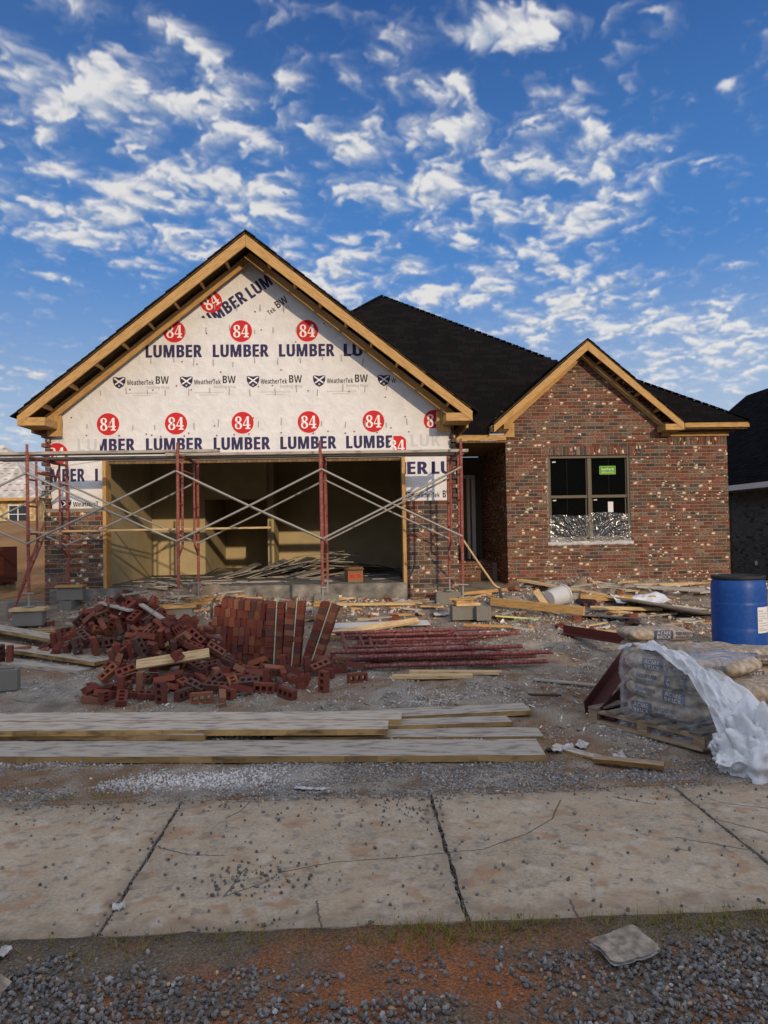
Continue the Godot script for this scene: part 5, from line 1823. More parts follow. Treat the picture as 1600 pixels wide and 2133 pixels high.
# ------------------------------------------------------------------ lumber and steel on the ground
func build_lumber() -> void:
	var g := "long weathered planks along the front of the lot"
	plank("long_plank", "nearest wide grey plank, its yellow edge facing the pavement", "plank", g, Vector3(-4.6, 0.030, -5.77), Vector3(1.30, 0.014, -5.31), 0.40, 0.045, M.worn_board, 0.0, 0.004)
	plank("long_plank", "grey plank sticking out behind the nearest wide one", "plank", g, Vector3(-0.6, 0.030, -5.84), Vector3(1.40, 0.022, -5.72), 0.26, 0.030, M.worn_board, 0.0, 0.003)
	plank("long_plank", "pale upper plank lapped on the others, ending left of the yellow-edged pair", "plank", g, Vector3(-4.6, 0.115, -6.10), Vector3(0.25, 0.080, -5.74), 0.27, 0.045, M.worn_pale, 0.0, 0.005)
	plank("long_plank", "pale plank right behind the upper one, its end cut skew", "plank", g, Vector3(-4.6, 0.100, -6.42), Vector3(0.37, 0.088, -6.03), 0.27, 0.040, M.worn_pale, 0.0, 0.004)
	plank("long_plank", "short low plank wedged under the pale ones at the left", "plank", g, Vector3(-4.4, 0.055, -6.25), Vector3(-1.1, 0.062, -5.78), 0.24, 0.045, M.worn_board, 0.0, 0.003)
	plank("long_plank", "rear plank of the right pair with a bright yellow edge", "plank", g, Vector3(-0.7, 0.052, -6.20), Vector3(1.43, 0.068, -6.27), 0.27, 0.040, M.worn_board, 0.0, 0.003)
	plank("long_plank", "front plank of the right pair, a dark knot in its yellow edge", "plank", g, Vector3(-0.7, 0.052, -5.95), Vector3(1.22, 0.050, -5.99), 0.20, 0.038, M.worn_board, 0.0, 0.003)
	plank("left_plank", "lower grey plank running in from the left to the brick heap", "plank", "grey planks at the left of the heap", Vector3(-4.9, 0.33, -9.50), Vector3(-2.62, 0.225, -8.15), 0.28, 0.042, M.worn_board, 0.0, 0.004)
	plank("left_plank", "upper grey plank at the left, ending short of the brick heap", "plank", "grey planks at the left of the heap", Vector3(-5.0, 0.40, -10.35), Vector3(-3.12, 0.315, -8.92), 0.24, 0.042, M.worn_board, 0.0, 0.004)
	plank("left_plank", "dark plank under the two grey ones at the left", "plank", "grey planks at the left of the heap", Vector3(-4.4, 0.20, -8.9), Vector3(-2.75, 0.165, -8.05), 0.30, 0.04, M.worn_board)
	tag(obj("concrete_block", block_mesh(), M.block, self, T(Vector3(-3.38, gy(-3.38, -7.35) + 0.0, -7.35), 0, 0.25)), "grey hollow block lying alone at the far left of the gravel", "concrete block")
	tag(obj("concrete_block", block_mesh(), M.block, self, T(Vector3(-4.95, gy(-4.95, -11.6) + 0.02, -11.6), 0, 0.5)), "dark grey block at the left edge beside the brick pillar's foot", "concrete block")
	plank("stud_offcut", "front pale stud offcut on the gravel before the red frames", "stud", "pale stud offcuts", Vector3(0.37, gy(0.4, -7.4) + 0.004, -7.43), Vector3(1.15, gy(1.15, -7.36) + 0.004, -7.36), 0.089, 0.038, M.lumber_pale, 0.03)
	plank("stud_offcut", "rear pale stud offcut lying against the red frames", "stud", "pale stud offcuts", Vector3(0.55, gy(0.6, -7.58) + 0.006, -7.58), Vector3(1.43, gy(1.4, -7.48) + 0.006, -7.49), 0.089, 0.038, M.lumber_pale, -0.05)
	plank("thin_stick", "thin brown stick lying on the clay left of the bag pallet", "stick", "", Vector3(1.70, gy(1.7, -7.18) + 0.006, -7.18), Vector3(2.42, gy(2.4, -6.95) + 0.01, -6.94), 0.05, 0.018, M.worn_board)
	plank("short_stick", "short dark stick on the gravel near the thin brown one", "stick", "", Vector3(1.55, gy(1.55, -6.75) + 0.003, -6.75), Vector3(1.85, gy(1.85, -6.76) + 0.003, -6.76), 0.03, 0.014, M.bark)
	plank("slab_board", "pale plank lying in the rubble along the garage slab", "plank", "", Vector3(-0.45, 0.43, -11.80), Vector3(0.96, 0.42, -11.74), 0.14, 0.040, M.lumber_pale)
	plank("white_flashing", "long white metal flashing strip lying behind the red frames", "flashing", "", Vector3(-0.45, 0.335, -10.02), Vector3(1.02, 0.325, -10.22), 0.16, 0.012, M.white_plastic, 0.25)
	plank("blue_flashing", "bluish metal flashing strip under the white one", "flashing", "", Vector3(-0.40, 0.29, -9.86), Vector3(0.25, 0.29, -9.96), 0.16, 0.010, M.galvanised, 0.2)
	plank("tan_stud", "tan stud propped across the red frames' left end", "stud", "", Vector3(-0.48, 0.30, -9.22), Vector3(0.86, 0.36, -10.12), 0.09, 0.04, M.lumber_pale, 0.5)
	plank("yellow_beam", "sunlit yellow beam on the rubble before the white bucket", "beam", "", Vector3(2.10, 0.41, -11.50), Vector3(3.22, 0.345, -10.48), 0.045, 0.12, M.lumber)
	plank("rubble_plank", "long pale plank sloping down the rubble before the brick wing", "plank", "", Vector3(2.90, 0.66, -12.95), Vector3(4.95, 0.31, -10.55), 0.27, 0.04, M.lumber_pale, -0.10)
	plank("rubble_plank", "orange plank lying along the foot of the brick wing", "plank", "", Vector3(4.15, 0.50, -13.10), Vector3(6.6, 0.44, -12.55), 0.16, 0.04, M.lumber)
	plank("rubble_plank", "short yellow board under the sloping plank's middle", "board", "", Vector3(3.55, 0.44, -11.75), Vector3(4.30, 0.42, -11.55), 0.14, 0.09, M.lumber)
	plank("rubble_plank", "pale stud lying under the dark plywood sheet", "stud", "", Vector3(3.50, 0.36, -11.10), Vector3(4.50, 0.34, -10.9), 0.09, 0.05, M.lumber_pale)
	plank("rubble_plank", "thin yellow board along the foot of the dark porch", "board", "", Vector3(1.85, 0.45, -12.9), Vector3(3.05, 0.50, -13.3), 0.10, 0.05, M.lumber)
	plank("rubble_plank", "long grey board lying slantwise behind the sloping pale plank", "board", "", Vector3(3.4, 0.60, -13.2), Vector3(5.6, 0.52, -11.9), 0.18, 0.035, M.worn_board, 0.1)
	plank("rubble_plank", "narrow pale stud crossing the rubble right of the sloping plank", "stud", "", Vector3(4.6, 0.55, -12.7), Vector3(6.4, 0.50, -13.4), 0.09, 0.04, M.lumber_pale, 0.2)
	plank("rubble_plank", "thin yellow board pointing at the window across the rubble", "board", "", Vector3(4.0, 0.56, -13.6), Vector3(5.0, 0.44, -11.5), 0.07, 0.03, M.lumber, -0.1)
	plank("rubble_plank", "grey board low in the rubble before the wing's right end", "board", "", Vector3(5.6, 0.46, -12.2), Vector3(7.6, 0.46, -13.0), 0.2, 0.035, M.worn_board)
	plank("plywood_sheet", "dark weathered plywood sheet sloping towards the blue barrel", "plywood", "", Vector3(4.15, 0.47, -11.35), Vector3(5.0, 0.33, -10.45), 0.75, 0.016, M.ply_dark, -0.12)
	plank("plywood_sheet", "small dark plywood piece at the yellow beam's right end", "plywood", "", Vector3(3.15, 0.33, -10.70), Vector3(3.95, 0.30, -10.30), 0.36, 0.014, M.ply_dark, -0.10)
	plank("upright_offcut", "pale offcut leaning on end left of the white bucket", "board", "", Vector3(2.78, 0.62, -11.45), Vector3(2.92, 0.33, -11.15), 0.10, 0.03, M.lumber_pale, 0.7)
	plank("orange_board", "thin orange board among the rubble left of the gravel heap", "board", "", Vector3(1.45, 0.31, -9.95), Vector3(2.05, 0.29, -9.80), 0.07, 0.03, M.lumber)
	plank("lime_lath", "bright yellow-green lath in the rubble below the yellow beam", "lath", "", Vector3(1.98, 0.35, -10.55), Vector3(2.55, 0.31, -10.4), 0.04, 0.02, M.lath)
	# scaffold frames laid flat, one on another
	var labels := ["lowest red scaffold frame lying flat in the pile on the gravel", "middle red scaffold frame lying flat in the pile", "uppermost red scaffold frame of the pile, tops of its legs at the left", "fourth red scaffold frame lying at the back of the pile"]
	for k in 4:
		var f := scaffold_frame(self, "lying_frame", Transform3D())
		var y: float = [0.20, 0.245, 0.29, 0.335][k]
		# long side along x, legs' tops to the left
		f.transform = Transform3D(Basis(Vector3(0, 1, 0), Vector3(-1, 0, 0), Vector3(0, 0, 1)), Vector3([2.0, 1.92, 2.06, 1.75][k], y, [-8.55, -8.62, -8.58, -8.72][k]))
		f.rotate_y([0.02, -0.03, 0.015, 0.05][k])
		f.position = Vector3([2.0, 1.92, 2.06, 1.75][k], y, [-8.55, -8.62, -8.58, -8.72][k])
		for c in f.get_children(): c.material_override = M.red_paint
		tag(f, labels[k], "scaffold frame", "scaffold frames lying in a pile")
	# dark red steel lintels
	for q in [[Vector3(1.86, 0.09, -6.08), Vector3(2.50, 0.36, -6.95), "upper dark red steel lintel leaning against the bag pallet"], [Vector3(1.96, 0.06, -5.98), Vector3(2.50, 0.22, -6.62), "lower dark red steel lintel beside the bag pallet"], [Vector3(2.55, 0.30, -9.15), Vector3(3.05, 0.27, -8.45), "dark red steel lintel lying behind the top mortar bags"]]:
		var xf := along(q[0], q[1])
		var b := MB.new()
		var ln: float = q[0].distance_to(q[1])
		b.box(T(Vector3(0, 0.05, 0.0)), Vector3(ln, 0.10, 0.008))
		b.box(T(Vector3(0, 0.004, 0.053)), Vector3(ln, 0.008, 0.098))
		tag(obj("steel_lintel", b.mesh(), M.dark_red_steel, self, xf), q[2], "steel lintel", "dark red steel lintels")
	# white bucket on its side
	var bk := thing("bucket", "white plastic bucket lying on its side on the rubble before the wing", "bucket", Transform3D(Basis.from_euler(Vector3(0, 0.55, 0)) * Basis.from_euler(Vector3(0, 0, -PI / 2 + 0.15)), Vector3(2.93, 0.50, -11.30)))
	var lb := MB.new()
	lb.lathe(PackedVector2Array([Vector2(0.001, 0), Vector2(0.128, 0), Vector2(0.131, 0.006), Vector2(0.146, 0.30), Vector2(0.156, 0.302), Vector2(0.156, 0.318), Vector2(0.147, 0.32), Vector2(0.148, 0.345), Vector2(0.158, 0.347), Vector2(0.158, 0.362), Vector2(0.150, 0.366), Vector2(0.143, 0.36), Vector2(0.125, 0.012), Vector2(0.001, 0.012)]), 32)
	obj("pail", lb.mesh(), M.white_plastic, bk)
	var hnd := []
	for k in 13:
		var a := PI * k / 12.0
		hnd.append(Vector3(cos(a) * 0.16, 0.31 + sin(a) * 0.02, sin(a) * 0.155))
	tube_part("handle", hnd, 0.003, M.galvanised, bk, 6)
	# roll of dark felt
	var rl := MB.new()
	rl.lathe(PackedVector2Array([Vector2(0.025, 0), Vector2(0.07, 0), Vector2(0.072, 0.004), Vector2(0.072, 0.30), Vector2(0.07, 0.304), Vector2(0.025, 0.304), Vector2(0.025, 0)]), 20)
	tag(obj("felt_roll", rl.mesh(), M.felt, self, Transform3D(Basis.from_euler(Vector3(0, -0.9, 0)) * Basis.from_euler(Vector3(0, 0, PI / 2)), Vector3(3.62, 0.42, -11.25))), "dark roll of felt lying right of the white bucket", "roll")
	# blue barrel
	var bar := thing("barrel", "blue plastic drum with a black lid ring and a white label", "barrel", T(Vector3(4.32, gy(4.32, -8.35) - 0.03, -8.35)))
	var pr := PackedVector2Array([Vector2(0.001, 0), Vector2(0.255, 0), Vector2(0.275, 0.02), Vector2(0.283, 0.08), Vector2(0.287, 0.25), Vector2(0.287, 0.30), Vector2(0.279, 0.315), Vector2(0.287, 0.33), Vector2(0.290, 0.56), Vector2(0.290, 0.575), Vector2(0.282, 0.59), Vector2(0.289, 0.605), Vector2(0.287, 0.74), Vector2(0.280, 0.80), Vector2(0.262, 0.835), Vector2(0.262, 0.852)])
	var body := MB.new()
	body.lathe(pr, 56)
	obj("drum", body.mesh(), M.blue_plastic, bar)
	var lid := MB.new()
	lid.lathe(PackedVector2Array([Vector2(0.258, 0.835), Vector2(0.278, 0.838), Vector2(0.281, 0.848), Vector2(0.281, 0.868), Vector2(0.276, 0.876), Vector2(0.262, 0.874), Vector2(0.256, 0.858), Vector2(0.235, 0.852), Vector2(0.001, 0.852)]), 56)
	obj("lid", lid.mesh(), M.black_metal, bar)
	var lp := PackedVector3Array()
	var lu := PackedVector2Array()
	for j in 2:
		for i in 14:
			var a := lerpf(1.36, 0.62, i / 13.0)
			lp.push_back(Vector3(cos(a) * 0.2915, 0.30 + j * 0.28 - 0.04, sin(a) * 0.2915))
			lu.push_back(Vector2(i / 13.0, j))
	var lm := MB.new()
	lm.grid(lp, 14, 2, Color.WHITE, lu)
	var lbl := obj("label", lm.mesh(), M.white_trim, bar)
	# printed bars on the label, too small to read in the photograph
	for k in 9:
		var bm := MB.new()
		var pp := PackedVector3Array()
		var pu := PackedVector2Array()
		var y := 0.30 + k * 0.026
		for j in 2:
			for i in 10:
				var a := lerpf(1.32, 1.32 - [0.5, 0.3, 0.55, 0.45, 0.2, 0.5, 0.35, 0.5, 0.25][k], i / 9.0)
				pp.push_back(Vector3(cos(a) * 0.2922, y + j * (0.012 if k % 4 else 0.018) - 0.02, sin(a) * 0.2922))
				pu.push_back(Vector2(i / 9.0, j))
		bm.grid(pp, 10, 2, Color.WHITE, pu)
		obj("printed_line", bm.mesh(), M.ink_grey, lbl)
	# cardboard box and board scrap in the garage
	var cb := thing("cardboard_box", "small open cardboard box with red print standing on the garage slab", "box", T(Vector3(0.02, 0.72, -12.85), 0, 0.25))
	for q in [[Vector3(0, 0.11, 0.125), Vector3(0.26, 0.22, 0.005)], [Vector3(0, 0.11, -0.125), Vector3(0.26, 0.22, 0.005)], [Vector3(0.128, 0.11, 0), Vector3(0.005, 0.22, 0.244)], [Vector3(-0.128, 0.11, 0), Vector3(0.005, 0.22, 0.244)], [Vector3(0, 0.004, 0), Vector3(0.25, 0.005, 0.24)]]:
		var b := MB.new()
		b.box(T(q[0]), q[1])
		obj("side", b.mesh(), M.card, cb)
	for q in [[Vector3(0, 0.235, 0.17), -0.35, Vector3(0.25, 0.004, 0.10)], [Vector3(0, 0.235, -0.17), 0.4, Vector3(0.25, 0.004, 0.10)]]:
		var b := MB.new()
		b.box(T(q[0], -q[1]), q[2])
		obj("flap", b.mesh(), M.card, cb)
	for s in [[-0.06, 0.09], [0.06, 0.07]]:
		plate("printed_mark", rect_poly(s[0] - s[1] * 0.5, 0.07, s[0] + s[1] * 0.5, 0.13), 0.1285, M.ink_red, cb, 0.0008)
	var r := RandomNumberGenerator.new()
	r.seed = 66
	for k in 86:
		var big := k < 48
		var c := Vector3(-0.9 + r.randfn(0, 0.75), 0.724, -15.2 + r.randfn(0, 0.55)) if big else Vector3(r.randf_range(-3.8, 0.6), 0.724, r.randf_range(-15.0, -12.7))
		if c.x > 1.2 or c.x < -3.9 or c.z < -16.9 or c.z > -12.6: continue
		var hp2 := 0.55 * exp(-pow((c.x + 0.2) / 0.75, 2.0) - pow((c.z + 15.3) / 0.7, 2.0)) + 0.2 * exp(-pow((c.x + 1.4) / 0.8, 2.0) - pow((c.z + 15.0) / 0.6, 2.0))
		var s := Vector3(r.randf_range(0.35, 1.3), 0.0125, r.randf_range(0.12, 0.45)) if big else Vector3(r.randf_range(0.15, 0.6), 0.0125, r.randf_range(0.04, 0.14))
		var o := obj("drywall_scrap", slab_mesh(s, 0.0), M.drywall_board, self, T(c + Vector3(0, hp2 * r.randf_range(0.25, 1.0) * (1.0 if big else 0.0) + r.randf_range(0, 0.012), 0), r.randf_range(-0.12, 0.14) if big else 0.0, r.randf_range(-0.5, 0.5), (r.randf_range(-0.1, 0.1) + clampf(-(c.x + 0.2) * 0.3, -0.3, 0.3)) if big else 0.0))
		if big: tag(o, "%s grey drywall sheet scrap %s of the heap in the garage" % ["wide" if s.z > 0.28 else "narrow", "at the left end" if c.x < -1.5 else ("in the middle" if c.x < -0.5 else "at the tall right end")], "drywall scrap", "drywall scraps heaped in the garage")
		else: tag(o, "%s pale drywall strip lying flat on the garage slab %s" % ["long" if s.x > 0.38 else "short", "near the left wall" if c.x < -2.4 else ("before the dark doorway" if c.x < -1.0 else "near the cardboard box")], "drywall scrap", "drywall strips on the garage slab")

# ------------------------------------------------------------------ neighbours
func build_neighbours() -> void:
	mat("pale_felt", L(0.80, 0.75, 0.67), 0.7, M.t_blot, Vector3(0.3, 0.3, 0.3), true)
	mat("pale_sheathing", L(0.78, 0.60, 0.30), 0.85, M.t_blot, Vector3(0.5, 0.5, 0.5), true)
	mat("dark_pane", L(0.02, 0.024, 0.028), 0.1)
	mat("grey_brick", L(1, 1, 1), 0.92, M.t_fine, Vector3(4, 4, 4), true, true)
	# far left: pale-roofed shell of a house on the bank
	var h := thing("unfinished_house", "sunlit unfinished house on the bank at far left, pale felt roof and tan walls", "house", T(Vector3(-24, 2.0, -46)))
	var off := Transform3D(Basis(), -h.position)
	var b := MB.new()
	b.box(T(Vector3(-24, 2.7, -46)), Vector3(13.8, 2.0, 8.0))
	obj("wall", b.mesh(), M.pale_sheathing, h, off)
	b = MB.new()
	var e := [Vector3(-31.4, 3.62, -41.5), Vector3(-16.75, 3.62, -41.5), Vector3(-16.75, 3.62, -50.5), Vector3(-31.4, 3.62, -50.5)]
	var rg := [Vector3(-27, 7.0, -46), Vector3(-20.6, 7.0, -46)]
	var ins := Vector3(-24, 4, -46)
	var o2 := Vector2.ZERO
	b.quad(e[0], e[1], rg[1], rg[0], ins, Color.WHITE, o2, o2, o2, o2)
	b.tri(e[1], e[2], rg[1], ins, Color.WHITE)
	b.quad(e[2], e[3], rg[0], rg[1], ins, Color.WHITE, o2, o2, o2, o2)
	b.tri(e[3], e[0], rg[0], ins, Color.WHITE)
	b.quad(e[0], e[1], e[2], e[3], Vector3(-24, 5, -46), Color.WHITE, o2, o2, o2, o2)
	var rf := obj("roof", b.mesh(), M.pale_felt, h, off)
	b = MB.new()
	for j in 9:
		for i in 34:
			var v := 0.12 + j * 0.1
			var p: Vector3 = Vector3(-30.5 + i * 0.42, 0, 0)
			p.y = lerpf(3.66, 7.03, v)
			p.z = lerpf(-41.5, -46, v)
			if p.x < lerpf(-16.9, -20.7, v) and p.x > lerpf(-31.2, -27, v): b.box(T(p, -0.64), Vector3(0.2, 0.006, 0.07), Color(1, 1, 1))
	mat("felt_print", L(0.42, 0.26, 0.22), 0.7)
	stuff(obj("roof_print", b.mesh(), M.felt_print, rf))
	b = MB.new()
	b.box(T(Vector3(-24.1, 3.55, -41.46)), Vector3(14.7, 0.16, 0.05))
	obj("fascia", b.mesh(), M.lumber, h, off)
	for x in [-18.05, -19.95, -22.4, -26.5]:
		b = MB.new()
		b.box(T(Vector3(x, 2.75, -41.96)), Vector3(0.95, 0.95, 0.06))
		var w := obj("window", b.mesh(), M.dark_pane, h, off)
		b = MB.new()
		for q in [[0.0, 0.49, 1.05, 0.07], [0.0, -0.49, 1.05, 0.07], [0.0, 0.0, 0.95, 0.04]]:
			b.box(T(Vector3(x + q[0], 2.75 + q[1], -41.91)), Vector3(q[2], q[3], 0.05))
		for q in [-0.49, 0.0, 0.49]:
			b.box(T(Vector3(x + q, 2.75, -41.905)), Vector3(0.05, 0.91, 0.05))
		obj("frame", b.mesh(), M.white_trim, w)
	# right: the next house, in shade
	var n := thing("dark_roofed_house", "neighbouring house in shade at the right edge, dark roof and grey-white brick side wall", "house", T(Vector3(15, -0.2, -21)))
	var noff := Transform3D(Basis(), -n.position)
	b = MB.new()
	b.box(T(Vector3(15.1, 1.2, -21)), Vector3(7.0, 3.0, 17.6))
	var wl := obj("wall", b.mesh(), M.mortar, n, noff)
	var r := RandomNumberGenerator.new()
	r.seed = 31
	b = MB.new()
	var k := 0
	var y := -0.2
	while y < 2.5:
		var z := -29.5 - 0.1 * (k % 2)
		while z < -14.0:
			var g := r.randf_range(0.13, 0.21)
			var c := Color(g, g * 0.97, g * 0.93)
			if r.randf() < 0.1: c = Color(0.08, 0.075, 0.07) * r.randf_range(0.7, 1.4)
			b.box(T(Vector3(11.585 + r.randf_range(-0.003, 0.003), y, z)), Vector3(0.05, 0.066, 0.19), c)
			z += 0.2
		y += COURSE
		k += 1
	stuff(obj("brick_facing", b.mesh(), M.grey_brick, wl, Transform3D(Basis(), n.position) * noff))
	b = MB.new()
	b.quad(Vector3(11.15, 2.66, -30.2), Vector3(11.15, 2.66, -11.6), Vector3(16.2, 6.80, -11.6), Vector3(16.2, 6.80, -30.2), Vector3(16, 2, -21), Color(0.012, 0.012, 0.014), o2, o2, o2, o2)
	b.quad(Vector3(21.2, 2.66, -30.2), Vector3(21.2, 2.66, -11.6), Vector3(16.2, 6.80, -11.6), Vector3(16.2, 6.80, -30.2), Vector3(16, 2, -21), Color(0.012, 0.012, 0.014), o2, o2, o2, o2)
	b.tri(Vector3(11.2, 2.6, -30.1), Vector3(21.2, 2.6, -30.1), Vector3(16.2, 6.7, -30.1), Vector3(16, 4, -29), Color(0.2, 0.2, 0.2))
	b.tri(Vector3(11.2, 2.6, -11.7), Vector3(21.2, 2.6, -11.7), Vector3(16.2, 6.7, -11.7), Vector3(16, 4, -13), Color(0.2, 0.2, 0.2))
	var roof := obj("roof", b.mesh(), M.shingle, n, noff)
	b = MB.new()
	var up := Vector3(5.05, 4.14, 0).normalized()
	var nr := Vector3(-up.y, up.x, 0)
	for j in 44:
		var z := -30.2
		while z < -15.0:
			var w := r.randf_range(0.26, 0.34)
			var p := Vector3(11.15, 2.66, z + w * 0.5) + up * (0.05 + j * 0.145) + nr * 0.012
			if z > -30.2: b.box(Transform3D(Basis(up.rotated(Vector3.BACK, -0.06), nr.rotated(Vector3.BACK, -0.06), Vector3.BACK), p), Vector3(0.17, 0.01, w - 0.008), Color(0.013, 0.013, 0.015) * r.randf_range(0.7, 1.3))
			z += w
	stuff(obj("shingle_cover", b.mesh(), M.shingle, roof, Transform3D(Basis(), n.position) * noff))
	b = MB.new()
	b.box(T(Vector3(11.10, 2.62, -21)), Vector3(0.05, 0.15, 18.4))
	b.box(T(Vector3(11.35, 2.56, -21)), Vector3(0.44, 0.02, 18.4))
	obj("fascia", b.mesh(), M.white_trim, n, noff)
	b = MB.new()
	b.box(T(Vector3(11.52, 1.0, -22.75)), Vector3(0.06, 2.3, 0.09))
	obj("downpipe", b.mesh(), M.lumber, n, noff)
	b = MB.new()
	b.box(T(Vector3(11.545, 0.44, -21.25)), Vector3(0.04, 0.12, 0.10), Color.WHITE, o2, 0.008)
	obj("outlet_box", b.mesh(), M.white_trim, n, noff)
	# cube of bricks on the left
	var cube := thing("brick_cube", "cube of new red bricks standing on the dirt at the left edge, before the bank", "brick stack", T(Vector3(-7.45, 0.62, -15.6)))
	var face := loose_face()
	for row in 8:
		for col in 12:
			var o := obj("brick", face[r.randi() % 3], M.loose_brick, cube)
			o.transform = T(Vector3(-0.36 + col * 0.0655, 0.05 + row * 0.0945, r.randf_range(-0.01, 0.01)))
	b = MB.new()
	b.box(T(Vector3(0, 0.38, -0.42)), Vector3(0.78, 0.74, 0.62), Color(0.12, 0.032, 0.025))
	obj("core", b.mesh(), M.loose_brick, cube)
	b = MB.new()
	for q in [-0.3, 0.0, 0.3]: b.box(T(Vector3(q, -0.08, -0.3)), Vector3(0.10, 0.15, 0.9))
	b.box(T(Vector3(0, -0.17, -0.3)), Vector3(0.9, 0.04, 0.95))
	obj("timber_base", b.mesh(), M.ply_dark, cube)
	# a leaning pair of red legs at the left
	var ld := thing("leaning_frame", "dull red frame leaning against the leftmost scaffold leg", "scaffold frame", T(Vector3(-4.9, 0.42, -11.1)))
	var A := [Vector3(0.0, 0.0, 0.0), Vector3(0.33, 1.38, -0.42), Vector3(-0.09, 0.0, -0.22), Vector3(0.24, 1.14, -0.60)]
	tube_part("post", [A[0], A[1]], 0.017, M.rust_paint, ld)
	tube_part("post", [A[2], A[3]], 0.017, M.rust_paint, ld)
	for v in [0.2, 0.45, 0.7, 0.95]:
		tube_part("rung", [A[0].lerp(A[1], v * 0.82), A[2].lerp(A[3], v)], 0.011, M.rust_paint, ld, 8)

func loose_face() -> Array[ArrayMesh]:
	var out: Array[ArrayMesh] = []
	for c in [Color(0.17, 0.045, 0.03), Color(0.13, 0.036, 0.028), Color(0.20, 0.055, 0.034)]:
		var b := MB.new()
		b.box(Transform3D(), Vector3(0.062, 0.0905, 0.194), c, Vector2.ZERO, 0.003)
		out.append(b.mesh())
	return out

# ------------------------------------------------------------------ across the street, behind the viewer
func leaf_mesh() -> ArrayMesh:
	var b := MB.new()
	var r := RandomNumberGenerator.new()
	r.seed = 4
	for k in 7:
		var p := Vector3(r.randf_range(-1, 1), r.randf_range(-1, 1), r.randf_range(-1, 1)) * 0.35
		var a := Vector3(r.randf_range(-1, 1), r.randf_range(-0.6, 0.6), r.randf_range(-1, 1)).normalized()
		var c := a.cross(Vector3(r.randf_range(-1, 1), 1, r.randf_range(-1, 1))).normalized()
		b.quad(p - a * 0.22, p + c * 0.10, p + a * 0.22, p - c * 0.10, p - a.cross(c), Color.WHITE, Vector2.ZERO, Vector2.ZERO, Vector2.ZERO, Vector2.ZERO)
	return b.mesh()

func tree(label: String, at: Vector3, h: float, rad: float, sd: int, lm: ArrayMesh) -> void:
	var r := RandomNumberGenerator.new()
	r.seed = sd
	var t := thing("tree", label, "tree", T(at), "trees across the street")
	var b := MB.new()
	var prof := PackedVector2Array()
	for k in 8:
		var v := k / 7.0
		prof.push_back(Vector2(0.24 * (1.0 - v * 0.85) + (0.12 if k == 0 else 0.0), h * 0.8 * v))
	b.lathe(prof, 9)
	var tips: Array[Vector3] = []
	for k in 11:
		var y := h * r.randf_range(0.28, 0.75)
		var a := r.randf() * TAU
		var l := rad * r.randf_range(0.6, 1.0) * (1.1 - y / h * 0.5)
		var d := Vector3(cos(a) * l, l * r.randf_range(0.25, 0.6), sin(a) * l)
		b.tube(PackedVector3Array([Vector3(0, y, 0), Vector3(0, y, 0) + d * 0.5 + Vector3(0, 0.1, 0), Vector3(0, y, 0) + d]), 0.05, 6)
		tips.append(Vector3(0, y, 0) + d)
	obj("trunk", b.mesh(), M.bark, t)
	tips.append(Vector3(0, h * 0.88, 0))
	var xs := []
	var cols := PackedColorArray()
	for q in tips:
		for k in 165:
			var p := q + Vector3(r.randfn(0, 1), r.randfn(0, 0.75), r.randfn(0, 1)) * rad * 0.30
			if p.y > h: p.y = h - r.randf() * 0.8
			xs.append(Transform3D(Basis.from_euler(Vector3(r.randf() * TAU, r.randf() * TAU, r.randf() * TAU)).scaled(Vector3.ONE * r.randf_range(0.7, 1.3)), p))
			cols.push_back(Color(1, 1, 1) * r.randf_range(0.6, 1.5))
	swarm("crown", lm, M.leaf, xs, cols, t)

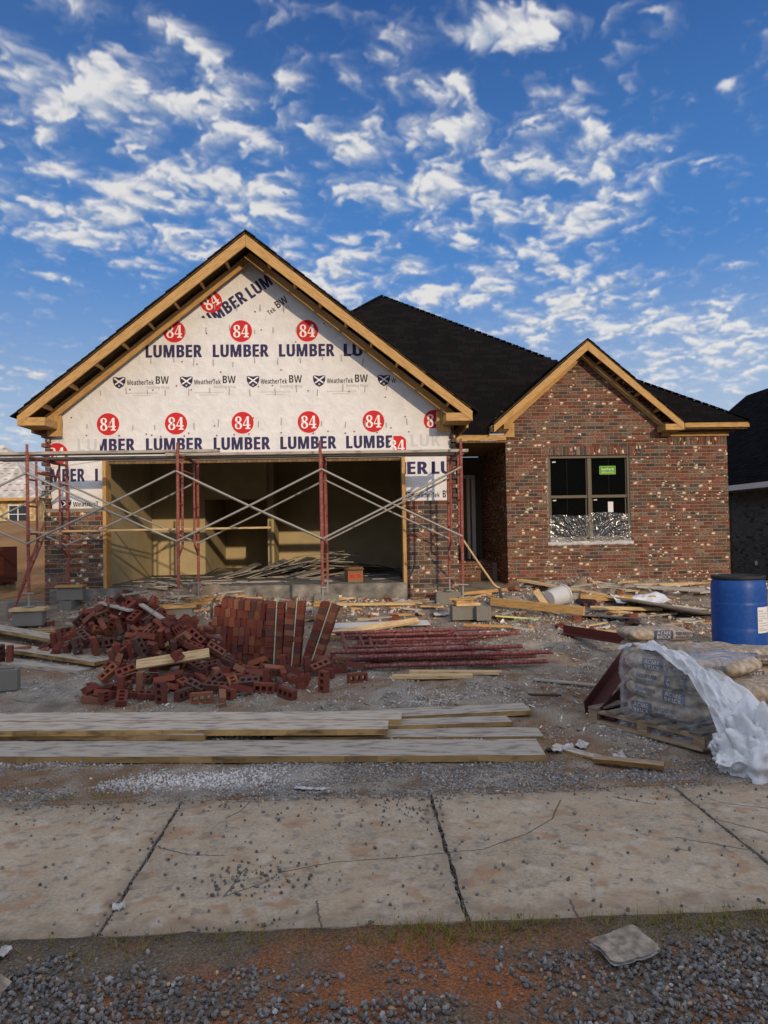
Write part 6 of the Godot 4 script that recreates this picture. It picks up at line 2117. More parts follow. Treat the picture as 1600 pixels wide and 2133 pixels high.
func build_across() -> void:
	var lm := leaf_mesh()
	var list := [[-15.0, 26.0, 10.0, 3.0], [-9.5, 28.0, 10.8, 3.2], [-4.0, 26.0, 10.2, 2.8], [1.0, 28.0, 11.0, 3.0], [5.2, 27.0, 10.7, 2.6], [8.2, 27.0, 11.7, 2.6], [10.6, 28.0, 10.2, 2.2], [14.5, 34.0, 10.4, 3.0], [19.0, 35.0, 10.6, 3.0], [24.0, 34.0, 10.2, 3.0], [30.0, 30.0, 9.5, 3.0]]
	for k in list.size():
		var q = list[k]
		tree(["wide", "tall", "slender", "tall forked", "rounded", "tallest dense", "low"][k % 7] + " leafy tree across the street, " + ["left of the low brick house", "behind the low brick house", "between the two houses", "behind the gabled brick house"][clampi(int((q[0] + 16.0) / 9.5), 0, 3)], Vector3(q[0], -0.05, q[1]), q[2], q[3], 100 + k, lm)
	for k in 2:
		var cx: float = [18.0, -1.0][k]
		var hz: float = [22.0, 33.0][k]
		var ht: float = [7.9, 6.5][k]
		var wd: float = [13.0, 12.0][k]
		var h := thing("house_across", ["brick house with a gabled porch across the street, seen mirrored in the window", "low brick house behind the trees across the street"][k], "house", T(Vector3(cx, -0.05, hz)))
		var b := MB.new()
		b.box(T(Vector3(0, 1.55, 3.0)), Vector3(wd, 3.1, 8.0))
		obj("wall", b.mesh(), M.house_wall, h)
		b = MB.new()
		for s in [-1.0, 1.0]:
			var a := Vector3(0, 3.0, 3.0 + s * 4.5)
			b.quad(a + Vector3(-wd * 0.53, 0, 0), a + Vector3(wd * 0.53, 0, 0), Vector3(wd * 0.53, ht, 3), Vector3(-wd * 0.53, ht, 3), Vector3(0, 3, 3), Color(0.04, 0.04, 0.042), Vector2.ZERO, Vector2.ZERO, Vector2.ZERO, Vector2.ZERO)
		b.tri(Vector3(-wd * 0.53, 3, -1.5), Vector3(-wd * 0.53, 3, 7.5), Vector3(-wd * 0.53, ht, 3), Vector3(0, 3, 3), Color(0.3, 0.2, 0.15))
		b.tri(Vector3(wd * 0.53, 3, -1.5), Vector3(wd * 0.53, 3, 7.5), Vector3(wd * 0.53, ht, 3), Vector3(0, 3, 3), Color(0.3, 0.2, 0.15))
		obj("roof", b.mesh(), M.shingle, h)
		b = MB.new()
		b.prism(PackedVector2Array([Vector2(-2.6, 0), Vector2(2.6, 0), Vector2(2.6, 3.0), Vector2(0, 5.2), Vector2(-2.6, 3.0)]), 1.6, T(Vector3(-1.0, 0, -2.5)))
		obj("front_gable", b.mesh(), M.house_wall, h)
		b = MB.new()
		for s in [-1.0, 1.0]:
			b.box(Transform3D(along(Vector3(-1.0, 5.3, -2.0), Vector3(-1.0 + s * 3.0, 2.78, -2.0)).basis, Vector3(-1.0 + s * 1.5, 4.06, -2.0)), Vector3(3.95, 0.10, 2.0), Color(0.04, 0.04, 0.042))
		obj("gable_roof", b.mesh(), M.shingle, h)
		for x in [-4.8, 3.6]:
			b = MB.new()
			b.box(T(Vector3(x, 1.6, -1.02)), Vector3(1.5, 1.5, 0.06))
			obj("window", b.mesh(), M.white_trim, h)
		b = MB.new()
		b.box(T(Vector3(-1.0, 1.15, -2.52)), Vector3(2.2, 2.3, 0.06))
		obj("door", b.mesh(), M.white_trim, h)

# ------------------------------------------------------------------ mortar bags, pallet, sheet
const BA := Vector3(0.33, 0.068, 0.215)

func bag_z(x: float, y: float) -> float:
	var sv := pow(clampf(absf(y) / BA.y, 0, 0.999), 1.0 / 0.72)
	var cv := pow(1.0 - sv * sv, 0.5 * 0.36)
	var cu := pow(clampf(absf(x) / (BA.x * cv), 0, 0.999), 1.0 / 0.36)
	return BA.z * pow(1.0 - cu * cu, 0.5 * 0.36) * cv

func bag_mesh(sd: int) -> ArrayMesh:
	var p := PackedVector3Array()
	var uv := PackedVector2Array()
	var nu := 45
	var nv := 19
	var pw := func(a: float, e: float): return signf(a) * pow(absf(a), e)
	for j in nv:
		for i in nu:
			var v := lerpf(-PI / 2, PI / 2, j / (nv - 1.0))
			var u := TAU * i / (nu - 1.0)
			var cv: float = pw.call(cos(v), 0.36)
			var q := Vector3(BA.x * pw.call(cos(u), 0.36) * cv, BA.y * pw.call(sin(v), 0.72), BA.z * pw.call(sin(u), 0.36) * cv)
			var n := nz.get_noise_3d(q.x * 5.0 + sd * 9.0, q.y * 8.0, q.z * 5.0)
			var end := smoothstep(0.75, 1.0, absf(q.x) / BA.x)
			q.y *= 1.0 - 0.45 * end
			q.y += n * 0.012 + end * 0.006 * sin(q.z * 60.0)
			q.y -= 0.016 * (1.0 - pow(q.x / BA.x, 2.0)) * (1.0 if q.y > 0 and sd % 2 else 0.0)
			p.push_back(q)
			uv.push_back(Vector2(u, v))
	var b := MB.new()
	b.grid(p, nu, nv, Color.WHITE, uv, false, true)
	return b.mesh()

# print laid on the side of a bag: the arrays of a text or a rectangle pushed out to its skin
func bag_print(txt: String, x0: float, y0: float, w: float, h: float, m: Material, parent: Node, lift: float) -> void:
	var b := MB.new()
	if txt == "":
		var p := PackedVector3Array()
		var uv := PackedVector2Array()
		for j in 9:
			for i in 17:
				var x := x0 + w * i / 16.0
				var y := y0 + h * j / 8.0
				p.push_back(Vector3(x, y, bag_z(x, y) + lift))
				uv.push_back(Vector2(i, j))
		b.grid(p, 17, 9, Color.WHITE, uv)
		obj("printed_panel", b.mesh(), m, parent)
		return
	var t := text_mesh(txt, "Droid Sans")
	var ab := t.get_aabb()
	var a := t.get_mesh_arrays()
	var vs: PackedVector3Array = a[Mesh.ARRAY_VERTEX]
	var out := PackedVector3Array()
	for q in vs:
		var x := x0 + (q.x - ab.position.x) / ab.size.x * w
		var y := y0 + (q.y - ab.position.y) / ab.size.y * h
		out.push_back(Vector3(x, y, bag_z(x, y) + lift + q.z * 0.3))
	a[Mesh.ARRAY_VERTEX] = out
	var am := ArrayMesh.new()
	am.add_surface_from_arrays(Mesh.PRIMITIVE_TRIANGLES, a)
	obj("printed_word", am, m, parent)

func build_bags() -> void:
	# pallet
	var dy := deg_to_rad(-60.0)
	var pal := thing("pallet", "worn wooden pallet under the mortar bags, wrapped in clear film", "pallet", T(Vector3(2.60, 0.03, -5.88), 0, dy))
	for k in 6:
		var b := MB.new()
		b.box(T(Vector3(-0.46 + k * 0.185, 0.112, 0)), Vector3(0.10, 0.018, 1.1), Color.WHITE, Vector2(k, 0), 0.002)
		obj("deck_slat", b.mesh(), M.ply_dark, pal)
	for z in [-0.51, 0.0, 0.51]:
		var b := MB.new()
		b.box(T(Vector3(0, 0.088, z)), Vector3(1.05, 0.026, 0.04), Color.WHITE, Vector2(z, 3))
		b.box(T(Vector3(0, 0.012, z)), Vector3(1.05, 0.02, 0.09), Color.WHITE, Vector2(z, 5))
		for x in [-0.48, 0.0, 0.48]: b.box(T(Vector3(x, 0.049, z)), Vector3(0.09, 0.05, 0.04), Color.WHITE, Vector2(z, x))
		obj("stringer", b.mesh(), M.pallet_wood, pal)
	var pal2: Node3D = pal.duplicate()
	pal2.name = nm(self, "pallet")
	add_child(pal2, true)
	pal2.transform = T(Vector3(3.35, 0.10, -7.15), 0, 0.1)
	tag(pal2, "rear pallet half hidden under the back row of mortar bags by the barrel", "pallet")
	var bm: Array[ArrayMesh] = []
	for k in 4: bm.append(bag_mesh(k))
	var spots := [
		[2.448, 0.215, -5.726, -60.0, "bottom mortar bag of the film-wrapped stack nearest the lintels"], [2.44, 0.328, -5.73, -61.0, "second mortar bag up in the film-wrapped stack"], [2.46, 0.441, -5.72, -58.5, "third mortar bag up in the film-wrapped stack"], [2.44, 0.553, -5.74, -62.0, "top mortar bag of the film-wrapped stack under the white sheet"],
		[2.86, 0.225, -5.96, -60.0, "bottom mortar bag in the row behind the film-wrapped stack"], [2.85, 0.352, -5.97, -59.0, "second mortar bag in the row behind the film-wrapped stack"], [2.87, 0.478, -5.98, -61.0, "third mortar bag in the row behind the film-wrapped stack"],
		[3.10, 0.225, -5.60, 8.0, "lower mortar bag at the right edge under the bulging one"], [3.08, 0.352, -5.62, 5.0, "bulging kraft mortar bag at the right edge, lower of two with a blue panel"],
		[3.36, 0.352, -6.32, 3.0, "kraft bag below the upper right-edge one"], [3.38, 0.478, -6.34, -4.0, "upper mortar bag at the right edge before the blue barrel"],
		[3.02, 0.285, -7.32, 6.0, "bottom mortar bag of the back stack left of the barrel"], [2.98, 0.410, -7.35, 9.0, "middle mortar bag of the back stack left of the barrel"], [2.95, 0.537, -7.36, 4.0, "topmost tan mortar bag of the back stack, with a navy panel at either end"],
		[3.34, 0.285, -6.98, -2.0, "lower tan bag before the back stack"], [3.27, 0.410, -6.98, 2.0, "upper tan bag before the back stack, a navy panel on its side"], [3.72, 0.285, -7.2, 0.0, "tan bag behind the right-edge ones near the barrel's foot"],
		[3.95, 0.285, -6.4, 12.0, "mortar bag beyond the right edge of the stack"], [3.75, 0.225, -5.75, -6.0, "lower mortar bag outside the right end of the stack"]]
	for k in spots.size():
		var q = spots[k]
		var o := obj("mortar_bag", bm[k % 4], M.kraft, self, T(Vector3(q[0], q[1], q[2]), [0.03, -0.04, 0.02][k % 3], deg_to_rad(q[3]), [0.02, -0.03, 0.0][k % 3]))
		tag(o, q[4], "mortar bag", "mortar bags on the pallets")
		var sx: float = [-0.235, 0.05, -0.20, 0.07, -0.10][(k * 3) % 5]
		var tx: float = sx + 0.215 if sx < -0.05 else sx - 0.25
		bag_print("", sx, -0.045, 0.185, 0.085, M.bag_ink, o, 0.010)
		bag_print("ACME", sx + 0.022, 0.002, 0.14, 0.030, M.kraft_print, o, 0.0125)
		bag_print("BRICK", sx + 0.022, -0.037, 0.14, 0.030, M.kraft_print, o, 0.0125)
		bag_print("PREMIUM", tx, -0.002, 0.18, 0.028, M.bag_ink, o, 0.010)
		bag_print("Mortar Mix", tx, -0.034, 0.16, 0.022, M.bag_ink, o, 0.010)
	# clear film over the nearest stack, white sheet thrown over it and trailing to the ground
	var f := FastNoiseLite.new()
	f.seed = 14
	f.frequency = 1.0
	f.fractal_octaves = 4
	var sh := thing("plastic_sheet", "crumpled white plastic sheet draped over the mortar bags and trailing onto the gravel", "plastic sheet", T(Vector3(2.5, 0.0, -5.3)))
	var O := Vector3(2.07, 0, -5.90)
	var du := Vector3(0.5, 0, 0.866)
	var dv := Vector3(0.866, 0, -0.5)
	var path := [Vector2(0.62, 0.62), Vector2(0.40, 0.645), Vector2(0.15, 0.645), Vector2(0.04, 0.63), Vector2(-0.005, 0.57), Vector2(-0.02, 0.5), Vector2(-0.015, 0.38), Vector2(-0.02, 0.25), Vector2(-0.02, 0.14), Vector2(-0.05, 0.05)]
	var p := PackedVector3Array()
	var uv := PackedVector2Array()
	var nu := 60
	var nv := 60
	for j in nv:
		for i in nu:
			var x := lerpf(-0.06, 0.92, i / (nu - 1.0))
			var t := j / (nv - 1.0) * (path.size() - 1)
			var a: Vector2 = path[mini(int(t), path.size() - 2)]
			var c: Vector2 = path[mini(int(t) + 1, path.size() - 1)]
			var q := a.lerp(c, t - floorf(minf(t, path.size() - 1.001)))
			var n := f.get_noise_2d(x * 5.0, t * 0.9) * 0.03 + f.get_noise_2d(x * 22.0 + t * 2.0, t * 1.5) * 0.012
			var endp := smoothstep(0.08, 0.0, x + 0.03) * 0.10
			p.push_back(O + du * (x + endp * 0.2) + dv * (q.x + endp + n - 0.012) + Vector3(0, q.y + n * 0.6, 0) - sh.position)
			uv.push_back(Vector2(x, t))
	var b := MB.new()
	b.grid(p, nu, nv, Color.WHITE, uv)
	obj("clear_film", b.mesh(), M.film, sh)
	f.fractal_octaves = 2
	# sheet: a wide folded swath
	var mid := [Vector3(2.30, 0.58, -6.10), Vector3(2.33, 0.645, -5.80), Vector3(2.37, 0.63, -5.50), Vector3(2.42, 0.54, -5.25), Vector3(2.46, 0.36, -5.02), Vector3(2.47, 0.18, -4.82), Vector3(2.45, 0.06, -4.66)]
	var wid := [0.16, 0.17, 0.13, 0.09, 0.085, 0.11, 0.20]
	var far := [Vector3(2.50, 0.62, -6.0), Vector3(2.52, 0.63, -5.72), Vector3(2.60, 0.55, -5.45), Vector3(2.72, 0.45, -5.28), Vector3(2.82, 0.33, -5.10), Vector3(2.88, 0.18, -4.95), Vector3(2.85, 0.05, -4.78)]
	for strip in 2:
		p = PackedVector3Array()
		uv = PackedVector2Array()
		nu = 46
		nv = 60
		for j in nv:
			var t := j / (nv - 1.0) * (mid.size() - 1)
			var k := mini(int(t), mid.size() - 2)
			var c: Vector3 = mid[k].lerp(mid[k + 1], smoothstep(0.0, 1.0, t - k) * 0.4 + (t - k) * 0.6)
			var e: Vector3 = far[k].lerp(far[k + 1], t - k)
			var w: float = lerpf(wid[k], wid[k + 1], t - k)
			for i in nu:
				var u := i / (nu - 1.0) - 0.5
				var fold: float
				var q: Vector3
				if strip == 0:
					fold = sin(u * 16.0 + f.get_noise_2d(t * 0.7, 3.0) * 6.0) * 0.016 + f.get_noise_2d(u * 3.0, t * 1.6) * 0.035 + f.get_noise_2d(u * 12.0, t * 5.0) * 0.009
					q = c + Vector3(0.88, -0.10, 0.42) * u * w * 2.0 + Vector3(-0.35, 0.8, 0.35) * (fold + 0.045 - 0.22 * u * u)
				else:
					var uu := u + 0.5
					fold = f.get_noise_2d(uu * 3.0, t * 0.8 + 5.0) * 0.05 + sin(uu * 9.0 + t * 2.2 + f.get_noise_2d(uu, t) * 5.0) * 0.012
					q = c.lerp(e, uu) + Vector3(-0.25, 0.85, 0.3) * (fold - 0.16 * uu * (1.0 - uu))
				q.y = maxf(q.y, 0.01 + absf(fold) * 0.5)
				p.push_back(q - sh.position)
				uv.push_back(Vector2(u, t))
		b = MB.new()
		b.grid(p, nu, nv, Color.WHITE, uv)
		obj("sheet_fold", b.mesh(), M.film_thick if strip == 0 else M.film_mid, sh)
	# crumpled end on the ground
	p = PackedVector3Array()
	uv = PackedVector2Array()
	nu = 81
	nv = 41
	for j in nv:
		for i in nu:
			var v := lerpf(-0.35, PI / 2, j / (nv - 1.0))
			var u := TAU * i / (nu - 1.0)
			var d := Vector3(cos(u) * cos(v), sin(v), sin(u) * cos(v))
			var n := absf(f.get_noise_3d(d.x * 1.5, d.y * 1.5, d.z * 1.5)) * 0.75 + absf(f.get_noise_3d(d.x * 3.2 + 4.0, d.y * 1.8, d.z * 3.2)) * 0.22 + f.get_noise_3d(d.x * 9.0, d.y * 5.0, d.z * 9.0) * 0.02
			var q := Vector3(d.x * 0.32, d.y * 0.34, d.z * 0.30) * (0.72 + n)
			p.push_back(Vector3(2.64, 0.06, -4.86) + q - sh.position)
			uv.push_back(Vector2(u, v))
	b = MB.new()
	b.grid(p, nu, nv, Color.WHITE, uv, false, true)
	obj("sheet_heap", b.mesh(), M.film_thick, sh)
	# torn bag paper on top
	p = PackedVector3Array()
	uv = PackedVector2Array()
	for j in 9:
		for i in 9:
			var u := i / 8.0
			var v := j / 8.0
			p.push_back(Vector3(2.30 + 0.30 * u - 0.10 * v * u, 0.71 - 0.30 * v * v - 0.05 * u + f.get_noise_2d(u * 2.0, v * 2.0) * 0.03, -5.66 + 0.22 * v + 0.06 * u))
			uv.push_back(Vector2(u, v))
	b = MB.new()
	b.grid(p, 9, 9, Color.WHITE, uv)
	tag(obj("torn_paper", b.mesh(), M.card_grey), "torn grey-brown bag paper hanging over the top of the white sheet", "paper")

# ------------------------------------------------------------------ small debris
func scrap_mesh(sd: int, s: Vector3, curl := 0.02) -> ArrayMesh:
	var b := MB.new()
	var p := PackedVector3Array()
	var uv := PackedVector2Array()
	var r := RandomNumberGenerator.new()
	r.seed = sd
	var ph := r.randf() * 9.0
	for j in 9:
		for i in 13:
			var u := i / 12.0 - 0.5
			var v := j / 8.0 - 0.5
			var ex := 1.0 + nz.get_noise_2d(v * 1.5 + ph, sd) * 0.12
			var ey := 1.0 + nz.get_noise_2d(u * 1.5 + ph, sd + 5.0) * 0.16
			p.push_back(Vector3(u * s.x * ex, curl * (0.3 + 2.0 * u * u + sin(v * 5.0 + ph) * 0.5) + nz.get_noise_2d(u * 5.0 + ph, v * 5.0) * curl * 0.6, v * s.z * ey))
			uv.push_back(Vector2(u, v))
	b.grid(p, 13, 9, Color.WHITE, uv, true)
	var q := PackedVector3Array()
	for w in p: q.push_back(w - Vector3(0, s.y, 0))
	b.grid(q, 13, 9, Color.WHITE, uv, false)
	return b.mesh()

func rock_mesh(sd: int, sub := false) -> ArrayMesh:
	# an icosahedron with its corners pushed about, faceted as crushed stone is
	var r := RandomNumberGenerator.new()
	r.seed = sd
	var g := (1.0 + sqrt(5.0)) * 0.5
	var pts: Array[Vector3] = []
	for k in [[-1, g, 0], [1, g, 0], [-1, -g, 0], [1, -g, 0], [0, -1, g], [0, 1, g], [0, -1, -g], [0, 1, -g], [g, 0, -1], [g, 0, 1], [-g, 0, -1], [-g, 0, 1]]:
		pts.append(Vector3(k[0], k[1], k[2]).normalized() * r.randf_range(0.36, 0.56) * Vector3(1.1, 0.75, 0.9))
	var b := MB.new()
	for k in [[0, 11, 5], [0, 5, 1], [0, 1, 7], [0, 7, 10], [0, 10, 11], [1, 5, 9], [5, 11, 4], [11, 10, 2], [10, 7, 6], [7, 1, 8], [3, 9, 4], [3, 4, 2], [3, 2, 6], [3, 6, 8], [3, 8, 9], [4, 9, 5], [2, 4, 11], [6, 2, 10], [8, 6, 7], [9, 8, 1]]:
		b.tri(pts[k[0]], pts[k[1]], pts[k[2]], Vector3.ZERO, Color.WHITE)
	return b.mesh()

func build_debris() -> void:
	var sc := [
		[1.43, -5.33, 0.20, 0.10, 0.5, 0.03, "curled white paper by the right end of the nearest plank", M.paper], [1.62, -5.42, 0.16, 0.08, 1.0, 0.02, "small torn white paper behind the splintered board", M.paper],
		[1.80, -5.14, 0.09, 0.08, 0.2, 0.03, "little white paper scrap standing by the splintered board", M.paper], [-0.27, -4.72, 0.22, 0.06, -0.2, 0.012, "white plaster strip lying at the pavement's back edge", M.paper],
		[-1.02, -3.32, 0.05, 0.05, 0.3, 0.02, "tiny white scrap on the pavement joint", M.paper], [-1.38, -2.98, 0.10, 0.08, 0.7, 0.02, "small white scrap at the lower left before the pavement", M.paper],
		[1.25, -10.95, 0.30, 0.16, 0.4, 0.05, "white torn wrap on the rubble before the right brick pillar", M.paper], [0.95, -11.05, 0.22, 0.12, 1.4, 0.04, "dirty white scrap left of the right front scaffold block", M.paper],
		[3.15, -9.75, 0.34, 0.14, 0.1, 0.06, "crumpled white wrap on the rubble behind the gravel heap", M.paper], [2.25, -6.62, 0.22, 0.14, 0.3, 0.05, "crumpled clear plastic left of the mortar bag pallet", M.paper],
		[2.35, -8.0, 0.08, 0.05, 0.3, 0.015, "tiny white scrap on the sunlit gravel heap", M.paper], [-4.6, -10.2, 0.25, 0.15, 0.6, 0.05, "white scrap at the left edge behind the grey planks", M.paper],
		[-4.75, -11.0, 0.16, 0.22, 0.2, 0.05, "white carton scrap by the leftmost scaffold block", M.paper], [-2.2, -11.75, 0.16, 0.10, 0.2, 0.04, "crumpled white and blue wrapper before the garage slab", M.paper],
		[4.4, -11.6, 0.9, 0.5, 0.2, 0.10, "crumpled clear plastic behind the sloping plank", M.film_thick], [3.35, -13.1, 0.8, 0.4, 0.2, 0.06, "dusty plastic at the foot of the brick wing", M.film_thick]]
	for k in sc.size():
		var q = sc[k]
		tag(obj("scrap", scrap_mesh(200 + k, Vector3(q[2], 0.003, q[3]), q[5]), q[7], self, T(Vector3(q[0], maxf(gy(q[0], q[1]), 0.0) + 0.008, q[1]), 0, q[4])), q[6], "paper scrap" if q[7] == M.paper else "plastic scrap")
	# broken drywall pieces in front of the pavement
	for q in [[1.0, -2.86, 0.21, 0.15, 0.35, 0.03, "broken grey drywall piece on the gravel at the lower right"], [-1.36, -2.72, 0.20, 0.20, 1.2, 0.16, "broken drywall piece tilted on the gravel at the lower left"]]:
		var t := thing("drywall_piece", q[6], "drywall piece", T(Vector3(q[0], -0.012 + (0.05 if q[5] > 0.1 else 0.015), q[1]), 0.12 if q[5] < 0.1 else 0.5, q[4], 0.05))
		obj("paper_face", scrap_mesh(int(q[0] * 100) + 900, Vector3(q[2], 0.002, q[3]), 0.008), M.card_grey, t, T(Vector3(0, 0.016, 0)))
		obj("gypsum_core", scrap_mesh(int(q[0] * 100) + 900, Vector3(q[2] * 0.98, 0.012, q[3] * 0.97), 0.006), M.paper, t, T(Vector3(0, 0.012, 0)))
	# splintered board
	plank("splintered_board", "splintered weathered board on the gravel before the mortar bags", "board", "", Vector3(1.60, 0.016, -5.08), Vector3(2.0, 0.014, -4.88), 0.075, 0.03, M.pallet_wood, 0.1, 0.004)
	plank("splintered_board", "whitish split lath behind the splintered board", "board", "", Vector3(1.42, 0.02, -5.40), Vector3(1.66, 0.014, -5.12), 0.06, 0.02, M.worn_pale, 0.2, 0.004)
	# whole and broken bricks left about in front of the house
	var r := RandomNumberGenerator.new()
	r.seed = 77
	for k in 26:
		var x := r.randf_range(-4.2, 3.9)
		var z := r.randf_range(-12.3, -10.0)
		if k > 15:
			x = r.randf_range(2.2, 4.4)
			z = r.randf_range(-12.3, -9.2)
		var o := obj("stray_brick", loose[r.randi() % 9], M.loose_brick, self, T(Vector3(x, gy(x, z) + 0.03, z), r.randf_range(-0.3, 0.3), r.randf() * TAU, r.randf_range(-0.3, 0.3)))
		o.transform = o.transform.scaled_local(Vector3(r.randf_range(0.5, 1.0), 1, 1))
		tag(o, "stray red brick lying in the rubble %s" % ("before the brick wing" if x > 2.0 else ("behind the red frame pile" if x > -0.3 else ("behind the strapped brick stacks" if x > -1.6 else "behind the fallen brick heap"))), "brick", "stray bricks in the rubble before the house")
	for k in 165:
		var x := r.randf_range(-4.2, 1.2)
		var z := r.randf_range(-12.3, -10.0)
		if k < 62: z = r.randf_range(-12.38, -11.5)
		if k > 84:
			x = r.randf_range(2.0, 5.6)
			z = r.randf_range(-13.0, -9.6)
		if k > 134:
			x = r.randf_range(3.4, 7.6)
			z = r.randf_range(-15.6, -12.2)
		var m: Material = [M.lumber_pale, M.lumber, M.worn_board, M.drywall_board][r.randi() % 4]
		var o := obj("wood_offcut", slab_mesh(Vector3(r.randf_range(0.15, 0.6), r.randf_range(0.012, 0.035), r.randf_range(0.03, 0.10)), 0.002, Vector2(k * 0.7, k * 0.31)), m, self, T(Vector3(x, gy(x, z) + 0.012, z), r.randf_range(-0.15, 0.15), r.randf_range(-0.7, 0.7), r.randf_range(-0.15, 0.15)))
		tag(o, "%s lying in the rubble %s" % [["pale wood offcut", "yellow wood offcut", "grey board offcut", "drywall sliver"][[M.lumber_pale, M.lumber, M.worn_board, M.drywall_board].find(m)], "before the brick wing" if x > 2.0 else ("along the foot of the garage slab" if z < -11.4 else ("behind the red frame pile" if x > -0.3 else "behind the brick heap and stacks"))], "offcut", "offcuts in the rubble before the house")
	# mortar droppings, chips and shards
	var mesh := rock_mesh(3)
	var xs := []
	var cols := PackedColorArray()
	for k in 7600:
		var x := r.randf_range(-5.2, 6.6)
		var z := -9.0 - 4.2 * sqrt(r.randf())
		if k % 3 == 0:
			x = r.randf_range(1.6, 5.2)
			z = r.randf_range(-12.8, -9.3)
		elif k % 3 == 1:
			x = r.randf_range(-4.2, 1.0)
			z = r.randf_range(-12.36, -11.2)
		if k % 8 == 4:
			x = r.randf_range(3.3, 8.4)
			z = r.randf_range(-16.1, -12.4)
		var s := r.randf_range(0.012, 0.035) * (2.2 if r.randf() < 0.10 else 1.0)
		xs.append(Transform3D(Basis.from_euler(Vector3(r.randf() * 6, r.randf() * 6, r.randf() * 6)).scaled_local(Vector3(r.randf_range(0.7, 2.2), 0.7, 1.0) * s), Vector3(x, gy(x, z) + s * 0.25, z)))
		var c := Color(0.40, 0.37, 0.33)
		var w := r.randf()
		if w < 0.22: c = Color(0.20, 0.07, 0.045)
		elif w < 0.38: c = Color(0.62, 0.58, 0.52)
		elif w < 0.52: c = Color(0.45, 0.28, 0.13)
		elif w < 0.70: c = Color(0.22, 0.21, 0.20)
		cols.push_back(c * r.randf_range(0.7, 1.2))
	# crumbs, splinters and clods thrown about the lot
	for k in 1700:
		var z := -5.4 - 3.8 * r.randf()
		var x := r.randf_range(-3.6, 3.6)
		if k % 3 == 0: x = r.randf_range(0.6, 3.2)
		var s := r.randf_range(0.010, 0.028)
		var w := r.randf()
		var c := Color(0.33, 0.24, 0.15)
		if w < 0.15: c = Color(0.24, 0.08, 0.05)
		elif w < 0.30: c = Color(0.60, 0.55, 0.46)
		elif w < 0.50: c = Color(0.16, 0.13, 0.10)
		xs.append(Transform3D(Basis.from_euler(Vector3(r.randf() * 0.6, r.randf() * 6, r.randf() * 0.6)).scaled_local(Vector3(r.randf_range(0.8, 5.0) if w < 0.5 else 1.0, 0.5, 0.8) * s), Vector3(x, gy(x, z) + s * 0.15, z)))
		cols.push_back(c * r.randf_range(0.7, 1.3))
	swarm("rubble", mesh, M.stone, xs, cols)

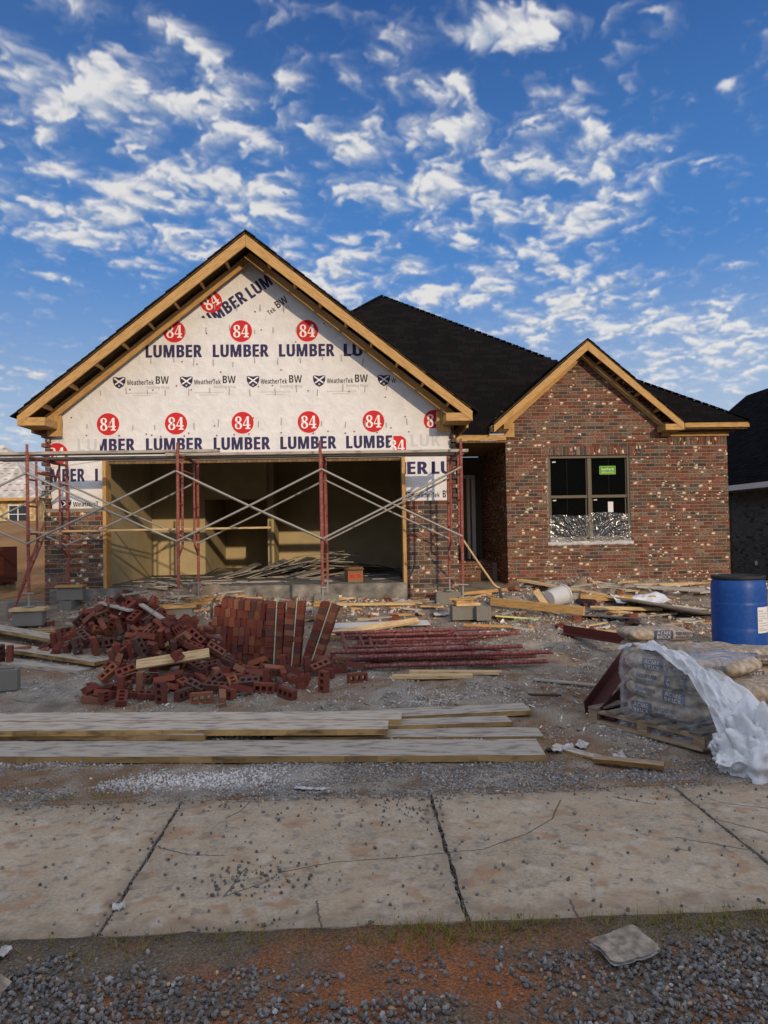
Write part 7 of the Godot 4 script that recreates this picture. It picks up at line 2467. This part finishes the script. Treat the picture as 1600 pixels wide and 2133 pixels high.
func build_gravel() -> void:
	var r := RandomNumberGenerator.new()
	r.seed = 303
	var rocks: Array[ArrayMesh] = []
	for k in 5: rocks.append(rock_mesh(20 + k))
	var xs := [[], [], [], [], []]
	var cols: Array[PackedColorArray] = [PackedColorArray(), PackedColorArray(), PackedColorArray(), PackedColorArray(), PackedColorArray()]
	var put := func(x: float, z: float, s: float, y: float, c: Color):
		var k := r.randi() % 5
		xs[k].append(Transform3D(Basis.from_euler(Vector3(r.randf() * 6, r.randf() * 6, r.randf() * 6)).scaled_local(Vector3(r.randf_range(0.8, 1.3), r.randf_range(0.7, 1.1), 1.0) * s), Vector3(x, y + s * 0.2, z)))
		cols[k].push_back(c)
	var tone := func():
		var g := r.randf_range(0.085, 0.20)
		if r.randf() < 0.08: g *= 1.8
		return Color(g * 1.03, g, g * 0.96) if r.randf() < 0.88 else Color(g * 1.5, g * 1.05, g * 0.7)
	# crushed stone before the pavement, thin where the clay shows
	for k in 64000:
		var x := r.randf_range(-4.5, 5.0)
		var z := r.randf_range(-3.02, -1.5)
		var n := nz.get_noise_2d(x * 1.7 + 5.0, z * 1.7)
		var clay := clampf(1.35 - absf(x - 0.15) * 1.3, 0, 1) * smoothstep(-2.30, -2.55, z + n * 0.2)
		var edge := smoothstep(-2.80, -2.98, z + n * 0.12)
		var den := 1.0 - clay * 0.93 - edge * 0.95 + n * 0.35
		if x > -0.75 and x < 0.5 and z > -2.62: den = maxf(den, 0.35 + n * 1.2)
		if r.randf() > clampf(den, 0.02, 1.0): continue
		var s := r.randf_range(0.010, 0.026)
		put.call(x, z, s, gy(x, z) + r.randf_range(0.0, 0.012) * clampf(den, 0, 1), tone.call())
	# finer stone between the pavement and the planks
	for k in 26000:
		var x := r.randf_range(-3.4, 3.2)
		var z := r.randf_range(-5.35, -4.55)
		var n := nz.get_noise_2d(x * 1.3 + 50.0, z * 2.4)
		var den := 0.45 + n * 2.2 + bump(x, z, 0.3, -4.95, 1.7, 0.6, 0.6) - bump(x, z, -1.9, -4.9, 0.9, 0.4, 0.6)
		if r.randf() > clampf(den, 0.03, 1.0): continue
		put.call(x, z, r.randf_range(0.009, 0.022), maxf(gy(x, z), 0.0 if z > -4.61 else -1.0), (tone.call() * 1.35).lerp(Color(0.68, 0.66, 0.62), clampf(bump(x, z, -0.95, -5.0, 1.1, 0.32, 1.3), 0, 1) * sqrt(r.randf())))
	# the lot itself
	for k in 46000:
		var z := -5.3 - 5.2 * pow(r.randf(), 1.3)
		var x := r.randf_range(-1.0, 1.0) * (2.6 + (-z) * 0.33)
		var n := nz.get_noise_2d(x * 1.1 + 20.0, z * 1.1)
		if r.randf() > clampf(0.28 + n * 2.6 + nz.get_noise_2d(x * 4.0, z * 4.0) * 0.8 + bump(x, z, 2.5, -9.2, 1.0, 0.6, 1.0), 0.04, 1.0): continue
		var lime: float = bump(x, z, 0.6, -6.9, 1.3, 0.7, 1.0)
		var c: Color = tone.call()
		put.call(x, z, r.randf_range(0.010, 0.026), gy(x, z), (c * 1.7).lerp(Color(0.62, 0.58, 0.50), clampf(lime + 0.25, 0, 1) * r.randf() * 0.8))
	# strays on the pavement, and lines of them in its joints
	for k in 760:
		var x := r.randf_range(-2.4, 2.4)
		var z := -3.1 - 1.5 * r.randf()
		if k < 120:
			x = -0.46 + r.randfn(0, 0.16)
			z = -3.55 + r.randfn(0, 0.12)
		elif k < 210:
			x = 0.36 + r.randfn(0, 0.13)
			z = -4.35 + r.randfn(0, 0.14)
		elif k < 330:
			z = -4.6 + absf(r.randfn(0, 0.10))
		elif k < 400:
			z = -3.1 - absf(r.randfn(0, 0.05))
		if z < -4.6 or z > -3.1: continue
		put.call(x, z, r.randf_range(0.007, 0.022), 0.003, tone.call() * 0.9)
	for jx in [-2.51, -1.035, 0.445, 1.93]:
		for k in 240:
			put.call(jx + r.randfn(0, 0.008), -3.1 - 1.5 * r.randf(), r.randf_range(0.007, 0.016), r.randf_range(-0.018, -0.001), tone.call() * 0.7)
	for k in 5: swarm("gravel", rocks[k], M.stone, xs[k], cols[k])
	# dry grass along the pavement
	var gb := MB.new()
	for k in 5:
		var a := k * 1.3
		var t := Vector3(cos(a), 0, sin(a)) * (0.010 + 0.004 * k)
		var w := Vector3(-sin(a), 0, cos(a)) * 0.0022
		gb.tri(-w, w, t * 2.0 + Vector3(0, 0.05 + 0.01 * k, 0), Vector3(0, 0, 0) - t, Color.WHITE)
	var gm := gb.mesh()
	var gx := []
	var gc := PackedColorArray()
	for k in 720:
		var x := r.randf_range(-2.6, 2.8)
		var z := -3.07 + absf(r.randfn(0, 0.07))
		if k % 4 == 0:
			x = 0.30 + r.randfn(0, 0.18)
			z = -3.02 + r.randfn(0, 0.06)
		if k % 5 == 1: x = 1.3 + r.randfn(0, 0.35)
		if k % 9 == 2:
			x = r.randf_range(-3.0, -1.3)
			z = -4.66 - absf(r.randfn(0, 0.05))
		if z < -3.08 and z > -4.62: continue
		var s := r.randf_range(0.3, 0.85)
		gx.append(Transform3D(Basis.from_euler(Vector3(r.randf_range(-0.5, 0.5), r.randf() * TAU, r.randf_range(-0.5, 0.5))).scaled(Vector3.ONE * s), Vector3(x, gy(x, z), z)))
		gc.push_back(Color(0.9, 1.0, 0.8).lerp(Color(2.6, 1.7, 1.1), sqrt(r.randf())))
	swarm("grass", gm, M.grass, gx, gc)
